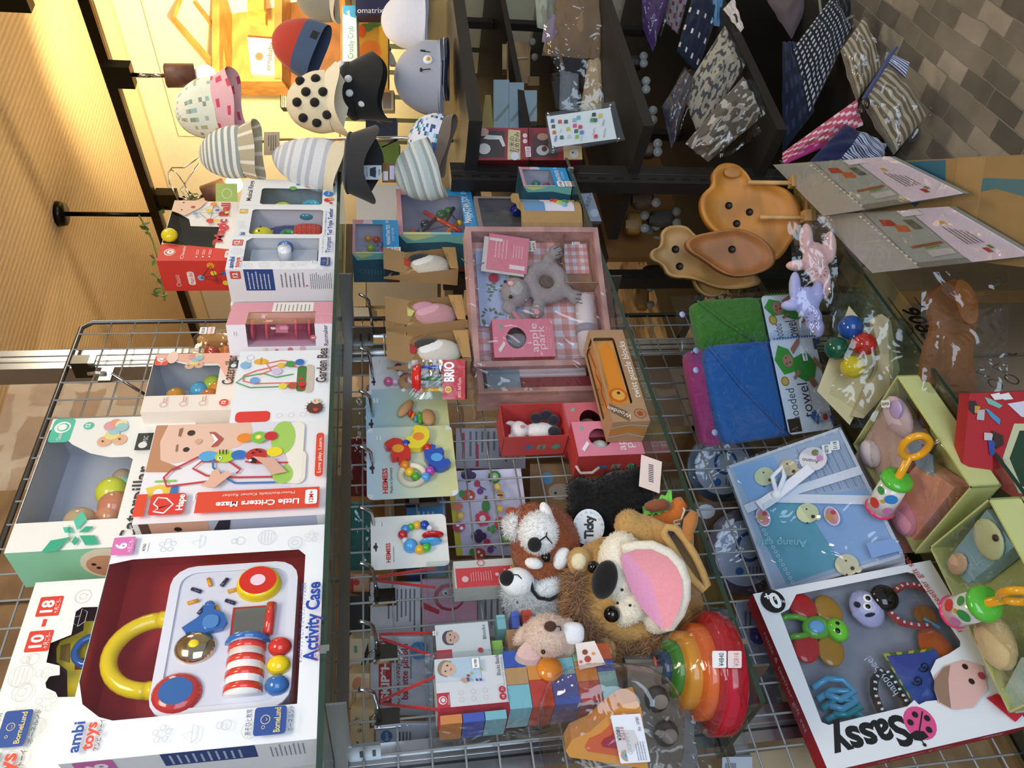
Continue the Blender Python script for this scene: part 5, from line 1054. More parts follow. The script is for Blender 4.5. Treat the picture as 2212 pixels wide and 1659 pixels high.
# puppet boxes in front
K = PZ(1394, 980, Z2)
B_ = appbox('puppet_box', 'pink puppet box with an apple shaped window, front of the red boxes', axes(K, yaw(-4), (0, 0, 1)), .082, .068, .130, icons=True)
part('white_puppet', B_, lambda m: m.sph((.038, .03, .075), (.018, .014, .02), 'eae6d8:fa', 14))
part('cord_handle', B_, lambda m: m.tube([(.0, .03, .13), (-.01, .04, .122), (-.014, .035, .10), (-.006, .03, .086)], .003, 'd8c8bc:fa', 6), 'cream cord')
K2 = PZ(1229, 940, Z2+.132)
T = appbox('puppet_box', 'red puppet box lying open with a white mouse puppet, topmost of the boxes', axes(K2, yaw(-6), (0, 0, 1)), .080, .066, .128, kind='open', icons=True, sidec='d6504e')
MP = thing('mouse_puppet', 'white mouse puppet with dark mittens inside the open red box', 'puppet', T.matrix_world @ Matrix.Translation((.038, .03, .002)))
L = [(V((0, 0, .088)), (.020, .016, .018)), (V((0, .004, .045)), (.018, .014, .034)), (V((.018, .0, .104)), (.006, .004, .010)), (V((-.012, .004, .104)), (.006, .004, .010))]
plush('plush_body', MP, L, 'ece8e6', .003); 
for x, z in ((.020, .052), (.014, .018), (-.014, .020), (.026, .030)): part('dark_mitten', MP, lambda m: m.sph((x, -.010, z), (.012, .010, .013), '20222c:fa', 12))
part('nose', MP, lambda m: m.sph((-.004, -.017, .084), (.004, .002, .005), 'd88a90:fa', 8))
T = appbox('puppet_box', 'red puppet box with apple window, under the open one', axes(V((K2.x-.005, K2.y+.003, Z2)), yaw(-6), (0, 0, 1)), .086, .070, .131, front='d06a74', sidec='b83c40')
part('brown_puppet', T, lambda m: m.sph((.045, .03, .08), (.02, .014, .02), 'b8825c:fa', 14))
# twist puzzle box
A = PZ(1405, 909, Z2); B = PZ(1345, 712, Z2); ex = (B-A).normalized(); w = (B-A).length; d, h = .062, .072
T = thing('puzzle_block_box', 'long kraft box of twist puzzle blocks lying on the shelf front edge', 'toy box', axes(A, ex, (0, 0, 1)))
def pz(m):
    K = keyhole([(0, 0), (w, 0), (w, h), (0, h)], rrect(.042, .024, w-.022, h-.004, .006)); m.add([(x, 0, z) for x, z in K], [tuple(range(len(K)))], 'b08a66:cb')
    m.add([(0, 0, 0), (w, 0, 0), (w, d, 0), (0, d, 0), (0, 0, h), (w, 0, h), (w, d, h), (0, d, h)], [(0, 3, 2, 1), (1, 2, 6, 5), (2, 3, 7, 6), (3, 0, 4, 7)], 'b8926c:cb')
    m.add([(0, 0, h), (.042, 0, h), (.042, d, h), (0, d, h), (w-.022, 0, h), (w, 0, h), (w, d, h), (w-.022, d, h), (.042, d-.012, h), (w-.022, d-.012, h), (w-.022, d, h), (.042, d, h)], [(0, 1, 2, 3), (4, 5, 6, 7), (8, 9, 10, 11)], 'b8926c:cb')
part('carton', T, pz)
mb = MB(); P = face(mb, 'front', w, d, h); P.txt('twist puzzle blocks', .55, .16, .19, 'f6f2ec', fit=.62); P.poly([(.0, .55), (.10, .98), (.19, .98), (.10, .55)], '7a5c40'); P.txt('Wooden', .095, .76, .13, 'f6f2ec', rot=60, fit=None); P.ring(.075, .22, .15, .02, 'a0502c'); P.ell(.075, .22, .09, 'a0502c', n=5)
Q = face(mb, 'left', w, d, h); Q.poly([(.3, 0), (.5, .4), (.35, 1), (.6, 1), (.75, .5), (.55, 0)], 'd08a3c'); Q.line([(.2, .0), (.4, .5), (.25, 1)], .02, 'f0dcc0'); Q.line([(.75, .0), (.85, .5), (.7, 1)], .02, 'f0dcc0')
Pt = face(mb, 'top', w, d, h); Pt.line([(.86, .2), (.9, .5), (.95, .3), (.97, .8)], .02, 'e8d4b4')
mb.build('printed_panel', T)
def lion(m):
    m.box((.045, .006, .026), (w-.025, d-.014, h-.003), 'c98f4a:wo')
    P = Pr(m, (.045, .006, .026), (w-.07, 0, 0), (0, 0, h-.029), 2); P.poly([(.0, .25), (.15, .1), (.8, .1), (.98, .3), (.85, .8), (.3, .8), (.1, 1), (0, .9)], 'e08a28'); P.ell(.14, .45, .42, 'cc6420'); P.ell(.14, .45, .30, 'e6a848'); P.ell(.17, .42, .08, '3a2418')
    P2 = Pr(m, (.045, .006, h-.003), (w-.07, 0, 0), (0, d-.02, 0), 2); P2.line([(0, .3), (.3, .5), (.35, .3), (.6, .6), (.65, .4), (.98, .7)], .1, 'b83a2c'); P2.ell(.4, .8, .04, '2a1a14'); P2.ell(.15, .7, .04, '2a1a14')
part('lion_block', T, lion, 'wooden block printed with an orange lion')
# tagged clear packet behind
p = PY(1240, 850, 1.12); T = thing('tagged_packet', 'clear packet with a white and yellow tag between crate and puzzle box', 'packet', axes(PZ(1322, 838, Z2)+V((.0, .045, 0)), yaw(-20), (0, 0, 1)))
part('grey_card', T, lambda m: (m.box((0, 0, 0), (.075, .003, .088), 'a7acb0'), Pr(m, (0, 0, 0), (.075, 0, 0), (0, 0, .088), 2).lines(.1, .15, .9, .9, 12, '6c7278', seed=8)))
part('white_tag', T, lambda m: m.box((-.018, -.002, .085), (.040, -.001, .122), 'f0f0f2')); part('yellow_tag', T, lambda m: (m.box((-.040, -.002, .078), (-.012, -.001, .118), 'f0e428'), Pr(m, (-.040, -.002, .078), (.028, 0, 0), (0, 0, .04), 2).txt('Muku', .5, .3, .22, '3a3a20', fit=.7)), 'yellow tag'); part('green_twine', T, lambda m: m.tube([(.02, -.003, .0), (.04, -.006, .02), (.03, -.004, .035), (.05, -.004, .03), (.045, -.004, .012)], .0025, '5cc83c:fa', 6), 'green twine')
part('film', T, lambda m: m.surf(lambda u, v: V((-.004+.085*u, -.005-.004*MN.noise(V((u*9, v*9, 2))), .092*v)), 6, 6, 'f2f4f4:fi'))
# ---------------------------------------------------------------- plush toys
RX = rot3('X', 0)
def toy(name, label, cat, px, py, Y):
    M, k = VF(px, py, Y); M = M.copy()
    T = thing(name, label, cat, M)
    def q(x, y, dep=0): return V((-(y-py)*k, dep, -(x-px)*k))
    return T, q, k
# black plush
T, q, k = toy('black_plush', 'black plush animal lying face down with a round white sticker', 'plush toy', 1290, 1110, 1.06)
L = [(q(1300, 1110, .02), (.052, .04, .055)), (q(1345, 1075, .02), (.045, .035, .05)), (q(1260, 1150, .025), (.042, .035, .04)), (q(1385, 1045, .015), (.030, .022, .032)), (q(1265, 1080, .015), (.028, .024, .030)), (q(1255, 1060, .015), (.022, .02, .022)), (q(1355, 1145, .03), (.035, .03, .035)), (q(1400, 1030, .01), (.020, .018, .026)), (q(1380, 1120, .03), (.025, .02, .03)), (q(1240, 1195, .05), (.03, .03, .03))]
plush('plush_body', T, L, '080809', .005); tufts('shaggy_fur', T, L, 9000, .010, ['040404:bk', '070708:bk', '0b0b0c:bk'], .0006, .7)
c = q(1268, 1132, -.028); 
def stk(m):
    m.add([(c.x+.030*cos(i*pi/14), c.y, c.z+.026*sin(i*pi/14)) for i in range(28)], [tuple(range(28))], 'e4e8ec')
    P = Pr(m, (c.x-.031, c.y-.0003, c.z-.027), (.062, 0, 0), (0, 0, .054), 2); P.txt('Ticky', .5, .5, .26, '1c1c1c', bold=.05, fit=.62)
    rr = random.Random(3)
    for i in range(16):
        a = i*.393+.2; P.ell(.5+.40*cos(a), .5+.40*sin(a), .05, ['9cc8e0', 'e8c4c0', 'c8d8e8'][i % 3], n=3, rot=i*40)
    P.n += 1
part('round_sticker', T, stk, 'round white sticker'); part('swing_tag', T, lambda m: (lambda a: (m.add([a+V((-.018, 0, .022)), a+V((-.030, 0, -.012)), a+V((.022, .0, -.016)), a+V((.034, 0, .018))], [(0, 1, 2, 3)], 'ecd4c8'), [m.add([a+V((-.010+i*.003, -.0005, .006)), a+V((-.0085+i*.003, -.0005, .006)), a+V((-.0105+i*.003, -.0005, -.002)), a+V((-.012+i*.003, -.0005, -.002))], [(0, 1, 2, 3)], '3a3030') for i in range(10)]))(q(1402, 1022, -.03)), 'cream price tag')
part('brown_ear', T, lambda m: m.sph(q(1352, 1172, .0), (.012, .008, .018), '5a2e1c:fu', 12))
# red panda
T, q, k = toy('red_panda_plush', 'red brown panda plush with white muzzle and cheeks', 'plush toy', 1170, 1165, 1.05)
L = [(q(1180, 1188, .03), (.066, .05, .056)), (q(1150, 1138, .02), (.035, .03, .035))]
plush('plush_head', T, L, '98512c', .004); tufts('brown_fur', T, L, 9000, .006, ['a05830:fu', '8c4826:fu', 'b0663a:fu'], .0005, .6)
W = [(q(1162, 1145, -.022), (.033, .024, .030))]; plush('muzzle', T, W, 'f0eeec', .004, 'white muzzle'); tufts('muzzle_fur', T, W, 2600, .006, ['f6f4f2:fu', 'e8e4e2:fu'], .0005)
for x, y, dp, r, ro in ((1180, 1108, -.012, (.022, .012, .010), -20), (1153, 1212, -.016, (.010, .010, .016), 10), (1212, 1202, -.014, (.020, .010, .014), 25)):
    S = [(q(x, y, dp), r, rot3('Y', ro))]; plush('white_patch', T, S, 'f2f0ee', .003, 'white patch'); 
S = [(q(1118, 1140, .01), (.020, .012, .022))]; plush('ear', T, S, 'f0eeec', .003, 'white fluffy ear'); tufts('ear_fur', T, S, 1600, .010, ['f6f4f2:fu', 'e4e0de:fu'], .0006, .6)
part('black_nose', T, lambda m: m.sph(q(1153, 1164, -.046), (.012, .008, .011), '131314:fa', 14)); part('eye', T, lambda m: m.sph(q(1178, 1197, -.024), .0085, '0c0808:gl', 14)); part('eye', T, lambda m: m.sph(q(1158, 1107, -.010), .006, '0c0808:gl', 14))
part('stitched_mouth', T, lambda m: (m.tube([q(1160, 1158, -.048), q(1177, 1146, -.046)], .0012, '1a1414', 5), m.tube([q(1179, 1138, -.041), q(1177, 1146, -.046), q(1184, 1156, -.042), q(1190, 1164, -.036)], .0012, '1a1414', 5)))
# wolf
T, q, k = toy('grey_wolf_plush', 'grey and white wolf plush with a black nose under the brown panda', 'plush toy', 1160, 1275, 1.115)
L = [(q(1165, 1300, .02), (.050, .045, .056)), (q(1190, 1310, .03), (.04, .04, .045)), (q(1130, 1278, .005), (.034, .028, .034))]
plush('plush_head', T, L, 'b9bec2', .004); tufts('grey_fur', T, L, 9000, .010, ['c6ccd0:fu', 'aab0b6:fu', 'd8dcde:fu'], .0006, .6)
W = [(q(1118, 1254, -.01), (.024, .024, .028)), (q(1098, 1246, -.014), (.015, .016, .016))]; plush('muzzle', T, W, 'f0f2f6', .003, 'white muzzle')
part('black_nose', T, lambda m: m.sph(q(1095, 1240, -.026), (.013, .010, .012), '101012:fa', 14)); part('eye', T, lambda m: m.sph(q(1119, 1293, -.016), .004, '0c0a0a:gl', 10))
S = [(q(1185, 1264, -.016), (.026, .010, .014), rot3('Y', 70))]; plush('ear_lining', T, S, 'e6ecec', .003, 'white ear lining'); tufts('ear_fur', T, S, 1800, .006, ['eef2f2:fu', 'dde2e4:fu'], .0005)
part('ear_rim', T, lambda m: m.tube([q(1146, 1250, -.02), q(1150, 1268, -.024), q(1162, 1282, -.026), q(1186, 1286, -.026), q(1208, 1276, -.024), q(1230, 1260, -.02)], .003, '141416:fu', 8), 'black ear rim')
part('stitched_mouth', T, lambda m: m.tube([q(1103, 1233, -.024), q(1118, 1232, -.030), q(1126, 1240, -.030), q(1130, 1246, -.026)], .001, '1a1414', 5))
# rabbit
T, q, k = toy('beige_rabbit_plush', 'small beige rabbit plush with long ears and white collar', 'plush toy', 1190, 1378, 1.055)
L = [(q(1183, 1378, .01), (.032, .032, .036)), (q(1228, 1385, .015), (.028, .020, .016)), (q(1140, 1378, .02), (.014, .010, .026), rot3('Y', -40))]
plush('plush_head', T, L, 'd9bfae', .0035); tufts('short_fur', T, L, 5000, .004, ['dcc4b4:fu', 'd0b4a4:fu', 'e4d0c4:fu'], .0004)
S = [(q(1140, 1422, -.004), (.032, .008, .020), rot3('Y', 20))]; plush('ear', T, S, 'd8b4ae', .003, 'pinkish ear')
part('brown_nose', T, lambda m: m.sph(q(1187, 1343, -.022), (.008, .006, .009), '4a2c22:fa', 12)); part('eye', T, lambda m: m.sph(q(1172, 1396, -.024), .0035, '2a1a12:gl', 10)); part('eye', T, lambda m: m.sph(q(1168, 1350, -.006), .003, '2a1a12:gl', 10))
part('white_collar', T, lambda m: m.sph(q(1236, 1368, .0), (.016, .012, .018), 'eef0f6:fa', 14, .7)); part('stitched_mouth', T, lambda m: m.tube([q(1195, 1343, -.022), q(1208, 1344, -.020), q(1210, 1354, -.018)], .001, '2a1a12', 5))
part('swing_tag', T, lambda m: (lambda a: (m.add([a+V((-.02, 0, .012)), a+V((.018, 0, .018)), a+V((.022, .0, -.010)), a+V((-.012, 0, -.026))], [(0, 1, 2, 3)], 'f2e6e2'), Pr(m, a+V((-.02, 0, -.02)), (.04, 0, 0), (0, 0, .04), 3).ell(.4, .5, .12, 'b04a34').ell(.65, .6, .1, '8a4a2c').ell(.3, .75, .06, 'd86a90').ell(.6, .3, .06, 'e8a03c')))(q(1268, 1412, -.01)), 'small printed tag')
# lion hand puppet
T, q, k = toy('lion_hand_puppet', 'tan lion hand puppet with a wide open pink mouth and brown mane', 'plush toy', 1365, 1310, 1.045)
TAN = 'bf9656'
L = [(q(1335, 1318, .075), (.098, .062, .086)), (q(1392, 1335, .07), (.078, .055, .070))]
plush('plush_head', T, L, TAN, .005); tufts('short_fur', T, L, 12000, .0028, ['c49c5c:fu', 'b88e50:fu', 'caa568:fu'], .0006, .5, keep=lambda p: p.y < .07)
U = [(q(1345, 1218, .018), (.046, .034, .036)), (q(1342, 1262, .012), (.030, .028, .028)), (q(1376, 1305, .010), (.044, .024, .024), rot3('Y', 42)), (q(1425, 1340, .015), (.026, .020, .024))]
plush('muzzle', T, U, 'f0e6d2', .0045, 'cream muzzle'); tufts('muzzle_fur', T, U, 4200, .003, ['f4ecda:fu', 'e8dcc4:fu'], .0006)
def mouth(m):
    c = [(1340, 1183), (1352, 1185), (1368, 1178), (1400, 1178), (1432, 1192), (1450, 1212), (1462, 1240), (1462, 1275), (1452, 1310), (1438, 1338), (1424, 1344), (1400, 1325), (1378, 1300), (1358, 1268), (1345, 1235), (1337, 1205)]
    n = len(c); cc = q(1405, 1252, -.006)
    pts = [q(x, y, -.022-.016*sin(i*pi/n)) for i, (x, y) in enumerate(c)]
    m.add(pts+[cc], [(i, (i+1) % n, n) for i in range(n)], ['e8a0c0:fa' if i > 9 or i < 1 else 'f0a0a8:fa' for i in range(n)], True)
part('pink_mouth', T, mouth, 'pink mouth lining')
part('lower_lip', T, lambda m: m.tube([q(1340, 1180, -.018), q(1370, 1174, -.020), (q(1402, 1172, -.022)), q(1436, 1188, -.024), q(1458, 1212, -.026), q(1470, 1245, -.026), q(1470, 1280, -.024), q(1460, 1315, -.022), q(1442, 1345, -.018), q(1426, 1352, -.014)], [.008, .008, .008, .009, .010, .010, .010, .009, .008, .006], 'f0e6d4:fu', 10), 'cream lip')
part('black_nose', T, lambda m: m.sph(q(1303, 1246, -.018), (.030, .016, .019), '0d0d0f:fa', 18, rot=rot3('Y', 15))); part('eye', T, lambda m: m.sph(q(1321, 1325, -.004), .0125, '0a0606:gl', 16)); part('eye', T, lambda m: m.sph(q(1284, 1230, .015), .010, '0a0606:gl', 14))
part('whisker_dots', T, lambda m: [m.sph(q(x, y, -.019), .0024, '2a1a10', 6) for x, y in ((1340, 1267), (1357, 1300), (1330, 1295))])
for x, y, dp in ((1256, 1226, .04), (1308, 1416, .015)):
    S = [(q(x, y, dp), (.024, .014, .020))]; plush('ear', T, S, TAN, .004); part('ear_lining', T, lambda m: m.sph(q(x-2, y-3, dp-.010), (.014, .006, .012), 'ecdcb8:fu', 12))
HM = [(q(1252, 1285, .055), (.040, .030, .016)), (q(1258, 1330, .050), (.030, .03, .020)), (q(1335, 1432, .04), (.018, .03, .045)), (q(1385, 1436, .04), (.018, .03, .045)), (q(1275, 1380, .045), (.026, .03, .026)), (q(1425, 1400, .045), (.022, .03, .03)), (q(1300, 1408, .042), (.022, .028, .026))]
plush('mane_core', T, HM, '8f6440', .005); tufts('brown_mane', T, HM, 11000, .024, ['b08458:fu', '9a6c42:fu', 'c09468:fu', 'a4784e:fu'], .0011, .5, label='long brown mane', down=V((-.2, -.3, -.1)))
BD = [(q(1480, 1330, .07), (.045, .035, .045)), (q(1440, 1380, .08), (.045, .04, .04)), (q(1400, 1165, .05), (.030, .025, .030)), (q(1370, 1150, .05), (.028, .025, .024))]
plush('glove_body', T, BD, TAN, .005); tufts('glove_fur', T, BD, 5000, .0028, ['c49c5c:fu', 'b88e50:fu'], .0006)
def sleeve(m):     # open cloth glove lying on its side
    R0 = [(1432, 1150), (1450, 1180), (1470, 1215), (1495, 1250), (1518, 1272), (1526, 1262), (1516, 1235), (1500, 1200), (1480, 1165), (1458, 1140), (1440, 1138)]
    n = len(R0); out = [q(x, y, -.004) for x, y in R0]; inn = [q(x*.5+1480*.5, y*.5+1208*.5, .035) for x, y in R0]; far = [q(1440+(x-1478)*.9, y+26+(y-1200)*.6, .06) for x, y in R0]
    m.add(out+inn, [(i, (i+1) % n, n+(i+1) % n, n+i) for i in range(n)], '6a5a5c:fa', True); m.add(inn, [tuple(range(n))], '4e4246:fa')
    ou2 = [p+V((0, -.002, 0)) for p in out]; m.add(ou2+far, [(i, (i+1) % n, n+(i+1) % n, n+i) for i in range(n)], TAN+':fu', True)
    m.tube(out, .006, 'c69c5a:fu', 8, True)
part('glove_opening', T, sleeve, 'open sleeve with grey lining')
part('glove_cuff', T, lambda m: m.surf(lambda u, v: q(1430+u*95-v*10, 1235+u*70+v*75-40*u*v, .002+.045*v+.008*sin(u*9+v*3)), 10, 8, 'bd9250:fu'))
part('tail_tuft', T, lambda m: m.tube([q(1490, 1185, .0), q(1484, 1150, -.004), q(1490, 1125, -.004), q(1500, 1104, -.004)], [.006, .009, .011, .006], 'b8763a:fu', 10), 'orange tail tuft')
# hot dog
T, q, k = toy('hot_dog_plush', 'orange felt hot dog toy with green lettuce frill', 'plush toy', 1415, 1105, 1.035)
part('bun', T, lambda m: (m.tube([q(1393, 1122, .01), q(1405, 1130, .005), q(1430, 1128, .0), q(1455, 1112, .0), q(1468, 1090, .005), q(1466, 1080, .01)], [.008, .014, .016, .017, .015, .008], 'd67428:fa', 14), m.sph(q(1422, 1118, -.006), (.012, .010, .026), 'ece8e2:fa', 12, rot=rot3('Y', 60)) if 0 else None))
part('lettuce', T, lambda m: m.surf(lambda u, v: q(1388+u*64, 1112-14*u*u-v*(18+22*u)+3*sin(u*26), -.008+.014*v+.003*sin(u*22)), 22, 4, '7ed254:fa'), 'green lettuce frill')
part('sausage', T, lambda m: m.tube([q(1392, 1092, -.012), q(1405, 1090, -.018), q(1428, 1086, -.018), q(1442, 1090, -.012)], [.006, .010, .010, .006], '8e5030:fa', 12), 'brown sausage')
part('cord_loop', T, lambda m: m.tube([q(1466, 1082, -.004), q(1476, 1100, -.01), q(1468, 1118, -.012), q(1452, 1122, -.014), q(1452, 1130, -.014), q(1466, 1128, -.012)], .0018, 'e6dcc0:fa', 6), 'cream cord loop')
# rainbow stacking bowls (lying sideways, wrapped)
T, q, k = toy('rainbow_nesting_bowls', 'nested wooden rainbow bowls from blue to red in clear wrap', 'stacking toy', 1530, 1470, 1.055)
import itertools
ax = [(1455, .026, '2c4a68', 1430), (1480, .041, '3c8a34', 1450), (1510, .056, 'dc9c34', 1470), (1540, .069, 'e2702c', 1500), (1582, .088, 'b4182c', 1530)]
Rz = Matrix(((0, 0, 1), (0, 1, 0), (-1, 0, 0))).transposed().to_3x3() if 0 else None
for i, (xe, r, c, xs) in enumerate(ax):
    def ring(m):
        a = q(xs, 1463+i*3, .04); b = q(xe, 1466+i*3, .045)
        rx = .96
        m.tube([a+(b-a)*t for t in (0, .04, .12, .9, 1)], [r*.80, r*.93, r, r, r*.97], c+':gl', 40)
    part('arch_ring', T, ring, ['blue centre', 'green ring', 'yellow ring', 'orange ring', 'large red ring'][i])
part('orange_core', T, lambda m: m.tube([q(1426, 1463, .04), q(1423, 1463, .04)], [.016, .014], 'ec7440:gl', 20), 'orange end')
part('clear_wrap', T, lambda m: m.tube([q(1421, 1462, .04), q(1445, 1464, .04), q(1532, 1470, .045), q(1586, 1472, .045)], [.022, .042, .090, .0895], 'f8f4f4:fi', 32))
mb = MB(); P = Pr(mb, q(1578, 1417, -.047), (.030, 0, 0), (0, 0, .034), 0); P.rect(.0, .55, .78, 1.12, 'f6f4f2', r=.05); P.rect(0, -.06, .78, .50, 'f2dcd8', r=.05); P.txt('¥4840', .39, .76, .2, '2c2a2a', fit=.6); P.txt('¥2818', .39, .16, .2, 'c88a8a', fit=.6); mb.build('price_sticker', T)
# wooden flame toy in wrap
T, q, k = toy('wooden_flame_toy', 'yellow and orange wooden arch toy in wrap with a white label', 'wooden toy', 1320, 1590, 1.05)
def arch(m, s, c, y0, y1):
    o = [(1222, 1622), (1235, 1598), (1275, 1580), (1310, 1548), (1345, 1522), (1378, 1515), (1385, 1530), (1395, 1600), (1400, 1662), (1330, 1650), (1260, 1640), (1230, 1636)]
    cx, cy = 1345, 1590; O = [(q(cx+(x-cx)*s, cy+(y-cy)*s)) for x, y in o]; m.prism([(p.x, p.z) for p in O], y0, y1, c, 'y')
part('outer_arch', T, lambda m: arch(m, 1, 'e6a64a:gl', .0, .05)); part('middle_arch', T, lambda m: arch(m, .66, 'dc6a3c:gl', -.004, .045), 'orange inner arch'); part('inner_arch', T, lambda m: arch(m, .38, 'a8304a:gl', -.008, .04), 'red inner arch')
a = q(1402, 1636, -.012); mb = MB(); P = Pr(mb, a, q(1380, 1533, -.012)-a, q(1338, 1640, -.012)-a, 1); P.rect(0, 0, 1, 1, 'eef0f8', r=.04); P.txt('GRIMMS', .42, .62, .18, 'c4c8d4', fit=.5) if 0 else P.txt("GRIMM'S", .40, .60, .14, 'b8bcc8', fit=.45); P.ell(.16, .74, .20, 'c89c84', a0=0, a1=180); P.ell(.16, .74, .14, '8ab09a', a0=0, a1=180); P.ell(.16, .74, .07, '7a8ac0', a0=0, a1=180); P.txt('¥3080', .62, .86, .13, '2a2a2c', fit=.28); P.txt('¥2618', .62, .72, .13, 'c47a84', fit=.28); P.lines(.05, .08, .5, .42, 4, '8a8ea0', seed=2); P.txt('No. 10780', .8, .15, .1, '44464e', fit=.28); mb.build('white_label', T, 'white label')
part('clear_wrap', T, lambda m: m.sph(q(1325, 1592, .025), (.088, .038, .10), 'f6f2ee:fi', 20, .7))
# grey pulp egg carton
T, q, k = toy('pulp_egg_carton', 'grey paper pulp egg carton in clear film under the rainbow bowls', 'egg carton', 1440, 1590, 1.14)
def pulp(m):
    m.surf(lambda u, v: q(1352+u*150+10*sin(v*9), 1430+v*250, .01+.02*abs(sin(v*5*pi/2))*(.3+.7*sin(pi*u))), 16, 30, '84827e:cb')
    m.box(q(1500, 1680, .0)+V((0, 0, 0)), q(1356, 1440, .05)+V((0, 0.0, 0)), '7a7874:cb')
part('pulp_tray', T, pulp)
for x, y in ((1418, 1508), (1438, 1582)): part('hole', T, lambda m: (m.sph(q(x, y, -.004), (.020, .006, .018), '1c1d22', 12), m.sph(q(x+6, y+3, -.008), (.012, .004, .012), 'a8a6a2:cb', 10)))
part('film', T, lambda m: m.surf(lambda u, v: q(1400+u*140, 1540+v*125, -.012-.01*MN.noise(V((u*7, v*7, 3)))), 12, 12, 'f2f2f2:fi'))
# ================================================================ LOWER GLASS SHELF
Z3 = .5215
def leanframe(A, W, H, s):
    A = V((A[0]*s, A[1]*s, 1.5-(1.5-A[2])*s)); W = V(W)*s; H = V(H)*s
    return frame(A, A+W, H), W.length, H.length
# ---- white and red teether gift set
M, w, h = leanframe((.407, 1.314, .375+1.5-1.5), (.326, -.026, .025), (-.025, .034, .386), .868)
M.translation.z += .004
T = thing('teether_gift_set', 'large white and red window box with bold black lettering, turned on its side', 'toy box', M); SB = T; d = .038
def of(px, py): v = onplane(T, px, py); return (v.x, v.z)
WN = [of(*p) for p in ((1775, 1560), (1790, 1566), (1960, 1526), (1975, 1512), (1985, 1522), (2000, 1515), (2048, 1510), (2018, 1470), (2010, 1450), (2022, 1425), (2050, 1412), (2074, 1396), (2074, 1385), (1990, 1262), (1975, 1240), (1960, 1236), (1720, 1284), (1712, 1300), (1704, 1316), (1686, 1325))]
WN = WN[::-1]
def area(P): return sum(P[i][0]*P[(i+1) % len(P)][1]-P[(i+1) % len(P)][0]*P[i][1] for i in range(len(P)))
if area(WN) < 0: WN = WN[::-1]
carton(T, w, d, h, 'eceef2', WN, inner='a4a6ac', sidecol='b42430')
mb = MB(); P = face(mb, 'front', w, d, h)
def uv(px, py): x, z = of(px, py); return (x/w, z/h)
u, v = uv(1886, 1594); P.txt('Sassy', u-.0, v+.012, .125, '151517', rot=91, bold=.035, fit=.43*h/w if 0 else None)
u, v = uv(1987, 1562); P.ell(u, v, .074, 'e0508c'); P.poly([uv(*p) for p in ((1966, 1585), (1975, 1599), (1990, 1601), (2006, 1592), (1996, 1580), (1978, 1578))], '1c1618')
P.line([uv(1992, 1537), uv(1985, 1582)], .006, '1c1618')
for p in ((1976, 1544), (2002, 1552), (1966, 1561), (2006, 1577)): P.ell(*uv(*p), .014, '1c1618')
P.line([uv(1982, 1598), uv(1970, 1594)], .005, '1c1618'); P.line([uv(1990, 1600), uv(1995, 1608)], .005, '1c1618'); P.ell(*uv(1968, 1593), .008, '1c1618'); P.ell(*uv(1996, 1610), .008, '1c1618')
u, v = uv(1669, 1300); P.ell(u, v, .062, '131315'); P.txt('0', u+.0, v-.012, .075, 'ffffff', rot=90, bold=.04); P.txt('+', u+.035, v+.02, .04, 'ffffff', bold=.03); P.txt('months', u-.015, v-.045, .02, 'ffffff', rot=60)
P.txt('rattle & teether gift set', *uv(2010, 1285), .035, 'c4443c', rot=8, fit=.5)
c = [uv(*p) for p in ((2078, 1535), (2045, 1510), (2012, 1460), (2024, 1432), (2070, 1420), (2110, 1400), (2150, 1420), (2160, 1500), (2190, 1560))]
u, v = uv(2083, 1478); P.poly([uv(*p) for p in ((2015, 1490), (2025, 1520), (2058, 1535), (2100, 1530), (2130, 1490), (2120, 1440), (2080, 1428), (2040, 1440), (2018, 1462))], 'e2b6ae'); P.poly([uv(*p) for p in ((2016, 1470), (2015, 1490), (2026, 1518), (2052, 1532), (2048, 1500), (2046, 1470), (2050, 1438), (2035, 1444))], '9a7a66')
P.ell(*uv(2082, 1442), .014, '2a1c1c'); P.ell(*uv(2096, 1474), .014, '2a1c1c'); P.ell(*uv(2118, 1462), .018, 'a84450'); P.poly([uv(*p) for p in ((2128, 1510), (2150, 1500), (2212, 1540), (2190, 1562))], 'c8283c')
Q = face(mb, 'left', w, d, h); Q.txt('Sassy', .5, .25, .3, 'f0d8dc', rot=90) if 0 else Q.txt('Sassy', .5, .16, .04, 'f4dce0', rot=90); Q.txt('rattle & teether gift set', .45, .55, .028, 'f0ccd0', rot=90)
Pt = face(mb, 'top', w, d, h); Pt.txt('rattle & teether gift set', .5, .45, .32, 'f0ccd0', rot=180); mb.build('printed_panel', T)
def o3(px, py, y=.012): v = onplane(T, px, py, y); return v
K3 = 1.3/FPX*.92
def ring3(pts, r, c, y=.012, **k): return lambda m: m.tube([o3(*p, y) for p in pts], r, c, 10, **k)
for p, c, ro in (((1732, 1308), 'd8242c', 35), ((1742, 1398), 'd8242c', -35), ((1790, 1318), 'c8902c', 10), ((1795, 1405), 'c8902c', -25)): part('wing', T, lambda m: m.sph(o3(*p, .016), (.028, .006, .022), c+':gl', 16, rot=rot3('Y', -ro)), 'red wing' if c[0] == 'd' else 'amber wing')
part('dragonfly_body', T, lambda m: (m.sph(o3(1765, 1355, .012), (.020, .010, .026), '6cc43c:gl', 18), m.sph(o3(1808, 1362, .008), (.021, .018, .018), '6cc43c:gl', 18), m.sph(o3(1765, 1353, .003), (.012, .003, .014), '6aa4d4:gl', 14), m.sph(o3(1810, 1348, -.008), (.005, .002, .004), '101010:gl', 8), m.sph(o3(1810, 1362, -.009), (.005, .002, .004), '101010:gl', 8)), 'green dragonfly rattle')
part('dragonfly_tail', T, ring3([(1745, 1340), (1722, 1332), (1700, 1332), (1688, 1338)], .005, '6cc43c:gl')); part('dragonfly_tail', T, ring3([(1748, 1370), (1728, 1374), (1706, 1376)], .005, '6cc43c:gl'))
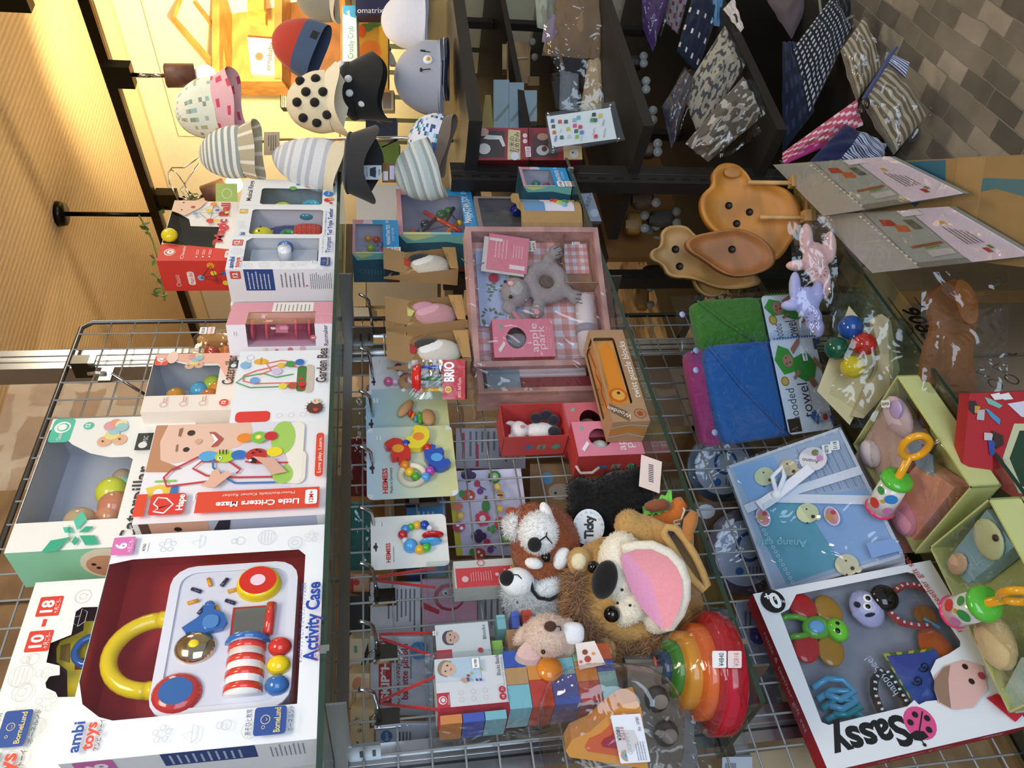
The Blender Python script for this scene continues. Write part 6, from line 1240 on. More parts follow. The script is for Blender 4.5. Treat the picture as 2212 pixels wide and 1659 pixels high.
for i, (a, b) in enumerate((((1755, 1480), (1845, 1495)), ((1765, 1505), (1850, 1515)), ((1775, 1525), (1860, 1528)), ((1785, 1552), (1866, 1550)))):
    part('teething_ring', T, ring3([(a[0], a[1]+6), (a[0]+30, a[1]-14), (a[0]+65, a[1]-12), (b[0], b[1]), (b[0]-30, b[1]+16), (a[0]+25, a[1]+18)], .0055, ['62b4d8:gl', '5cb0d0:gl', '2c9ca0:gl', '3cb4c4:gl'][i], .010+.004*i))
def dotted(pts, r, c, c2, y):
    def f(m):
        P_ = [o3(*p, y) for p in pts]; m.tube(P_, r, c, 10)
        for i in range(len(P_)-1):
            for t in (.2, .7): m.sph(P_[i]*(1-t)+P_[i+1]*t+V((0, -r*.8, 0)), (.0032, .0015, .0032), c2, 8)
    return f
part('dotted_ring', T, dotted([(1904, 1446), (1888, 1470), (1888, 1500), (1900, 1530), (1915, 1550)], .0065, '161618:fa', 'f0f0f0', .010), 'black ring with white dots'); part('dotted_ring', T, dotted([(1912, 1450), (1928, 1470), (1946, 1500), (1958, 1522)], .0065, '161618:fa', 'f0f0f0', .010), 'black ring with white dots')
part('red_dotted_ring', T, dotted([(1932, 1276), (1952, 1264), (1980, 1264), (2000, 1275)], .006, 'b82c2c:fa', 'f0f0f0', .012), 'red ring with white dots'); part('red_dotted_ring', T, dotted([(1920, 1322), (1945, 1344), (1975, 1352), (2010, 1352)], .006, 'b82c2c:fa', 'f0f0f0', .012), 'red ring with white dots')
part('zebra_head', T, lambda m: (m.sph(o3(1872, 1315, .014), (.034, .014, .028), 'c4c2e4:fa', 18), m.sph(o3(1850, 1290, .014), (.010, .008, .010), 'c4c2e4:fa', 12), m.sph(o3(1853, 1325, .014), (.010, .008, .010), 'c4c2e4:fa', 12), m.sph(o3(1874, 1292, .0), (.008, .003, .008), 'f0f0f4:gl', 12), m.sph(o3(1874, 1310, .0), (.008, .003, .008), 'f0f0f4:gl', 12), m.sph(o3(1875, 1292, -.003), (.0045, .002, .0045), '101010:gl', 8), m.sph(o3(1875, 1310, -.003), (.0045, .002, .0045), '101010:gl', 8), m.sph(o3(1880, 1328, .003), (.004, .003, .010), '18182a:fa', 8), m.sph(o3(1852, 1306, .003), (.006, .003, .006), '18182a:fa', 8)), 'lilac zebra face')
part('black_nose_ball', T, lambda m: m.sph(o3(1910, 1292, .008), (.024, .016, .024), '141012:gl', 20), 'glossy black nose')
part('orange_cloth', T, lambda m: m.sph(o3(2025, 1405, .018), (.042, .006, .028), 'cc5c14:fa', 14)); part('green_cloth', T, lambda m: m.sph(o3(2000, 1330, .02), (.02, .005, .02), 'a8641c:fa', 12)); part('blue_string', T, ring3([(1995, 1336), (2012, 1346), (2030, 1356)], .003, '6aa8c4:fa'))
def cloth(m):
    q = [o3(*p, .008) for p in ((1907, 1412), (2018, 1400), (2046, 1440), (2040, 1505), (1975, 1526), (1940, 1470))]; m.add(q, [tuple(range(6))], '3a56a4:fa')
    e = [(1907, 1412), (2018, 1400)], [(1907, 1412), (1975, 1526)]
    for a, b in e:
        for i in range(8):
            t0, t1 = i/8, (i+.92)/8; A = [V(o3(a[0]+(b[0]-a[0])*t, a[1]+(b[1]-a[1])*t, .007)) for t in (t0, t1)]; nn = V(o3(1960, 1450, .007))
            m.add([A[0], A[1], A[1].lerp(nn, .14), A[0].lerp(nn, .14)], [(0, 1, 2, 3)], ['c8c83c', '4e7a34'][i % 2])
part('cloth_book', T, cloth, 'blue cloth book with yellow and green border')
a = o3(1972, 1484, .0062); mb = MB(); P2 = Pr(mb, a, (.07, 0, .02), (-.02, 0, .07), 1); P2.txt('happy bee!', .5, .45, .20, 'dde2f4', rot=0, fit=.9); mb.build('lettering', T)
part('printed_swirl', T, lambda m: [m.tube([o3(cx+(2+r*1.1)*cos(r), cy+(2+r*1.1)*sin(r), .0065) for r in [i*.4 for i in range(24)]], .0011, '15151c', 4) for cx, cy in ((1982, 1470), (1996, 1440))])
part('blister_tray', T, lambda m: m.surf(lambda u, v: V((w*(.10+.8*u), .0035-.002*MN.noise(V((u*6, v*6, 0))), h*(.08+.84*v))), 10, 10, 'f4f6fa:bl'))
# ---- blue baby gift box
M, w, h = leanframe((.792, 1.368, .391), (.342, -.038, .009), (.01, .149, .247), .80)
T = thing('baby_gift_box', 'pale blue baby gift box tied with a white ribbon, leaning behind the yellow box', 'gift box', M); d = .030
part('grey_tray', T, lambda m: (m.box((0, .002, 0), (w, d, h), 'b4bcc8'), m.box((-.003, d+.002, 0), (w, d+.016, h+.005), 'aab2be'), m.box((0, -.001, 0), (w, .0015, .006), 'c8d0dc'), m.box((0, -.001, h-.006), (w, .0015, h), 'c8d0dc'), m.box((0, -.001, 0), (.006, .0015, h), 'c8d0dc'), m.box((w-.006, -.001, 0), (w, .0015, h), 'c8d0dc')))
mb = MB(); P = Pr(mb, (0, .0018, 0), (w, 0, 0), (0, 0, h), 1)
def uv(px, py): v = onplane(T, px, py); return (v.x/w, v.z/h)
def pp(c, *pts): P.poly([uv(*p) for p in pts], c)
P.rect(.02, .02, .98, .98, 'a6b8d0')
pp('88b4e4', (1582, 1010), (1672, 985), (1700, 1060), (1620, 1088)); pp('5fa6bc', (1625, 1095), (1730, 1070), (1900, 1060), (1910, 1190), (1700, 1262), (1650, 1170)); pp('8db0dc', (1730, 1080), (1880, 1050), (1950, 1190), (1820, 1220)); 
for i in range(14): a = i/14; P.line([uv(1712+a*120, 940-a*12+30), uv(1756+a*120, 1066-a*18)], .006, '8296b4' if i % 2 else 'b2c2da')
for x, y, r, c in ((1652, 1030, .085, 'd6dcb0'), (1703, 1012, .075, 'd8c69a'), (1745, 1110, .085, 'd2d8ac'), (1830, 1222, .085, 'd9d0aa')):
    u, v = uv(x, y); P.ell(u, v, r, c); P.ell(u-.05, v-.06, .026, c); P.ell(*uv(x+12, y+8), .016, '4a2c20', n=10); P.ell(*uv(x-2, y-8), .008, '3a241c', n=8); P.ell(*uv(x, y+22), .008, '3a241c', n=8)
for x, y in ((1650, 1120), (1798, 1118)): u, v = uv(x, y); P.ell(u, v, .085, 'dcd8e6', .055); P.ell(u, v, .072, 'cf8a94', .045); P.ell(u, v+.02, .03, 'd09850'); P.ell(u+.02, v-.02, .02, 'b04050')
P.ell(*uv(1757, 995), .11, 'd8d6de'); P.ell(*uv(1762, 982), .03, '8a7c48'); P.ell(*uv(1772, 994), .028, 'c488b4'); P.txt('Anano', *uv(1752, 1000), .035, '5a4a4a', rot=60)
for i in range(16): P.ring(*uv(1636+i*5.2, 1120+i*9.5), .012, .003, 'd4dce8', 8)
for i in range(10): P.ring(*uv(1590+i*24, 1004-i*7), .010, .003, 'ccd6e6', 8)
pp('7c9cd4', (1872, 1180), (1930, 1170), (1950, 1195), (1885, 1212)); P.txt('Anano café', *uv(1690, 1180), .06, '7cbccc', rot=70)
mb.build('printed_clothes', T, 'baby clothes with bears')
def rib(m):
    def st(pts, wd, y): 
        Q_ = [onplane(T, *p, y) for p in pts]; 
        for i in range(len(Q_)-1):
            dd = (Q_[i+1]-Q_[i]); nn = V((-dd.z, 0, dd.x)).normalized()*wd; m.add([Q_[i]-nn, Q_[i+1]-nn, Q_[i+1]+nn, Q_[i]+nn], [(0, 1, 2, 3)], 'e4e8f4:fa')
    st([(1610, 1100), (1676, 1072)], .009, -.003); st([(1676, 1072), (1860, 1015)], .009, -.003); st([(1676, 1076), (1880, 1080)], .009, -.004)
    st([(1676, 1070), (1752, 1010)], .010, -.012); st([(1676, 1070), (1640, 1094)], .012, -.012); m.sph(onplane(T, 1677, 1068, -.012), (.010, .008, .010), 'eceffa:fa', 12)
    m.tube([onplane(T, 1678, 1066, -.012), onplane(T, 1668, 1030, -.024), onplane(T, 1690, 1008, -.026), onplane(T, 1694, 1030, -.018), onplane(T, 1682, 1062, -.012)], .005, 'e4e8f4:fa', 6)
part('ribbon_bow', T, rib, 'white ribbon with faint lettering')
sticker(T, Pr(MB(), (0, -.002, 0), (w, 0, 0), (0, 0, h)), *uv(1786, 972), .07, '¥8778', rot=-15, ww=1.2); sticker(T, Pr(MB(), (0, -.002, 0), (w, 0, 0), (0, 0, h)), *uv(1804, 964), .07, '5118', rot=-15, ww=1.2)
part('film_wrap', T, lambda m: m.surf(lambda u, v: V((w*(-.01+1.02*u), -.007-.009*MN.noise(V((u*6, v*6, 7))), h*(-.01+1.02*v))), 18, 16, 'f2f6fa:fi'))
# ---- bagged hooded towels
def towel(name, label, M, w, h, col, back, px0):
    T = thing(name, label, 'bagged towel', M); d = .03
    part('folded_towel', T, lambda m: (m.sph((w*.5, d*.5, h*.66), (w*.49, d*.55, h*.26), col+':fa', 20, .25), m.sph((w*.5, d*.62, h*.3), (w*.49, d*.3, h*.29), col+':fa', 20, .25)))
    if back: part('second_towel', T, lambda m: m.sph((w*.5, d*1.2, h*.80), (w*.48, d*.5, h*.22), back+':fa', 18, .25), 'magenta towel behind')
    part('towel_fold', T, lambda m: m.tube([(w*.97, -.004, h*.90), (w*.55, -.006, h*.72), (w*.08, -.004, h*.45)], .0022, col+':fa', 6))
    part('snap_button', T, lambda m: m.lathe([(0, .0012), (.0065, .001), (.0065, -.001)], 'c8ccf0:pl', 14, (w*.75, -.008, h*1.04), RY)); part('snap_button', T, lambda m: m.lathe([(0, .0012), (.0065, .001), (.0065, -.001)], 'c8ccf0:pl', 14, (w*.14, -.008, h*.99), RY))
    cw, ch = w*.97, h*.40
    part('label_card', T, lambda m: m.prism(rrect(w*.015, .004, w*.015+cw, ch, .010), -.004, -.003, 'eceef4', 'y'))
    mb = MB(); P = Pr(mb, (w*.015, -.004, 0), (cw, 0, 0), (0, 0, ch), 1)
    P.txt('hooded', .30, .80, .18, '5a5a60', fit=.34); P.txt('towel', .33, .52, .22, '3c3c42', 'c', fit=.36); P.rect(.02, .72, .16, .98, '3a2c24'); P.txt('zoli', .09, .86, .08, 'c8b49c', fit=.1) if 0 else None
    P.ell(.55, .86, .085, 'b8923c'); P.ell(.55, .86, .06, 'd8b860')
    P.poly([(.62, .85), (.78, .99), (.93, .86), (.88, .66), (.70, .52), (.64, .62)], '48a03c'); P.poly([(.60, .62), (.78, .60), (.84, .30), (.70, .12), (.56, .22), (.52, .42)], '3e963a'); P.ell(.76, .72, .11, 'c08a72'); P.ell(.79, .75, .014, '2a1814'); P.ell(.74, .68, .014, '2a1814'); P.ell(.73, .76, .02, 'a85a54')
    P.poly([(.82, .58), (.93, .40), (.99, .38), (.97, .46), (.88, .62)], 'b07a64'); P.poly([(.66, .55), (.58, .68), (.55, .66), (.62, .5)], 'b07a64'); P.poly([(.58, .28), (.48, .20), (.44, .30), (.54, .38)], 'a87058'); P.poly([(.72, .2), (.62, .06), (.68, .02), (.78, .16)], 'b07a64')
    P.rect(.85, .05, .97, .11, '3c4460'); P.rect(.08, .08, .19, .30, 'b8bccc', r=.01); P.ell(.135, .2, .06, 'c4302c'); P.rect(.04, .02, .14, .1, '4a4a8a'); P.lines(.22, .40, .5, .45, 1, '8a8a94', seed=4); P.lines(.3, .05, .6, .16, 3, 'b0b4c4', seed=5)
    for i in range(16): P.ell(.994, .05+i*.06, .02, col, n=8)
    P.poly([(.12, .30), (.22, .42), (.16, .54), (.06, .42)], '4468a0')
    mb.build('printed_card', T); sticker(T, P, .78, .40, .10, '¥3388', rot=0, ww=1.5)
    part('vinyl_bag', T, lambda m: (m.surf(lambda u, v: V((w*(-.05+1.1*u), -.012-.008*MN.noise(V((u*5, v*5, px0)))-.006*sin(pi*u), h*(-.02+1.13*v))), 16, 16, 'eef4fa:fi')))
    return T
M, w, h = leanframe((1.156, 1.378, .385), (.2, -.141, .025), (-.074, -.038, .379), .868); M.translation.z = max(M.translation.z, .524); M.translation += V((-.0, -.01, .004))
towel('hooded_towel_bag', 'blue hooded towel in a clear bag with a printed baby card', M, w, h*.93, '1a62a8', 'a8306c', 3)
M2 = Matrix.Translation((.15, .005, .0)) @ M
towel('hooded_towel_bag', 'green hooded towel in a clear bag, behind and right of the blue one', Matrix.Translation((.165, -.09, .0)) @ M, w*.6, h*.98, '3a7c14', None, 9)
# ---- round packs behind the grid wires
# ---- yellow green boxes lying open
def openbox(name, label, M, w, dd, h):
    T = thing(name, label, 'gift box', M); c = 'c6cc86'; t = .003
    def f(m):
        m.box((0, 0, 0), (w, dd, t), c); m.box((0, 0, 0), (w, t, h), c); m.box((0, dd-t, 0), (w, dd, h), c); m.box((0, 0, 0), (t, dd, h), c); m.box((w-t, 0, 0), (w, dd, h), c)
    part('tray', T, f)
    part('paper_flap', T, lambda m: m.box((w*.02, -.0015, .002), (w*.98, 0, h*.97), 'd2d68e'))
    return T
def rattle(T, M, a, b, c, cols=('d8402c', '3a8ed8')):
    R = thing('cup_rattle', T, 'rattle', Matrix.Identity(4)); a = V(a); b = V(b); c = V(c); ax = (b-a).normalized(); up = ax.orthogonal().normalized(); R.location = a
    def l(m):
        m.tube([ax*-.004, V((0, 0, 0)), ax*.004], [.024, .0265, .025], 'e83c74:gl', 24)
    part('pink_base', R, l, 'pink rim'); L_ = (b-a).length
    part('cup', R, lambda m: m.tube([ax*.003, ax*L_], [.0245, .0225], 'f0ece4:gl', 24), 'white cup with fruit prints')
    part('green_lid', R, lambda m: m.tube([ax*L_, ax*(L_+.004), ax*(L_+.012), ax*(L_+.016)], [.024, .028, .026, .016], '5cc03c:gl', 24), 'green lid')
    e = c-a; part('yellow_handle', R, lambda m: (m.tube([ax*(L_+.010), ax*(L_+.016), e-(e-ax*L_).normalized()*.022], [.012, .007, .0065], 'f0a81c:gl', 12), m.tube([e+(ax*cos(t)+ax.cross(V((_F))).normalized()*sin(t)*.8)*.026 for t in [i*pi/10 for i in range(20)]], .0062, 'f0a81c:gl', 12, True)), 'yellow ring handle')
    s = (V((0, 0, EYE))-a).normalized(); s = (s-ax*s.dot(ax)).normalized(); t = ax.cross(s)
    for i, (k, an, cc, r) in enumerate(((.35, -.5, cols[0], .010), (.72, .35, cols[1], .011), (.3, .55, 'd878b0', .008), (.8, -.55, '4aa04c', .008), (.55, -.05, 'd8a83c', .004))):
        nn = s*cos(an)+t*sin(an); part('print', R, lambda m: m.sph(ax*L_*k+nn*.0228, r, cc, 10, rot=None) if 0 else m.add([ax*L_*k+nn*.0248+(ax*cos(q)+t*cos(an)*sin(q)-s*sin(an)*sin(q))*r for q in [j*pi/6 for j in range(12)]], [tuple(range(12))], cc))
    return R
A = PZ(2165, 1049, Z3); B = PZ(1997, 809, Z3); ex = (B-A).normalized(); w = (B-A).length; dd = .196; h = .054
T = openbox('yellow_gift_tray', 'pale yellow green open box with pink baby clothes at the shelf front', axes(A+V((0, 0, .001)), ex, (0, 0, 1)), w, dd, h)
TI = T.matrix_world.inverted()
def ib(px, py, z=.04): return TI @ PZ(px, py, Z3+z)
def folded(name, T, pts, c, h0, h1, label=None):
    P_ = [ib(*p) for p in pts]; part(name, T, lambda m: m.prism([(p.x, p.y) for p in P_], h0, h1, c), label)
folded('orange_cloth', T, ((1955, 1195), (1900, 1100), (1990, 1000), (2070, 1052)), 'e89c84:fa', .01, .045); folded('pink_cloth', T, ((1905, 1090), (1850, 985), (1925, 860), (1990, 960)), 'd8b4a8:fa', .01, .043); folded('blue_card', T, ((1990, 1010), (1935, 900), (2020, 985), (2025, 1030)), '8fa0b8', .044, .046)
a = ib(1940, 900, .05); [part('sock', T, lambda m: m.sph(p, r, c+':fa', 16)) for p, r, c in ((a, (.045, .030, .014), 'd9bcc4'), (ib(1880, 980, .05), (.030, .025, .014), 'dccfd8'), (ib(1952, 1120, .05), (.035, .03, .014), 'd890a4'))]
part('teddy_print', T, lambda m: m.sph(ib(1935, 885, .062), (.018, .018, .004), 'bca4d0', 14))
part('clear_film', T, lambda m: m.surf(lambda u, v: V((w*(.02+.96*u), dd*(.02+.96*v), h+.012*sin(pi*u)*sin(pi*v)+.012*MN.noise(V((u*6, v*6, 2))))), 16, 12, 'f4f4f0:fi'))
sticker(T, Pr(MB(), (0, 0, h+.012), (w, 0, 0), (0, dd, 0)), *(lambda p: (p.x/w, p.y/dd))(ib(1922, 872, .06)), .07*1, '¥5478', rot=50, ww=1.8)
rattle('white cup rattle with yellow ring lying on the nearer yellow box', None, PZ(1900, 1098, Z3+.10), PZ(1934, 1042, Z3+.10), PZ(1977, 965, Z3+.10))
A = PZ(2166, 1076, Z3+.0); Bq = PZ(2138, 1076, Z3+.054); Cq = PZ(2026, 1213, Z3+.054); Dq = PZ(2188, 1551, Z3+.054)
ex = (Cq-Dq).normalized(); w = (Cq-Dq).length+.02; A = Bq - ex*w; A.z = Z3
T = openbox('yellow_gift_tray', 'pale yellow green open box with blue baby clothes in the bottom corner', axes(A+V((0, 0, .001)), ex, (0, 0, 1)), w, (Cq-Bq).length, h); TI = T.matrix_world.inverted(); dd = (Cq-Bq).length
folded('blue_cloth', T, ((2050, 1215), (2140, 1100), (2200, 1180), (2100, 1260)), '8cb4c4:fa', .01, .046); folded('mint_cloth', T, ((2170, 1500), (2212, 1420), (2250, 1480), (2200, 1540)), 'b8d0c4:fa', .01, .044)
part('teddy', T, lambda m: (m.sph(ib(2150, 1385, .05), (.045, .035, .02), 'dcc08c:fa', 16), m.sph(ib(2170, 1420, .05), (.018, .018, .014), 'dcc08c:fa', 12)), 'cream teddy'); part('bear_print', T, lambda m: (m.sph(ib(2135, 1165, .052), (.034, .03, .006), 'd0d4a4', 16), m.sph(ib(2150, 1162, .058), (.006, .006, .003), '3a2418', 8), m.sph(ib(2068, 1218, .052), (.018, .025, .005), 'd8b494', 12)))
part('clear_film', T, lambda m: m.surf(lambda u, v: V((w*(.02+.96*u), dd*(.02+.96*v), h+.014*sin(pi*u)*sin(pi*v)+.014*MN.noise(V((u*6, v*6, 5))))), 16, 12, 'f4f4f0:fi'))
rattle('white cup rattle with yellow ring on the box in the bottom corner', None, PZ(2062, 1322, Z3+.10), PZ(2120, 1306, Z3+.10), PZ(2200, 1288, Z3+.10), ('d8402c', '3c9a4c'))
# ---- board with four balls
T, q, k = toy('ball_board_pack', 'cream board with four coloured wooden balls in clear film', 'wooden toy', 1860, 790, .965)
part('backing_card', T, lambda m: m.add([q(1778, 845, .03), q(1858, 655, .05), (q(1945, 760, .05)), q(1850, 920, .03)], [(0, 1, 2, 3)], 'cdc49c'))
part('wooden_board', T, lambda m: m.prism([(p.x, p.z) for p in [q(*c) for c in ((1895, 690), (1915, 676), (1935, 690), (1955, 800), (1940, 830), (1875, 905), (1850, 900), (1905, 800), (1912, 760), (1900, 720))]], .02, .034, 'ccbc98:wo', 'y'))
for x, y, c, n, dp in ((1843, 707, '1c4c98', 'blue', .01), (1813, 752, '145038', 'dark green', .012), (1862, 744, 'c02a20', 'red', -.012), (1838, 793, 'd8c41c', 'yellow', -.008)): part('ball', T, lambda m: m.sph(q(x, y, dp), .0225 if n != 'blue' else .024, c+':gl', 24), n+' wooden ball')
part('film_wrap', T, lambda m: m.surf(lambda u, v: q(1775+u*80+v*95, 850-195*u+60*v, -.036-.010*MN.noise(V((u*6, v*6, 9)))), 14, 12, 'f2f2ec:fi'))
# ---- two felt star pillows
T, q, k = toy('felt_toy_pack', 'pink and pale blue felt four pointed toys with stitched faces in film', 'felt toy pack', 1755, 600, .93)
for nm, c, S in (('pink_felt_toy', 'e0b4ac', ((1765, 560, 28, 40), (1745, 515, 14, 36), (1796, 532, 14, 36), (1725, 572, 24, 12), (1785, 612, 13, 34), (1775, 590, 22, 28))), ('blue_felt_toy', 'b4b8e8', ((1742, 652, 28, 34), (1716, 620, 12, 34), (1765, 632, 12, 26), (1757, 690, 18, 28), (1768, 710, 11, 20), (1708, 660, 22, 12)))):
    plush(nm, T, [(q(x, y, .01 if nm[0] == 'p' else -.002), (ry*k, .016, rx*k)) for x, y, rx, ry in S], c, .003, kind='fa')
part('stitched_face', T, lambda m: [m.tube([q(x+8*cos(a), y+8*sin(a), -.022), q(x+13*cos(a), y+13*sin(a), -.020)], .0006, '3a2a2c', 4) for x, y in ((1765, 590), (1745, 688)) for a in [i*.8 for i in range(8)]])
part('film_wrap', T, lambda m: m.surf(lambda u, v: q(1692+u*105+v*28*(1-u), 485+v*245-u*15, -.026-.012*MN.noise(V((u*5, v*7, 2)))), 12, 16, 'f4f4f8:fi'))
# ---- wooden plates on a peg stand
def dish(T, q, outline, cx, cy, c, y0, dp=.012, sc=(.0, .6, .84, .90, 1.0, .99), yy=(1., 1., .9, .1, 0, .6)):
    n = len(outline)
    def f(m):
        vs = []; fs = []
        for s, y in zip(sc, yy):
            for x, z in outline: vs.append(q(cx+(x-cx)*s, cy+(z-cy)*s, y0+dp*y))
        for x, z in outline: vs.append(q(x, z, y0+dp*1.8))
        R = len(sc)+1
        for i in range(R-1):
            for k in range(n): fs.append((i*n+k, i*n+(k+1) % n, (i+1)*n+(k+1) % n, (i+1)*n+k))
        fs.append(tuple((R-1)*n+k for k in range(n))); m.add(vs, fs, c, True)
    return f
def smooth(P, it=2):
    for _ in range(it): P = [p for i in range(len(P)) for p in ((P[i][0]*.75+P[(i+1) % len(P)][0]*.25, P[i][1]*.75+P[(i+1) % len(P)][1]*.25), (P[i][0]*.25+P[(i+1) % len(P)][0]*.75, P[i][1]*.25+P[(i+1) % len(P)][1]*.75))]
    return P
T, q, k = toy('bear_plate', 'orange wooden bear shaped plate, front of the stacked wooden plates', 'wooden plate', 1630, 460, .935)
bear = smooth([(1542, 398), (1538, 372), (1556, 352), (1590, 352), (1614, 372), (1626, 396), (1668, 396), (1708, 412), (1730, 446), (1730, 490), (1708, 524), (1696, 545), (1678, 564), (1638, 566), (1606, 545), (1594, 522), (1560, 512), (1528, 486), (1512, 450), (1516, 418)])
part('plate', T, dish(T, q, bear, 1620, 455, 'c2802e:wo', 0))
part('ear_hollow', T, lambda m: (m.sph(q(1583, 372, .0), (.014, .003, .020), 'ba7a30:wo', 14), m.sph(q(1655, 543, .0), (.012, .003, .022), 'ba7a30:wo', 14)))
part('drilled_hole', T, lambda m: [m.lathe([(0, 0), (.0085, 0), (.0085, .002)], '1a100a', 14, q(x, y, .0112), RY) for x, y in ((1577, 442), (1622, 456), (1594, 481))])
for x0, y0, x1, y1 in ((1612, 397, 1708, 400), (1638, 472, 1735, 474)):
    part('peg', T, lambda m: (m.tube([q(x0, y0, -.012), q(x1, y1, -.02)], .0052, 'd0a468:wo', 8), m.box(q(x1+18, y1+8, -.028), q(x1-6, y1-16, .0), 'c89c60:wo')))
part('stand_foot', T, lambda m: m.box(q(1752, 520, -.01), q(1738, 360, .07), 'b8894e:wo'))
T, q, k = toy('fox_plate', 'reddish brown wooden plate behind the bear plate', 'wooden plate', 1570, 560, .985)
part('plate', T, dish(T, q, smooth([(1480, 520), (1500, 508), (1540, 500), (1600, 490), (1660, 520), (1680, 560), (1660, 585), (1600, 600), (1560, 590), (1520, 560), (1485, 540)]), 1580, 545, '9c6434:wo', 0)); part('drilled_hole', T, lambda m: m.lathe([(0, 0), (.0085, 0), (.0085, .002)], '1a100a', 14, q(1584, 537, .0112), RY))
T, q, k = toy('car_plate', 'pale wooden car shaped plate with two holes, left of the brown plate', 'wooden plate', 1500, 560, 1.045)
part('plate', T, dish(T, q, smooth([(1428, 490), (1480, 484), (1500, 505), (1560, 560), (1640, 595), (1645, 618), (1560, 628), (1500, 600), (1445, 600), (1432, 570), (1405, 560), (1405, 540), (1430, 532)]), 1480, 545, 'b08a54:wo', 0)); part('drilled_hole', T, lambda m: [m.lathe([(0, 0), (.009, 0), (.009, .002)], '1a100a', 14, q(x, y, .0112), RY) for x, y in ((1461, 537), (1470, 574))])
T, q, k = toy('round_plate', 'round wooden plate rim under the car shaped plate', 'wooden plate', 1540, 600, 1.095)
part('plate', T, dish(T, q, [(1540+42*cos(a), 595+46*sin(a)) for a in [i*pi/14 for i in range(28)]], 1540, 595, '9a7846:wo', 0))
# ================================================================ UNDER AND BEFORE THE LOWER SHELF
def cartonbox(label, x0, x1, y0, y1, z0, z1, c='9a8464:cb', tape=True):
    T = thing('cardboard_carton', label, 'carton', V((x0, y0, z0))); w, d, h = x1-x0, y1-y0, z1-z0
    part('carton', T, lambda m: m.box((0, 0, 0), (w, d, h), c))
    if tape: part('tape', T, lambda m: m.box((w*.44, -.0006, h*.0), (w*.56, d+.0, h+.0006), 'a88858:cb'))
    return T, w, d, h
T, w, d, h = cartonbox('kraft carton with large printed digits standing under the lower shelf', .965, 1.30, .925, 1.16, 0.001, .43, '8a7a62:cb')
mb = MB(); P = face(mb, 'front', w, d, h); a = onplane(T, 1990, 700); u, v = a.x/w, a.z/h; P.txt('9085', u, v, .085, '1c1a18', rot=180, bold=.03); P.line([(u-.3, v+.07), (u+.25, v+.07)], .006, '1c1a18'); P.line([(u-.3, v-.07), (u+.25, v-.07)], .006, '1c1a18'); P.ring(u-.02, v+.12, .06, .005, '2a2622'); mb.build('printed_mark', T)
T, w, d, h = cartonbox('kraft carton with elephant drawings behind the wooden paddle', .60, .955, .93, 1.16, 0.001, .43, '857660:cb', False)
mb = MB(); P = face(mb, 'front', w, d, h)
for x, y in ((2182, 757), (2150, 830), (2185, 820)): a = onplane(T, x, y); P.ring(a.x/w, a.z/h, .03, .004, '2a241e', 10); P.line([(a.x/w+.05, a.z/h), (a.x/w+.09, a.z/h+.05), (a.x/w+.12, a.z/h)], .004, '2a241e')
mb.build('printed_mark', T)
T, w, d, h = cartonbox('large kraft carton with a torn blue patch under the bagged booklets', .82, 1.35, .42, .59, 0.001, .508, '9c8052:cb')
T.matrix_world = axes((.85, .44, .001), (.856, .52, 0), (0, 0, 1))
mb = MB(); P = face(mb, 'top', w, d, h); P.poly([(.92, .01), (.90, .5), (.80, .4), (.74, .5), (.66, .28), (.60, .30), (.62, .01)], '2c6a84'); P.poly([(.48, .35), (.38, .3), (.25, .38), (.16, .25), (.28, .22), (.43, .2), (.52, .3)], '4a7480'); mb.build('torn_print', T)
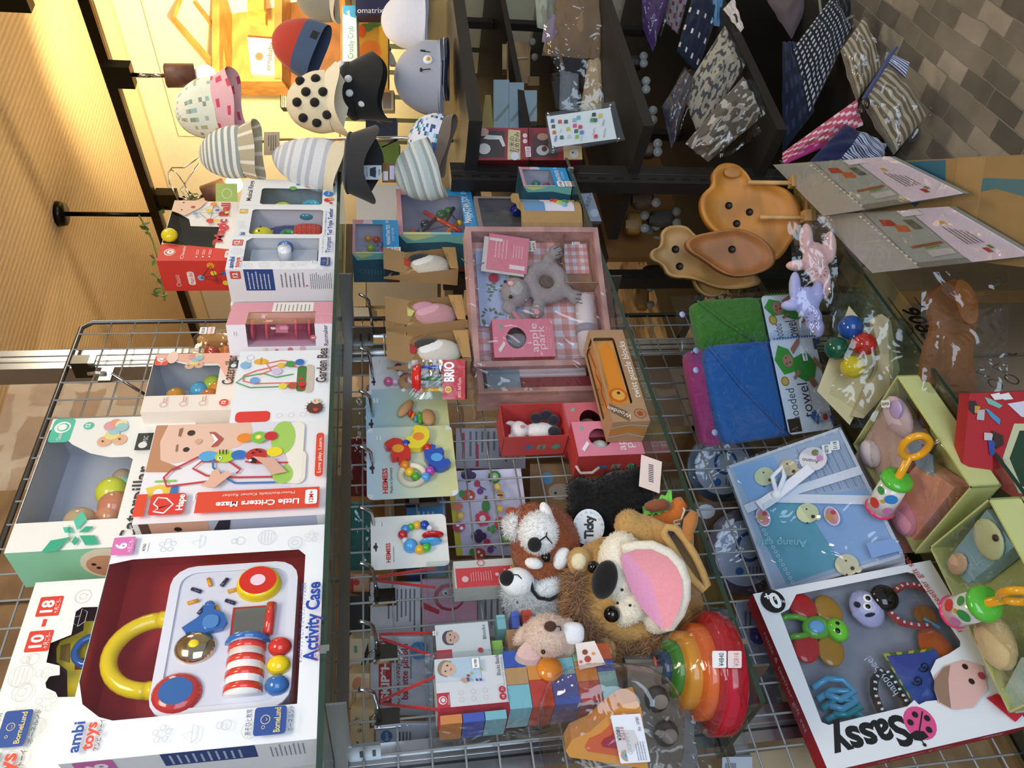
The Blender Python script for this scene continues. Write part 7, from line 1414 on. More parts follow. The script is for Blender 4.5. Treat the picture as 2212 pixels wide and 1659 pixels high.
# booklets
def booklet(label, pts, z, seed):
    Q_ = [PZ(*p, z) for p in pts]; A = Q_[3]; ex = (Q_[2]-Q_[3]).normalized()
    T = thing('bagged_booklet', label, 'booklet', axes(A, ex, (0, 0, 1)), None); I = T.matrix_world.inverted(); L = [I @ p for p in Q_]
    def at(u, v, o=0): p = L[0].lerp(L[1], u); r = L[3].lerp(L[2], u); s_ = r.lerp(p, v); return V((s_.x, s_.y, o))
    part('cover', T, lambda m: (m.add([at(0, 0, 0), at(1, 0, 0), at(1, 1, 0), at(0, 1, 0), at(0, 0, .012), at(1, 0, .012), at(1, 1, .012), at(0, 1, .012)], [(0, 1, 2, 3), (4, 5, 6, 7), (0, 1, 5, 4), (1, 2, 6, 5), (2, 3, 7, 6), (3, 0, 4, 7)], '8f948e'),))
    def pr(m):
        n = [0]
        def pl(c, *uv_): n[0] += 1; m.add([at(u, v, .0122+.0002*n[0]) for u, v in uv_], [tuple(range(len(uv_)))], c)
        pl('e2d8e8', (.68, .0), (1, 0), (1, 1), (.74, 1)); pl('a6b0a8', (.36, .02), (.68, .02), (.72, .98), (.42, .98)); pl('b8bab2', (0, 0), (.36, .0), (.40, 1), (0, 1)); pl('84857a', (.36, .0), (.69, .0), (.69, .08), (.36, .08))
        pl('b4442c', (.44, .72), (.54, .70), (.54, .82), (.46, .84)); pl('c86c38', (.50, .60), (.58, .58), (.60, .70), (.52, .72)); pl('9a5a48', (.46, .30), (.68, .34), (.68, .38), (.46, .34)); pl('7c9a4c', (.54, .28), (.64, .30), (.64, .33), (.54, .31)); pl('c4c8c4', (.52, .14), (.68, .16), (.68, .26), (.52, .24)); pl('6a6a5a', (.62, .62), (.68, .62), (.68, .8), (.62, .8))
        pl('b02c3c', (.84, .12), (.87, .12), (.87, .20), (.84, .20)); pl('5a8a3c', (.88, .18), (.90, .18), (.90, .24), (.88, .24)); pl('d8a83c', (.82, .66), (.85, .66), (.85, .72), (.82, .72)); pl('e8e8f2', (.66, .86), (.80, .88), (.80, .98), (.66, .98))
        for i in range(5): pl('6a5a5c', (.80+.022*i, .28), (.806+.022*i, .28), (.806+.022*i, .62-.03*i), (.80+.022*i, .62-.03*i))
        for i in range(14): a = .05+i*.065; pl('e6e4da', (.365, a), (.385, a+.01), (.385, a+.035), (.365, a+.04))
    part('printed_page', T, pr)
    part('clear_bag', T, lambda m: m.surf(lambda u, v: at(u*1.02-.01, v*1.02-.01, .020+.008*MN.noise(V((u*7, v*6, seed)))), 16, 14, 'f2f2f6:fi'))
booklet('bagged grey booklet lying on the carton, nearer the bottom edge of the photo', ((1777, 466), (2063, 446), (2245, 552), (1897, 590)), .522, 3)
booklet('bagged grey booklet lying on top of the other, nearer the black rack', ((1680, 356), (1933, 338), (2096, 418), (1790, 467)), .540, 6)
# wooden paddle in a bag
T, q, k = toy('wooden_dog_paddle', 'brown dog shaped wooden board in a clear bag under the shelf', 'wooden board', 2040, 800, .895)
part('board', T, lambda m: m.prism([(p.x, p.z) for p in [q(*c) for c in smooth([(2005, 640), (2030, 615), (2060, 600), (2090, 612), (2112, 650), (2110, 720), (2100, 760), (2112, 830), (2100, 880), (2070, 960), (2040, 1010), (1990, 960), (1990, 780), (2020, 700), (2008, 680)])]], .0, .014, '80501f:wo', 'y'))
part('ear_piece', T, lambda m: m.prism([(p.x, p.z) for p in [q(*c) for c in smooth([(2060, 600), (2090, 612), (2110, 650), (2108, 700), (2080, 700), (2062, 660)])]], -.006, .0, 'a86c34:wo', 'y'))
part('clear_bag', T, lambda m: m.surf(lambda u, v: q(1980+u*185, 590+v*420, -.016-.012*MN.noise(V((u*5, v*7, 4)))), 10, 18, 'f2f2f2:fi'))
# red box at the right edge
T, q, k = toy('red_printed_box', 'red box with a green window and printed figures at the bottom edge of the photo', 'toy box', 2150, 960, .885)
part('carton', T, lambda m: m.prism([(p.x, p.z) for p in [q(*c) for c in ((2095, 850), (2280, 842), (2290, 1010), (2205, 1085), (2080, 1000))]], 0, .03, 'b01c26', 'y'))
mb = MB(); O = q(2290, 1090, -.0005); P = Pr(mb, O, (250*k, 0, 0), (0, 0, 210*k))
def z2(x, y): return ((1090-y)/250, (2290-x)/210)
for c, pts in (('c8c8a0', ((2165, 990), (2190, 915), (2280, 915), (2280, 1080), (2200, 1065))), ('1c3c24', ((2180, 990), (2202, 930), (2280, 930), (2280, 1070), (2205, 1050))), ('7cb4a8', ((2126, 858), (2140, 862), (2165, 876), (2158, 882), (2134, 872))), ('d8d4e0', ((2175, 872), (2212, 866), (2250, 870), (2250, 910), (2205, 900))), ('4a90b8', ((2126, 882), (2134, 884), (2160, 906), (2158, 918), (2140, 902))), ('2c2420', ((2090, 866), (2106, 866), (2112, 880), (2104, 896), (2092, 884))), ('c8943c', ((2104, 876), (2116, 878), (2114, 892), (2104, 892))), ('b8b4b4', ((2110, 886), (2126, 884), (2124, 908), (2108, 906))), ('c4c0c0', ((2124, 934), (2144, 936), (2140, 952), (2124, 950))), ('2c4c98', ((2132, 950), (2148, 952), (2146, 984), (2136, 982))), ('3a2420', ((2140, 930), (2164, 940), (2166, 960), (2150, 970)))): P.poly([z2(*p) for p in pts], c)
for x, y in ((2146, 856), (2166, 856)): P.poly([z2(x-9, y-4), z2(x+10, y-8), z2(x+20, y+6), z2(x, y+8)], 'e8e0de')
mb.build('printed_panel', T)
# ================================================================ BEHIND THE GRID
def pillow(m, C4, th, c, nu=10, nv=10, colfn=None, back=True, ns=0):
    if colfn: nu = nv = 56
    a, b, c_, d = [V(p) for p in C4]      # bottom left, bottom right, top right, top left
    def S(sg): return lambda u, v: (a.lerp(b, u)).lerp(d.lerp(c_, u), v)+V((0, sg*th*(sin(pi*u)*sin(pi*v))**.5+ns*MN.noise(V((u*5, v*5, ns*99))), 0))
    m.surf(S(-1), nu, nv, c, colfn)
    if back: m.surf(S(1), nu, nv, c)
class QM:                                # print placed with picture pixels on a toy frame
    def __init__(s, mb, q, dep): s.mb = mb; s.q = q; s.d = dep; s.n = 1
    def pl(s, c, *pts): s.mb.add([s.q(x, y, s.d-.0004*s.n) for x, y in pts], [tuple(range(len(pts)))], c); s.n += 1; return s
    def el(s, x, y, r, c, r2=None, n=12): r2 = r2 or r; return s.pl(c, *[(x+r*cos(i*2*pi/n), y+r2*sin(i*2*pi/n)) for i in range(n)])
    def tx(s, t, x, y, h, c, rot=0, bold=0, ln=None):     # rot 0: reads upwards in the photo (world left to right)
        vs, fs, W = textmesh(t, bold); k = h/.7; kx = ln/W if ln and W else k; ro = R_(rot); P_ = []
        for a, b in vs:
            X = (a-W/2)*kx; Y = (b-.35)*k; u, v = X*cos(ro)-Y*sin(ro), X*sin(ro)+Y*cos(ro); P_.append(s.q(x-v, y-u, s.d-.0004*s.n))
        s.mb.add(P_, fs, c); s.n += 1; return s
    def ln(s, x0, y0, x1, y1, n, c, seed=1):              # small print rows
        rr = random.Random(seed)
        for i in range(n):
            x = x0+(x1-x0)*(i+.5)/n; hh = abs(x1-x0)/n*.18; e = y0+(y1-y0)*rr.uniform(.6, 1); s.mb.add([s.q(x-hh, y0, s.d-.0004*s.n), s.q(x-hh, e, s.d-.0004*s.n), s.q(x+hh, e, s.d-.0004*s.n), s.q(x+hh, y0, s.d-.0004*s.n)], [(0, 1, 2, 3)], c)
        s.n += 1; return s
def slab(name, label, cat, pts, Y, c, th=.008, draw=None, group=None, film=False):
    cx = sum(p[0] for p in pts)/len(pts); cy = sum(p[1] for p in pts)/len(pts)
    T, q, k = toy(name, label, cat, cx, cy, Y)
    if group: T['group'] = group
    part('body', T, lambda m: m.prism([(p.x, p.z) for p in [q(*a) for a in pts]], 0, th, c, 'y'))
    if draw: mb = MB(); draw(QM(mb, q, 0)); mb.build('print', T)
    if film: part('clear_film', T, lambda m: m.surf(lambda u, v: q(pts[0][0]+(pts[2][0]-pts[0][0])*v, pts[0][1]+(pts[2][1]-pts[0][1])*u, -.006-.006*MN.noise(V((u*6, v*6, cx)))), 8, 8, 'f2f4f6:fi'))
    return T, q
def rc(x0, y0, x1, y1): return [(x1, y1), (x1, y0), (x0, y0), (x0, y1)]
YB = 1.29
def d1(P):
    P.pl('b82c34', (818, 1385), (846, 1385), (846, 1522), (818, 1522)).tx('SKIP*HOP', 832, 1450, 17, 'f0e4e0', bold=.04, ln=125).tx('zoo tuck-away bib', 858, 1470, 13, '9a2c34', ln=130).tx('bavette pliable', 874, 1450, 14, 'b0303a', bold=.02, ln=120).el(905, 1405, 20, '4a8ac0').ln(884, 1400, 892, 1500, 1, '888890')
slab('bib_packet', 'white packet with a red lettered band seen through the grid behind the red cords', 'packet', rc(800, 1375, 935, 1545), YB, 'c8c9cf', draw=d1, film=True)
def d2(P): P.el(818, 1278, 9, '4a80b8').ln(835, 1272, 900, 1365, 7, '6a6c74', 4).el(905, 1395-20, 3, '888')if 0 else P.el(818, 1278, 9, '4a80b8').ln(835, 1272, 900, 1365, 7, '6a6c74', 4)
slab('text_packet', 'grey white packet with rows of small print behind the clear block pack', 'packet', rc(800, 1258, 908, 1374), YB+.004, 'c4c6cc', draw=d2)
def d3(P): P.el(970, 1290, 34, 'b0344a', 30).el(972, 1291, 27, 'd89ab4', 23).el(962, 1280, 6, 'f0f0f0').el(978, 1288, 6, 'f0f0f0').el(963, 1281, 3, '202020').el(979, 1289, 3, '202020').pl('b82c3c', (905, 1300), (915, 1300), (950, 1318), (948, 1326), (910, 1312))
slab('pink_bib', 'pink bib with eyes seen through the grid beside the slim red box', 'bib', rc(912, 1252, 1030, 1400), YB+.006, 'd0a0b4:fa', draw=d3)
slab('text_packet', 'grey packet with dense small print behind the grey wolf plush', 'packet', rc(1032, 1258, 1180, 1375), YB+.003, 'b8bac4', draw=lambda P: P.ln(1042, 1268, 1160, 1365, 9, '70727c', 6))
def d4(P):
    P.el(835, 1590, 13, '3c78b4').tx('6m+', 835, 1590, 9, 'e8eef4', ln=18).ln(860, 1580, 890, 1620, 4, '50525a', 8).pl('cf7a94', (890, 1655), (905, 1605), (925, 1588), (940, 1600), (940, 1655)).pl('8a7a6a', (948, 1655), (945, 1580), (1000, 1575), (1005, 1650)).el(975, 1612, 26, 'd8a898').pl('5a4638', (945, 1650), (945, 1590), (970, 1588), (960, 1620)).el(1030, 1598, 28, '3c8ca8', 24).el(1036, 1600, 14, 'c4ac4c', 10).pl('c06a94', (1075, 1560), (1075, 1640), (1160, 1610), (1150, 1575))
slab('feeding_set_packet', 'pale packet with a blue 6m+ badge and a child photo, left of the left post', 'packet', rc(812, 1562, 1200, 1662), YB, 'c0c4ce', draw=d4, film=True)
def d5(P): P.el(775, 1480, 14, 'c88a64', 18).pl('d8b088', (780, 1465), (780, 1510), (797, 1515), (797, 1465)).ln(760, 1490, 770, 1520, 2, '8a7a5a')
slab('photo_carton', 'cream carton with a baby photo under the upper shelf, left', 'carton', rc(752, 1455, 799, 1530), YB+.03, 'dcc898', .04, d5)
slab('photo_carton', 'cream carton lettered in Japanese at the far left under the upper shelf', 'carton', rc(757, 1532, 808, 1660), YB+.03, 'd8c496', .04, lambda P: P.tx('モノト', 775, 1565, 12, '2a241c', rot=20, ln=36).pl('3a3228', (770, 1600), (775, 1640), (790, 1620)))
slab('drawing_carton', 'pale carton with a dark bird drawing under the upper shelf', 'carton', rc(752, 1380, 800, 1452), YB+.034, 'd9cba8', .04, lambda P: P.pl('2c2a28', (775, 1450), (795, 1388), (797, 1410), (785, 1448)).pl('5a9a94', (765, 1395), (772, 1395), (772, 1410), (765, 1410)))
slab('dark_cloth_packet', 'black packet between the pale cartons under the upper shelf', 'packet', rc(752, 1288, 798, 1376), YB+.03, '26262a', .03)
slab('text_packet', 'tan packet under the upper shelf, left of the teal one', 'packet', rc(752, 1240, 798, 1286), YB+.034, 'd0a884', .03, lambda P: P.el(770, 1258, 7, 'c8443c').pl('b83a34', (755, 1244), (764, 1244), (764, 1280), (755, 1280)))
slab('teal_towel_packet', 'teal towel in clear film seen through the grid', 'packet', rc(750, 1088, 798, 1232), YB+.01, '2c7c74:fa', .03, film=True)
slab('red_packet', 'dark red packet in clear film, right of the teal one', 'packet', rc(748, 948, 796, 1072), YB+.01, '7c1c20:fa', .03, film=True)
slab('yellow_packet', 'yellowish packet in clear film beside the tall post', 'packet', rc(752, 858, 800, 945), YB+.01, 'a8986c:fa', .03, film=True)
def d6(P): P.ln(900, 1105, 940, 1180, 4, 'a8cce4', 3)
slab('blue_card', 'bright blue card behind the small bead ring card', 'card', rc(878, 1080, 962, 1245), YB+.01, '3a86c4', draw=d6)
slab('dark_tool_box', 'navy packet low behind the slim red box', 'packet', rc(880, 1228, 912, 1300), YB+.02, '243c74', .03)
def fruit(P):
    rr = random.Random(12); P.pl('d8cc3c', (978, 1020), (966, 1020), (986, 1200), (1000, 1200))
    items = [('grape', 1012, 1027), ('kiwi', 1068, 1030), ('straw', 1012, 1070), ('cherry', 1036, 1052), ('bee', 1080, 1070), ('tree', 1050, 1092), ('flower', 1043, 1118), ('lady', 1080, 1128), ('berry', 992, 1135), ('grape', 1035, 1155), ('kiwi', 1093, 1160), ('cherry', 1058, 1175), ('straw', 1035, 1192), ('sun', 997, 1110), ('sun', 1080, 1095), ('sun', 1075, 1048), ('clover', 1062, 1138), ('sun', 1105, 1140), ('orange', 1105, 1100), ('ant', 990, 1090)]
    for t, x, y in items:
        if t == 'grape': [P.el(x+dx, y+dy, 8, '3a1c54') for dx, dy in ((-8, 0), (0, -7), (0, 7), (9, 0))]; P.el(x-10, y-6, 6, '3a7a3c', 3)
        elif t == 'kiwi': P.el(x, y, 14, '3c7a2c'); P.el(x, y, 9, '8cc45c'); P.el(x, y, 4, 'e8eed8')
        elif t == 'straw': P.el(x, y, 15, 'd2482c', 13); P.el(x-14, y-4, 6, '4a9a3c', 8); P.el(x, y-4, 3, 'ffffff'); P.el(x+6, y+3, 3, 'ffffff')
        elif t == 'cherry': P.el(x-5, y-8, 7, 'c42c5c'); P.el(x+2, y+8, 7, '7c3a8c'); P.pl('2c2a24', (x, y-4), (x+14, y+4), (x+14, y+6), (x-1, y-2))
        elif t == 'bee': P.el(x, y, 8, 'e0a03c', 12); P.el(x-6, y+2, 5, 'dce4ec', 7); P.pl('2a2420', (x-6, y-3), (x+6, y-3), (x+6, y), (x-6, y))
        elif t == 'tree': P.el(x, y, 9, '3c8a3c', 14); P.pl('8a5c3c', (x-3, y-22), (x+3, y-22), (x+3, y-10), (x-3, y-10))
        elif t == 'flower': [P.el(x+11*cos(a*.9), y+11*sin(a*.9), 6, 'd83c5c', n=8) for a in range(7)]; P.el(x, y, 7, 'f0e4e4')
        elif t == 'lady': P.el(x, y, 12, 'd8502c', 14); P.el(x+4, y+10, 6, '241a18'); P.el(x-3, y-3, 3, '241a18')
        elif t == 'berry': P.el(x, y, 14, 'cc3468', 11); P.el(x-2, y-4, 4, 'ffffff'); P.el(x+6, y+3, 4, 'ffffff')
        elif t == 'ant': P.el(x, y, 12, 'd8745c', 8)
        elif t == 'clover': [P.el(x+dx, y+dy, 5, '4a9a4c', n=8) for dx, dy in ((-5, 0), (4, -4), (4, 5))]
        elif t == 'orange': P.el(x, y, 13, 'd8542c', 9)
        else: P.el(x, y, 8, 'e8b03c', n=7); P.el(x, y, 5, 'f0d86c')
slab('fruit_print_cloth', 'white cloth printed with smiling fruit and flowers behind the grid', 'cloth', [(1150, 1200), (1125, 1012), (976, 1018), (992, 1200)], YB+.004, 'd4d0ea', .006, fruit)
slab('text_packet', 'white packet with red stripes and small print above the fruit cloth', 'packet', rc(985, 925, 1135, 1012), YB+.02, 'b6b6c2', .006, lambda P: P.pl('b8344c', (998, 935), (1004, 935), (1004, 990), (998, 990)).ln(1010, 932, 1125, 1000, 9, '6c6e7c', 9).pl('b8344c', (1028, 960), (1034, 960), (1034, 1008), (1028, 1008)))
slab('kraft_mouse_box', 'kraft box printed with a blue balloon behind the red puppet boxes', 'box', rc(1145, 1002, 1310, 1165), YB+.03, '8a6c4e:cb', .03, lambda P: P.el(1182, 1033, 14, '4a88b8', 13).el(1210, 1062, 26, 'a09488', 18).el(1200, 1065, 3, '1c1814').pl('b04848', (1235, 1095), (1300, 1080), (1300, 1100), (1240, 1110)))
slab('picture_packet', 'packet with blue and red shapes low behind the lion puppet', 'packet', rc(1318, 985, 1400, 1110), YB+.02, '7c8894', .006, lambda P: P.tx('HOP', 1350, 1050, 16, 'd8404c', rot=0, bold=.03), film=True)
GL = 'suction plate packs behind the grid'
def plate(label, cx, cy, rx, ry, c, c2, Y=YB+.012):
    T, q, k = toy('plate_pack', label, 'plate pack', cx, cy, Y); T['group'] = GL
    E = lambda s, n=28: [q(cx+rx*s*cos(i*2*pi/n), cy+ry*s*sin(i*2*pi/n)) for i in range(n)]
    part('plate', T, lambda m: m.prism([(p.x, p.z) for p in E(1)], 0, .012, c+':pl', 'y')); mb = MB(); P = QM(mb, q, 0)
    P.el(cx, cy, rx*.78, 'c8ccdc', ry*.78, 24).el(cx+rx*.1, cy-ry*.15, rx*.34, '2c5a94', ry*.36, 20).el(cx+rx*.1, cy-ry*.15, rx*.26, 'c8ccdc', ry*.28, 20).el(cx-rx*.15, cy+ry*.42, 9, '3c7ec0').ln(cx+5, cy+ry*.3, cx+rx*.6, cy+ry*.6, 6, '7a7e90'); mb.build('card_print', T)
    part('clear_cover', T, lambda m: m.sph(q(cx, cy, 0), (ry*k*1.02, .012, rx*k*1.02), 'e8eef4:fi', 20))
plate('round plate pack with a blue ring behind the grid, upper one', 1560, 1010, 75, 75, '44505c', 0); plate('round plate pack with a blue ring behind the grid, lower one', 1610, 1195, 85, 92, '6c5a64', 0)
slab('wooden_tray_pack', 'brown packet between the two round plate packs', 'packet', rc(1500, 1085, 1640, 1150), YB+.03, '6c5440:wo', .01, lambda P: P.el(1525, 1105, 20, 'c8ccd4', 16).el(1556, 1150, 10, 'c88aa4'))
slab('picture_packet', 'packet with purple and yellow shapes left of the round plates', 'packet', rc(1590, 1300, 1730, 1545), YB+.02, '9aa0b0', .008, lambda P: P.pl('c8b88c', (1625, 1300), (1650, 1300), (1720, 1545), (1700, 1545)).el(1640, 1370, 22, '4a3c84').pl('a8303c', (1635, 1500), (1650, 1500), (1655, 1545), (1638, 1545)).tx('H', 1645, 1530, 9, 'e0c8c8').el(1695, 1535, 18, '34265c').ln(1605, 1320, 1625, 1380, 2, '5a5c68'), film=True)
slab('picture_packet', 'white packet corner with round marks at the lower left edge', 'packet', rc(1560, 1635, 1625, 1662), YB, 'c4ccd8', .01, lambda P: P.pl('8890a0', (1566, 1648), (1566, 1662), (1590, 1662), (1590, 1648)))
slab('kraft_packet', 'pale kraft packet low behind the left post', 'packet', rc(1620, 1600, 1790, 1665), YB+.02, 'b8a484', .02)
slab('magenta_packet', 'packet of mixed colours behind the large block pack', 'packet', rc(1180, 1560, 1400, 1640), YB+.02, 'b89c74', .02, film=True)
# ================================================================ GOODS ON THE BLACK RACK
def toyb(name, label, cat, px, py, b):
    P_ = PN(px, py, GC+EYR*b, EYR); return toy(name, label, cat, px, py, P_.y)
def slabb(name, label, cat, pts, b, c, th=.01, draw=None, film=False):
    cx = sum(p[0] for p in pts)/len(pts); cy = sum(p[1] for p in pts)/len(pts)
    return slab(name, label, cat, pts, PN(cx, cy, GC+EYR*b, EYR).y, c, th, draw, film=film)
# cream cartons on top of the rack, rear
for i, (x0, y0, x1, y1, c) in enumerate(((757, 486, 930, 560, 'cfc8b4'), (757, 600, 790, 662, 'd4c6a0'), (792, 600, 945, 660, 'cbc0a6'), (762, 664, 800, 690, 'e2e0d0'), (770, 400, 925, 484, 'c4cad2'))):
    slabb('pale_carton', ['pale carton behind the small blue window box', 'narrow cream carton above the pink felt pouch', 'cream carton behind the pink felt pouch', 'white carton beside the first peg hook', 'pale blue grey carton behind the hats'][i], 'carton', rc(x0, y0, x1, y1), .62+.03*(i % 2), c, .12)
def rice(P):
    P.pl('8c2028', (1014, 345), (1014, 278), (1096, 278), (1096, 345)); P.pl('3a2a28', (1028, 340), (1026, 282), (1090, 284), (1090, 340)); P.pl('d0c090', (1096, 345), (1098, 280), (1124, 282), (1124, 345)); P.tx('お米の', 1106, 312, 9, '1c1814', ln=34).tx('なめかみ', 1117, 308, 9, '1c1814', ln=44)
    P.el(1046, 322, 14, 'd0d0c8', 12).pl('d0d0c8', (1044, 300), (1052, 292), (1084, 294), (1092, 316), (1086, 318), (1078, 302), (1056, 302)).el(1044, 286, 12, 'c89a88', 9).el(1112, 338, 9, 'd4d8e4').pl('8c2028', (1126, 345), (1126, 282), (1140, 284), (1142, 345)).el(1134, 294, 5, 'e0c8c8').el(1134, 306, 5, 'e0c8c8').pl('dfe2e8', (1134, 318), (1146, 318), (1147, 340), (1136, 340)).tx('純国産', 1141, 329, 6, 'b02c34', ln=19)
slabb('rice_toy_box', 'red and cream box with a white ring toy beside the rack upright, upper one', 'toy box', rc(1012, 276, 1140, 346), .10, 'a02630', .05, rice)
def rice2(P): P.pl('8c2028', (1142, 345), (1144, 282), (1215, 284), (1218, 345)).pl('4a3432', (1152, 340), (1152, 290), (1205, 290), (1205, 340)).el(1172, 325, 14, 'c4c4c4', 11).el(1176, 322, 6, '5a2a2c').el(1172, 296, 12, 'b88a78', 8).pl('c8b484', (1218, 345), (1216, 312), (1256, 316), (1258, 345)).el(1240, 332, 10, 'd4d4d8').el(1237, 330, 2, '1c1c1c')
slabb('rice_toy_box', 'red box with a white toy beside the rack upright, under the other one', 'toy box', rc(1142, 276, 1256, 346), .10, '8c2028', .05, rice2)
slabb('rice_ball_box', 'narrow printed box under the crate edge lettered in Japanese', 'toy box', [(1300, 478), (1275, 404), (1250, 404), (1272, 478)], .22, '8f97a8', .04, lambda P: P.el(1284, 460, 9, 'b4bccc').tx('お米のボール', 1272, 432, 9, '16161c', rot=-16, ln=46))
# boxes and wooden toys on the rear board
for i, (pts, lab) in enumerate(((rc(1066, 172, 1100, 280), 'light blue box standing on the rear board, upper'), (rc(1100, 178, 1132, 276), 'light blue box with a grey ribbon, middle'), (rc(1133, 195, 1160, 262), 'light blue box, lowest of the three'))):
    x0, x1 = pts[2][0], pts[0][0]; slabb('blue_gift_box', lab, 'gift box', pts, .34-.01*i, 'a4b8c0', .05, lambda P: P.pl('8a928e', (x0, 262), (x0+8, 262), (x1, 232), (x1, 222)))
slabb('gold_packet', 'gold coloured packet left of the light blue boxes', 'packet', [(1066, 280), (1060, 205), (1048, 205), (1040, 280)], .36, 'a8904c', .02)
T, q, k = toyb('wooden_truck_toy', 'unfinished wooden toy truck with white wheels on the rear board', 'wooden toy', 1120, 150, .36)
part('body', T, lambda m: (m.box(q(1165, 165), q(1140, 185, .06), 'a8824c:wo'), m.box(q(1145, 180, 0), q(1095, 90, .06), 'b08a58:wo'), m.box(q(1100, 150, .0), q(1085, 95, .05), 'b8925c:wo'))); part('wheel', T, lambda m: m.cyl(q(1155, 125, -.01), q(1155, 125, .006), .012, 'b0aca0:wo', 16)); part('wheel', T, lambda m: m.cyl(q(1150, 92, -.01), q(1150, 92, .006), .012, 'b0aca0:wo', 16)); part('axle', T, lambda m: m.cyl(q(1098, 128, -.004), q(1140, 126, -.004), .003, 'd8c8a8:wo', 8))
# payment sign in an acrylic stand
T, q, k = toyb('payment_sign_stand', 'clear acrylic stand holding a white card of payment logos on the rack corner', 'sign', 1262, 280, -.0)
part('acrylic_plate', T, lambda m: (m.prism([(p.x, p.z) for p in [q(*c) for c in ((1349, 303), (1327, 222), (1178, 248), (1187, 332))]], 0, .004, 'fafcfb:gs', 'y'), m.prism([(p.x, p.z) for p in [q(*c) for c in ((1349, 303), (1327, 222), (1178, 248), (1187, 332))]], -.010, -.007, 'fafcfb:gs', 'y')))
mb = MB(); P = QM(mb, q, -.001); P.pl('f0f2fa', (1332, 300), (1318, 233), (1181, 252), (1193, 319))
for x, y, c in ((1193, 262, '3c6cb4'), (1195, 274, '4a5a50'), (1197, 287, 'd8702c'), (1209, 264, 'd8502c'), (1213, 298, '2c6a68'), (1222, 264, '4a4a50'), (1227, 280, 'd8c43c'), (1229, 296, 'd8d8dc'), (1240, 261, '9ac4c4'), (1241, 273, 'e04a94'), (1244, 285, '2c6a3c'), (1246, 297, '9cc43c'), (1249, 256, '7cb4cc'), (1253, 276, 'd8304c'), (1256, 288, '3c8ac4'), (1296, 252, 'd8c43c'), (1282, 250, '303034'), (1285, 262, '5a5a60'), (1286, 297, 'c83c3c'), (1278, 262, '3c9a4c')): P.pl(c, (x-4, y+4), (x-3.4, y-4), (x+4, y-4.6), (x+4.6, y+3.4))
P.tx('VISA', 1200, 302, 5, '2c3c8c', rot=-8, ln=14, bold=.03).tx('Pay', 1211, 284, 4, '8a8a94', rot=-8).tx('PayPay', 1282, 286, 4, 'c05058', rot=-8).tx('WeChat', 1305, 290, 4, '3a3a44', rot=-8).tx('Alipay', 1302, 268, 4, '3a3a44', rot=-8, ln=14).tx('QUICPay', 1256, 302, 3, '60606a', rot=-8, ln=12); mb.build('printed_card', T, 'white card of small payment logos')
for x, y in ((1184, 250), (1318, 232), (1195, 323), (1336, 304)): part('stud', T, lambda m: m.cyl(q(x, y, .01), q(x, y, -.018), .0035, 'd8dadc:ch', 10))
# bagged clothes
def bagged(name, label, cat, px, py, b, parts_, film):
    T, q, k = toyb(name, label, cat, px, py, b)
    for nm, C4, th, c, fn in parts_: part(nm, T, lambda m: pillow(m, [q(*p) for p in C4], th, c, 12, 12, fn, ns=.01))
    if film: part('clear_film', T, lambda m: pillow(m, [q(*p, -.02) for p in film], .02, 'eeeae4:fi', 12, 12, back=False, ns=.02))
    return T, q
st = lambda a, b, n, ax=0: (lambda u, v: a if int((u if ax == 0 else v)*n) % 2 else b)
bagged('bagged_clothes', 'bagged taupe and lilac clothes on the middle board of the rack', 'clothes', 1250, 100, .12, (('taupe_cloth', ((1330, 130), (1315, -20), (1200, -20), (1170, 120)), .03, '8a7458:fa', None), ('cream_cloth', ((1328, 260), (1310, 120), (1270, 130), (1252, 250)), .02, 'cbb894:fa', None), ('lilac_cloth', ((1210, 105), (1215, 40), (1180, 20), (1170, 90)), .02, 'a294b4:fa', None), ('grey_cloth', ((1200, 70), (1200, -20), (1155, -20), (1160, 60)), .02, '98a094:fa', None)), ((1335, 250), (1340, -20), (1160, -20), (1200, 240)))
bagged('folded_bib', 'pale blue folded cloth in film behind the payment sign', 'cloth', 1240, 180, .22, (('blue_cloth', ((1250, 240), (1250, 160), (1210, 150), (1208, 238)), .02, '8a98a8:fa', None),), None)
bagged('dark_bag', 'purple translucent pouch hanging under the middle board', 'pouch', 1405, 50, .10, (('purple_cloth', ((1410, 112), (1450, -20), (1385, -20), (1388, 60)), .02, '5a3c84:fa', None),), ((1415, 115), (1460, -20), (1380, -20), (1385, 60)))
bagged('printed_pouch', 'grey pouch with dark red dots at the top edge of the photo', 'pouch', 1450, 30, .09, (('cloth', ((1465, 75), (1490, -20), (1430, -20), (1440, 50)), .015, '8a8690:fa', lambda u, v: '7c2430:fa' if (int(u*9)+int(v*9)*2) % 5 == 0 else '8a8690:fa'),), None)
bagged('bow_print_pouch', 'navy pouch printed with white bows, above the grey printed pouch', 'pouch', 1500, 70, .06, (('cloth', ((1505, 158), (1560, 0), (1500, -20), (1462, 110)), .02, '101e38:fa', lambda u, v: 'dcd4d0:fa' if (int(u*14) % 4 == 1 and int(v*14) % 4 in (1,) ) else '101e38:fa'), ('blue_trim', ((1560, 60), (1562, -20), (1532, -20), (1530, 50)), .01, '5a8ab4:fa', None)), None)
pat = lambda A, B_, s: (lambda u, v: [A, B_][MN.noise(V((u*s, v*s, 1))) > .12])
bagged('sketch_print_pouch', 'beige diaper pouch printed with dark sketches', 'pouch', 1540, 170, .02, (('cloth', ((1510, 300), (1610, 140), (1565, 55), (1475, 200)), .03, 'a8a08e:fa', pat('a8a08e:fa', '4a4c4e:fa', 14)), ('dark_edge', ((1596, 165), (1612, 140), (1575, 70), (1566, 62)), .012, '24241f:fa', None)), None)
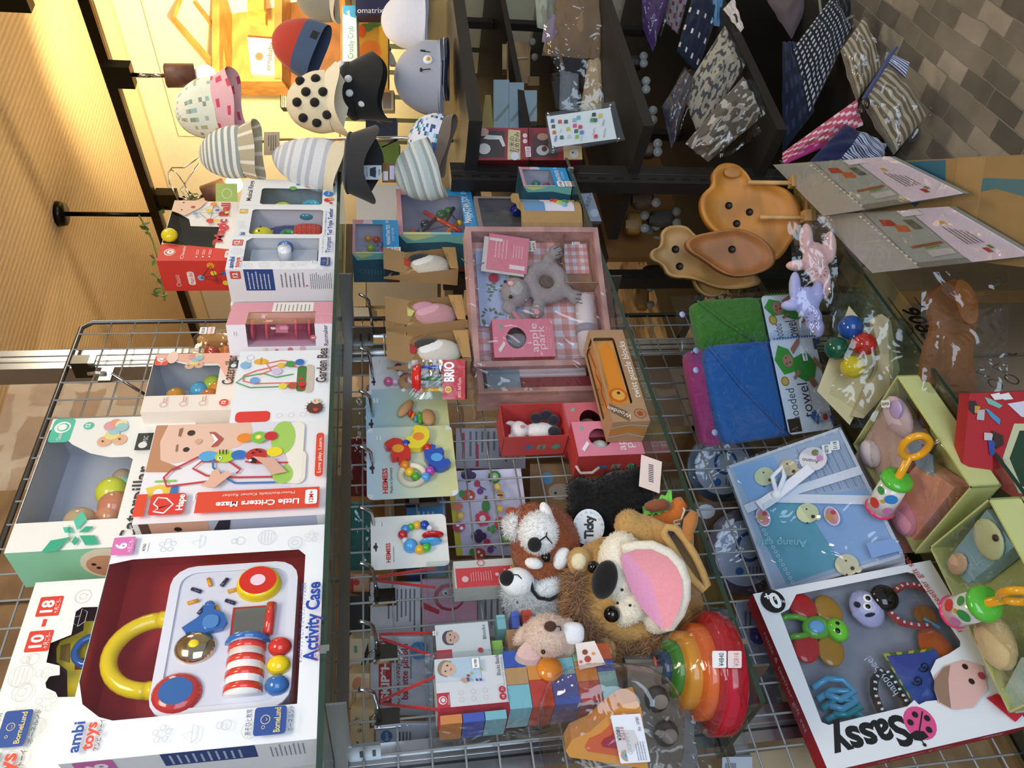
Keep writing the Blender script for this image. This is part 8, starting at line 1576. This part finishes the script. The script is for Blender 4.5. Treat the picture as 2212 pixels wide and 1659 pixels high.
bagged('scribble_print_pouch', 'dark taupe pouch with white scribbles, in front of the beige one', 'pouch', 1590, 260, -.03, (('cloth', ((1530, 350), (1655, 245), (1605, 165), (1480, 310)), .03, '5c564c:fa', pat('5c564c:fa', 'b4b0a6:fa', 9)), ('dark_edge', ((1636, 262), (1656, 245), (1625, 172), (1610, 172)), .012, '1c1c1a:fa', None), ), ((1560, 350), (1640, 290), (1600, 200), (1490, 320)))
bagged('clear_grey_pouch', 'clear grey pouch with blurred prints left of the beige pouch', 'pouch', 1450, 250, .08, (('cloth', ((1450, 322), (1500, 170), (1480, 150), (1430, 230)), .015, '4c4c5c:fa', pat('4c4c5c:fa', '6c5c5c:fa', 6)),), ((1455, 325), (1505, 165), (1475, 150), (1428, 235)))
bagged('white_tag_card', 'white card tag sticking up beside the navy pouch', 'tag', 1580, 40, -.02, (('card', ((1600, 70), (1607, 60), (1585, -5), (1562, 20)), .001, 'e0d4cc', lambda u, v: '3a3434' if .35 < u < .6 and .3 < v < .6 else 'e0d4cc'),), None)
bagged('dark_grey_bag', 'soft brown grey bag at the top edge under the rack', 'bag', 1700, 30, .05, (('cloth', ((1710, 85), (1760, -20), (1690, -20), (1655, 0)), .03, '6a5c5e:fa', None),), None)
ck = lambda a, b, n: (lambda u, v: b if (int(u*n) % 2 and int(v*n) % 2) else a)
bagged('gingham_bag', 'navy and white checked drawstring bag hanging low on the rack', 'bag', 1760, 120, -.02, (('cloth', ((1745, 255), (1840, 60), (1800, -10), (1710, 110)), .03, '14161e:fa', ck('14161e:fa', 'b8bcc8:fa', 26)), ('back_cloth', ((1690, 330), (1760, 240), (1720, 90), (1690, 90)), .01, '161e34:fa', ck('161e34:fa', '2c3854:fa', 10))), None)
T, q = bagged('plaid_bag', 'black tartan bag with a beige cord behind the striped bags', 'bag', 1800, 40, .0, (('cloth', ((1800, 110), (1845, 40), (1830, -20), (1770, -20)), .025, '15181c:fa', ck('15181c:fa', '3c4448:fa', 8)),), None)
part('cord', T, lambda m: m.tube([q(*p, -.03) for p in ((1760, -10), (1768, 60), (1785, 108), (1808, 95), (1822, 50), (1840, 42), (1845, 55), (1830, 70))], .0045, '8c8a7c:fa', 8), 'beige cord')
sf = st('d2cab4:fa', '807868:fa', 15)
bagged('striped_bag', 'cream and taupe striped bag in film, upper one by the floor', 'bag', 1880, 130, -.06, (('cloth', ((1850, 220), (1905, 140), (1868, 35), (1815, 110)), .03, 'cdc4ac:fa', sf),), ((1855, 215), (1920, 150), (1870, 20), (1810, 110)))
T, q = bagged('striped_bag', 'cream and taupe striped bag in film, lower one by the floor', 'bag', 1930, 240, -.09, (('cloth', ((1930, 335), (2005, 245), (1920, 140), (1860, 220)), .035, 'd6d0c0:fa', sf),), ((1940, 335), (2008, 245), (1925, 135), (1855, 215)))
part('blue_tape', T, lambda m: m.tube([q(*p, -.03) for p in ((1855, 222), (1885, 175), (1912, 128), (1925, 112))], .006, '4c5480:fa', 6), 'grey blue tape'); part('striped_lining', T, lambda m: pillow(m, [q(*p, .0) for p in ((1955, 170), (1965, 135), (1915, 112), (1910, 130))], .006, 'd0d4e4:fa', 10, 4, st('e0e2f0:fa', '3c4c84:fa', 12)))
T, q = bagged('pink_flower_pouch', 'pink zipped pouch with white flowers beside the navy striped one', 'pouch', 1780, 280, -.05, (('cloth', ((1690, 352), (1865, 270), (1850, 215), (1690, 330)), .02, 'd8607c:fa', lambda u, v: 'ecd0d8:fa' if (int(u*16)+int(v*8)) % 3 == 0 else 'c8506c:fa'), ('inner_cloth', ((1690, 358), (1820, 300), (1810, 265), (1700, 335)), .012, 'c02c84:fa', None)), None)
for x, y in ((1862, 232), (1850, 245)): part('zip_pull', T, lambda m: m.sph(q(x, y, -.03), (.016, .006, .007), '241c18:pl', 10))
bagged('navy_striped_pouch', 'navy zipped pouch with fine white stripes next to the rack upright', 'pouch', 1830, 320, -.07, (('cloth', ((1740, 358), (1905, 358), (1915, 310), (1825, 268)), .025, '16204c:fa', lambda u, v: 'c4cce0:fa' if u > .38 and int((u+v)*34) % 2 else '16204c:fa'),), None)
# toy vehicles with pale wheels on the third board
WL = ['on the third board, under the payment sign', 'on the third board, next to the first', 'on the third board beside the upright', 'behind the upright, small one', 'beyond the upright, tall block', 'beyond the upright, round backed', 'beyond the upright, long dark block', 'lowest beyond the upright, near the grid', 'at the rear of the end board, upper', 'at the rear of the end board, thin wheels']
for i, (x, y, w_, h_, c, b) in enumerate(((1372, 130, 36, 26, '2a241e', .22), (1378, 185, 34, 30, '2c2620', .2), (1390, 250, 40, 34, '4a3a28', .2), (1400, 320, 40, 30, '5a4630', .2), (1392, 425, 50, 44, '6a5640', .3), (1372, 480, 40, 46, 'a0783c', .4), (1432, 470, 58, 40, '54504a', .45), (1400, 505, 34, 50, '6c6c66', .5), (1420, 595, 70, 50, '6a5c3c', .7), (1390, 640, 30, 60, 'a07a3c', .78))):
    T, q, k = toyb('wooden_vehicle', 'small wooden toy vehicle '+WL[i], 'wooden toy', x, y, b); T['group'] = 'wooden toy vehicles on the third board'
    part('body', T, lambda m: (m.sph(q(x, y, .03), (h_*k*.5, .03, w_*k*.45), c+':wo', 16, .5), m.box(q(x+w_*.1, y+h_*.3, .0), q(x-w_*.5, y-h_*.1, .05), c+':wo')))
    for dy in (-.3, .3): part('wheel', T, lambda m: m.cyl(q(x+w_*.5, y+dy*h_, -.008), q(x+w_*.5, y+dy*h_, .01), .0135, 'a8a8a4:pl', 16))
T, q, k = toyb('leaf_plant', 'yellow green potted foliage behind the plates', 'plant', 1560, 655, .88)
def leaves(m):
    rr = random.Random(8)
    for i in range(70):
        x, y = rr.uniform(1490, 1690), rr.uniform(615, 690); a = rr.uniform(0, 6.3); p = q(x, y, rr.uniform(0, .08)); l = rr.uniform(.015, .035); dx, dz = cos(a)*l, sin(a)*l
        m.add([p, p+V((dx*.5-dz*.25, -.004, dz*.5+dx*.25)), p+V((dx, 0, dz)), p+V((dx*.5+dz*.25, .003, dz*.5-dx*.25))], [(0, 1, 2, 3)], rr.choice(['6a7424:fa', '8a8c2c:fa', '4a5418:fa', 'a09a3c:fa']))
part('foliage', T, leaves); part('stem', T, lambda m: [m.tube([q(1700, 650, .04), q(1600+a, 640+a*.2, .04), q(1520, 640+a, .05)], .003, '4c4a20', 6) for a in (-15, 10, 30)])
slabb('yellow_woven_basket', 'dim yellow green woven cover right of the foliage', 'basket', rc(1600, 610, 1680, 672), .92, '6a6a2c:fa', .04)
# ================================================================ HATS ON THE STAND
def hy(y): return PN(800, y, GC+EYR*.10, EYR).y
T, q, k = toyb('hat_stand', 'thin chrome hat stand with wire hoops on the rack top', 'hat stand', 800, 300, .28)
b0 = T.matrix_world.inverted() @ V((0, 0, 0))
def pole(m):
    top = q(380, 300); bot = T.matrix_world.inverted() @ (V((PN(800, 300, GC+EYR*.28, EYR).x, PN(800, 300, GC+EYR*.28, EYR).y, 1.266)))
    m.tube([q(590, 302), q(870, 298), bot], .0055, 'e0e0dc:ch', 10); m.tube([q(590, 302), q(430, 330)], .004, 'd0ccc0:ch', 8)
part('pole', T, pole)
part('wire_hoop', T, lambda m: m.tube([q(*p) for p in ((430, 340), (398, 362), (372, 362), (364, 372), (366, 395), (385, 432))], .002, 'c8c4b8:ch', 6)); part('wire_hoop', T, lambda m: m.tube([q(*p) for p in ((430, 352), (410, 380), (390, 410), (420, 450)) ], .002, 'c8c4b8:ch', 6)); part('wire_hoop', T, lambda m: m.tube([q(*p, -.01) for p in ((372, 368), (385, 375), (402, 400), (415, 435))], .002, 'c8c4b8:ch', 6))
part('brace', T, lambda m: (m.tube([q(860, 300), q(825, 318)], .003, '3a3a3c:me', 6), m.tube([q(745, 230, -.06), q(780, 255, -.06), q(850, 282, -.02)], .002, 'e8e8ec:ch', 6)))
def hat(label, px, py, b, H, R, brim, c, c2, dx=8, wv=5, tilt=0, cf=None, bf=None, e=.8, ph=0, extra=None, dsc=.6):
    T, q, k = toyb('sun_hat', label, 'hat', px, py, b); ro = R_(tilt)
    def W(x, y, d): return q(px+x*cos(ro)-y*sin(ro), py+x*sin(ro)+y*cos(ro), d)
    D = R*k*dsc
    part('crown', T, lambda m: m.surf(lambda u, v: (lambda r, xx: W(xx, R*r*cos(2*pi*u), D*r*sin(2*pi*u)))(min(1, (sin(min(1, v*1.15)*pi/2))**e)*(1+.02*sin(v*9+u*12)), -H+H*1.55*v**1.5+1.5*sin(u*19)*v), 40, 18, c, cf))
    if brim: part('brim', T, lambda m: m.surf(lambda u, v: (lambda r: W(H*.53+v*dx+wv*v*sin(2*pi*u*3+ph), R*r*cos(2*pi*u), D*r*sin(2*pi*u)))(.98+brim*v), 48, 6, c2, bf))
    def A(x, y): return W(x, y, -D*1.02*math.sqrt(max(.03, 1-(y/R)**2-(min(0, x)/H)**2)))
    if extra: extra(T, A, k)
    return T
def dots(col, spots, r=.012):
    def f(T, W, k):
        part('printed_spot', T, lambda m: [m.sph(W(x, y), (r*1.0, .006, r), col, 10) for x, y, d in spots])
    return f
nz = lambda a, cs, s, th=.32: (lambda u, v: cs[int(abs(MN.noise(V((u*s*2, v*s*.7, 3))))*20) % len(cs)] if abs(MN.noise(V((u*s*2.2, v*s, 7)))) > th else a)
hat('cream bucket hat with small prints and a pink spotted brim', 440, 236, .10, 62, 66, .22, 'eef0dc:fa', 'ecb8c0:fa', dx=42, wv=7, tilt=-10, cf=nz('eef0dc:fa', ['c8b878:fa', 'a8c4bc:fa', '9aa48c:fa'], 9), bf=lambda u, v: 'd84c64:fa' if (int(u*24)*3+int(v*5)*2) % 7 == 0 else 'ecb8c0:fa')
hat('grey blue bucket hat with dotted white stripes', 492, 330, .04, 62, 56, .22, 'a8aca4:fa', 'c4b698:fa', dx=34, wv=4, tilt=-5, cf=lambda u, v: 'f0ede0:fa' if int(v*27) % 3 == 0 else ('9aa4a0:fa' if .25 < v else 'b8ac94:fa'), bf=lambda u, v: 'f0e8d4:fa' if int(u*60) % 5 == 0 else 'c0b294:fa')
hat('red and navy cap with a black toggle near the top edge', 655, 100, .14, 70, 62, 0, 'a83424:fa', '', tilt=22, cf=lambda u, v: 'a83424:fa' if v < .72 else '3c5070:fa', extra=lambda T, W, k: part('black_patch', T, lambda m: m.add([W(20, -12), W(20, -30), W(34, -30), W(34, -12)], [(0, 1, 2, 3)], '16161a')))
dk = [(-20, -38, -.07), (-8, -10, -.088), (-30, 8, -.08), (8, 14, -.092), (14, -38, -.075), (30, 40, -.07), (5, 52, -.05), (-22, 40, -.055), (28, -6, -.092)]
hat('cream hat with black spots over a black spotted brim', 680, 222, .06, 62, 66, .25, 'e6d9b8:fa', 'ece0c2:fa', dx=26, wv=9, tilt=-6, extra=dots('141412:fa', dk, .0125), ph=2)
hat('black brim hat with white spots under the cream spotted hat', 752, 198, .09, 24, 62, .28, '17181a:fa', '17181a:fa', dx=62, wv=12, tilt=-8, ph=1, extra=dots('e4e6ea:fa', [(-18, -30, -.082), (-4, -52, -.07), (10, -12, -.095), (8, 18, -.09), (30, 40, -.085)], .0105))
hat('white and grey striped hat with a cream brim', 668, 352, .02, 82, 56, .16, 'dfe0e2:fa', 'e4d6b6:fa', dx=30, wv=5, tilt=12, e=.95, cf=lambda u, v: 'c2c4cc:fa' if int(v*22) % 2 else 'e4e4e4:fa', ph=1)
hat('dark grey hat with a wide brim dropping below the shelf corner', 752, 352, .0, 8, 66, .30, '3c3e44:fa', '2c2d31:fa', dx=52, wv=12, tilt=4, ph=2.5)
hat('pure white hat at the top edge of the photo', 885, 45, .16, 62, 64, .08, 'e4e6f2:fa', 'd8daea:fa', dx=4, wv=2)
def egg(T, W, k):
    mb = MB(); g = lambda x, y: W(x, y)
    for c, P_, r in (('f2f2f2', (14, -20), .013), ('e0a82c', (15, -21), .0065)): mb.sph(g(*P_), (r, .003 if r > .01 else .006, r), c, 12)
    mb.tube([g(-2, -42), g(8, -40)], .0028, '16161c', 6); mb.tube([g(8, -40), g(18, -38)], .0012, '16161c', 6); mb.tube([g(0, 2), g(20, 0)], .0012, '16161c', 6); mb.sph(g(0, 2), (.006, .0015, .004), '16161c', 8); mb.build('embroidery', T, 'fried egg with fork and spoon')
hat('pale grey hat embroidered with a fried egg, fork and spoon', 915, 168, .08, 64, 78, .08, 'a6a9b8:fa', '9ea2b4:fa', dx=6, wv=2, extra=egg)
hat('white hat with blue sharks and a brown brim', 925, 305, .02, 44, 62, .14, 'dfe4f0:fa', '6e6258:fa', dx=22, wv=4, tilt=14, cf=nz('e2e6f2:fa', ['2c5ca8:fa', '5c6070:fa', '7cc0d0:fa', '2c4c94:fa'], 7, .22))
hat('pale blue hat with soft grey stripes above the blue window boxes', 910, 372, .0, 58, 66, .05, 'b8c2c2:fa', 'a8b0b0:fa', dx=6, wv=3, tilt=-18, cf=lambda u, v: ['b4c4c4:fa', '98a2a2:fa', 'd0d6d2:fa'][int(v*15) % 3])
hat('grey beige hat cut by the top edge of the photo', 690, -6, .18, 50, 52, .1, '8a887a:fa', 'd8ccb0:fa', dx=12, wv=4)
hat('black and white striped hat edge behind the egg hat', 958, 150, .12, 14, 66, .04, 'd8dade:fa', '2a2c3a:fa', dx=3, wv=1, cf=lambda u, v: '24283c:fa' if int(v*12) % 2 else 'e4e4e8:fa')
slabb('hat_sign_card', 'white rounded card with a hat drawing under the dark brim', 'card', rc(786, 357, 824, 388), .02, 'd8e2ea', .002, lambda P: P.pl('1c2a38', (799, 380), (799, 364), (812, 360), (812, 384)).el(806, 372, 7, '1c2a38', 9).tx('UVカット', 793, 372, 4, '3a4650', ln=20).tx('日本製', 820, 372, 4, '3a4650', ln=12))
slabb('brown_card', 'kraft card with two small labels beside the white hat card', 'card', rc(826, 352, 860, 394), .025, '7a5c34:cb', .002, lambda P: P.pl('d8d0dc', (828, 390), (828, 370), (838, 370), (838, 390)).pl('c4c0e8', (842, 388), (842, 358), (852, 358), (852, 388)))
slabb('denim_pouch', 'dark denim pouch behind the chrome stand', 'pouch', rc(790, 255, 856, 300), .34, '2c3a50:fa', .03)
slabb('green_packet', 'green and cream packet behind the chrome stand', 'packet', rc(815, 310, 862, 352), .36, '5c7434:fa', .03)
slabb('price_card', 'pale card on a white loop behind the striped hat', 'card', rc(570, 285, 604, 335), .2, 'c8bca0', .001, lambda P: P.ln(578, 292, 598, 328, 4, '6a6454'))
# ---------------------------------------------------------------- far shelf by the lit wall
def pw(px, py, off): return PN(px, py, RP-EXR*off, EXR)
def slabw(name, label, cat, pts, off, c, th=.03, draw=None):
    cx = sum(p[0] for p in pts)/len(pts); cy = sum(p[1] for p in pts)/len(pts); return slab(name, label, cat, pts, pw(cx, cy, off).y, c, th, draw)
WD = 'b07c3c:wo'
T, q, k = toy('wooden_cubby_shelf', 'honey coloured wooden cubby shelf against the lit wall', 'shelf', 560, 60, pw(560, 60, .2).y)
part('upper_board', T, lambda m: m.box(q(478, 172, -.02), q(462, -60, .12), WD)); part('lower_board', T, lambda m: m.box(q(612, 176, -.02), q(596, -60, .12), '9c6a34:wo'))
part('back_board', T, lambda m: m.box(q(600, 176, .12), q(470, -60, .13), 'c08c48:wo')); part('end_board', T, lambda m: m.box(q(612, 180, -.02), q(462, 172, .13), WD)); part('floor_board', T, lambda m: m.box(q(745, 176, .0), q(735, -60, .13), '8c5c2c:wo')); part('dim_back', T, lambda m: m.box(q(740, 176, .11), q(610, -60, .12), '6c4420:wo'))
T, q, k = toy('house_frame', 'angular wooden house shaped frame standing on the cubby shelf', 'frame', 440, 60, pw(440, 60, .15).y)
part('long_beam', T, lambda m: m.tube([q(374, 40), q(494, 176)], .012, WD, 4)); part('short_beam', T, lambda m: m.tube([q(374, 40), q(392, -10)], .011, WD, 4)); part('inner_beam', T, lambda m: m.tube([q(414, -4, .03), q(482, 86, .03)], .009, WD, 4)); part('base_beam', T, lambda m: m.tube([q(460, -10), q(486, 160)], .010, WD, 4))
slabw('white_carton', 'white box with a red flower mark standing in the cubby shelf', 'box', [(600, 163), (586, 84), (534, 80), (543, 160)], .24, 'eee0c0', .06, lambda P: P.el(560, 122, 9, 'd8643c').el(560, 122, 4, '6a5a54').tx('ergobaby', 582, 122, 11, '5c5048', rot=-6, bold=.02, ln=62))
for i, (x, y) in enumerate(((555, 35), (552, 5))):
    slabw('wooden_peg_toy', ['small wooden block toy in the cubby shelf, nearer', 'small wooden block toy in the cubby shelf, at the top edge'][i], 'wooden toy', rc(x-18, y-14, x+18, y+16), .22, 'b8863c:wo', .03)
slabw('navy_box', 'navy box with white lettering beside the white hat', 'box', rc(768, -20, 838, 32), .45, '1c2048', .06, lambda P: P.tx('o', 775, 24, 12, 'c0483c').tx('matrix', 803, 20, 12, 'e8e8ee', rot=-90, ln=40) if 0 else P.tx('omatrix', 800, 22, 12, 'e8e8ee', rot=-90, ln=56))
slabw('blue_white_box', 'narrow blue and white box with turquoise lettering', 'box', [(772, 132), (769, 12), (740, 12), (740, 132)], .5, 'dfe6ea', .05, lambda P: P.pl('3c8cc4', (740, 12), (769, 12), (769, 40), (741, 30)).tx('Crosby Crab', 757, 92, 12, '2c8c98', ln=70).tx('Quilt', 752, 30, 7, 'ffffff', ln=14))
slabw('orange_toy_bag', 'bag with orange and green soft toys behind the hats', 'soft toys', rc(776, 36, 838, 190), .45, 'd8a83c:fa', .04, lambda P: P.el(800, 112, 24, 'e8842c', 26).el(790, 60, 16, '5c8a4c', 9).el(810, 52, 16, '5c8a4c', 7).el(782, 68, 9, 'd85c24', 14).el(815, 150, 20, 'e8dc9c', 20).pl('e8e0d0', (800, 120), (806, 120), (806, 132), (800, 132)))
slabw('pacifier_toy', 'red, blue and white pin shaped toy before the soft toys', 'toy', [(858, 140), (850, 120), (826, 80), (812, 78), (808, 88), (820, 108), (842, 140)], .40, 'd8d4cc', .02, lambda P: P.el(820, 90, 13, 'c82c2c', 12).pl('1c2450', (828, 104), (840, 98), (846, 108), (836, 116)))
slabw('sandal_box', 'white packet with dark print under the black brim', 'packet', rc(805, 195, 850, 238), .5, 'a8a698', .04, lambda P: P.el(812, 226, 11, '22242c').pl('6a6c70', (825, 200), (845, 200), (845, 235), (828, 235)))
slabw('striped_spines', 'row of dark and cream striped book spines at the hat edge', 'books', rc(605, 178, 626, 232), .3, '2c2820', .05, lambda P: [P.pl('d8c898', (608+i*4, 180), (610+i*4, 180), (610+i*4, 232), (608+i*4, 232)) for i in range(4)])
slabw('paper_roll_rack', 'cream printed paper roll on a kraft board beyond the rack', 'paper', [(1040, 345), (1000, -20), (984, -20), (1014, 345)], .55, 'a87c4c:cb', .03, lambda P: P.pl('d0b4a0', (990, -10), (1000, -10), (1014, 170), (1004, 170)).el(1006, 130, 6, 'b8403c', 30).el(997, 50, 5, 'c0504c', 12))
# trailing plant near the track
T, q, k = toy('trailing_plant', 'green trailing leaves hanging by the dark lighting track', 'plant', 345, 560, 1.75)
part('stem', T, lambda m: m.tube([q(*p) for p in ((300, 465), (330, 520), (345, 570), (352, 620), (356, 650))], .003, '5a6a2c', 6))
def lv(m):
    rr = random.Random(2)
    for x, y, s in ((300, 488, 26), (312, 500, 18), (335, 560, 16), (340, 600, 18), (350, 622, 22), (345, 640, 20), (352, 450, 14), (356, 430, 14), (408, 428, 16), (415, 418, 16)):
        for j in range(3):
            a = rr.uniform(0, 6.28); c, d = cos(a)*s, sin(a)*s; m.add([q(x, y), q(x+c*.5-d*.2, y+d*.5+c*.2, -.01), q(x+c, y+d), q(x+c*.5+d*.2, y+d*.5-c*.2, .01)], [(0, 1, 2, 3)], ['4c6a24:fa', '6c8a3c:fa', '3a5418:fa'][j])
part('leaves', T, lv)
slab('green_label_card', 'pale green card with a ring mark behind the red and white window box', 'card', rc(466, 396, 512, 440), 1.36, 'a8cc74', .002, lambda P: P.el(490, 418, 12, 'c8e0a4').el(490, 418, 9, 'a8cc74'))
# ================================================================ details belong to the part they sit on
def bn_(o): return o.name.split('.')[0]
SUBS = {'carton': ('printed_panel', 'printed_left_side', 'printed_top_side', 'window_film', 'price_sticker', 'printed_photo', 'printed_mark', 'torn_print', 'hang_hole', 'green_label', 'tape'),
        'card': ('printed_panel', 'price_sticker', 'printed_text', 'string'), 'label_box': ('printed_panel', 'price_sticker'), 'label_card': ('printed_card', 'price_sticker', 'printed_panel'),
        'wooden_frame': ('burnt_lettering',), 'cover': ('printed_cover', 'printed_page'), 'body': ('print', 'wheel'), 'crown': ('printed_spot', 'embroidery', 'black_patch', 'brim'),
        'plush_head': ('eye', 'black_nose', 'brown_nose', 'stitched_mouth', 'ear', 'muzzle', 'white_patch', 'short_fur', 'grey_fur', 'brown_fur', 'ear_rim', 'ear_lining'), 'plush_body': ('pink_nose', 'eye', 'inner_ear', 'pink_pad', 'stitched_toes', 'woven_label', 'shaggy_fur', 'round_sticker', 'dark_mitten', 'nose'),
        'plate': ('drilled_hole', 'ear_hollow', 'card_print'), 'grey_tray': ('printed_clothes', 'price_sticker'), 'tray': ('price_sticker', 'paper_flap'), 'cup': ('print',), 'glass_plate': ('polished_edge', 'end_clip'), 'white_tag': (), 'pulp_tray': ('hole',), 'cloth_book': ('lettering', 'printed_swirl'), 'play_case': (), 'board': ('ear_piece',), 'outer_arch': ('white_label',), 'large': ()}
for T in [o for o in COL.objects if o.parent is None and o.type == 'EMPTY']:
    kids = list(T.children); by = {}
    for c in kids: by.setdefault(bn_(c), c)
    for host, subs in SUBS.items():
        if host in by:
            H = by[host]
            if len([c for c in kids if c.parent == T and (bn_(c) not in subs or c is H)]) < 2: continue
            for c in kids:
                if bn_(c) in subs and c is not H and c.parent == T and c.type == 'MESH': c.parent = H
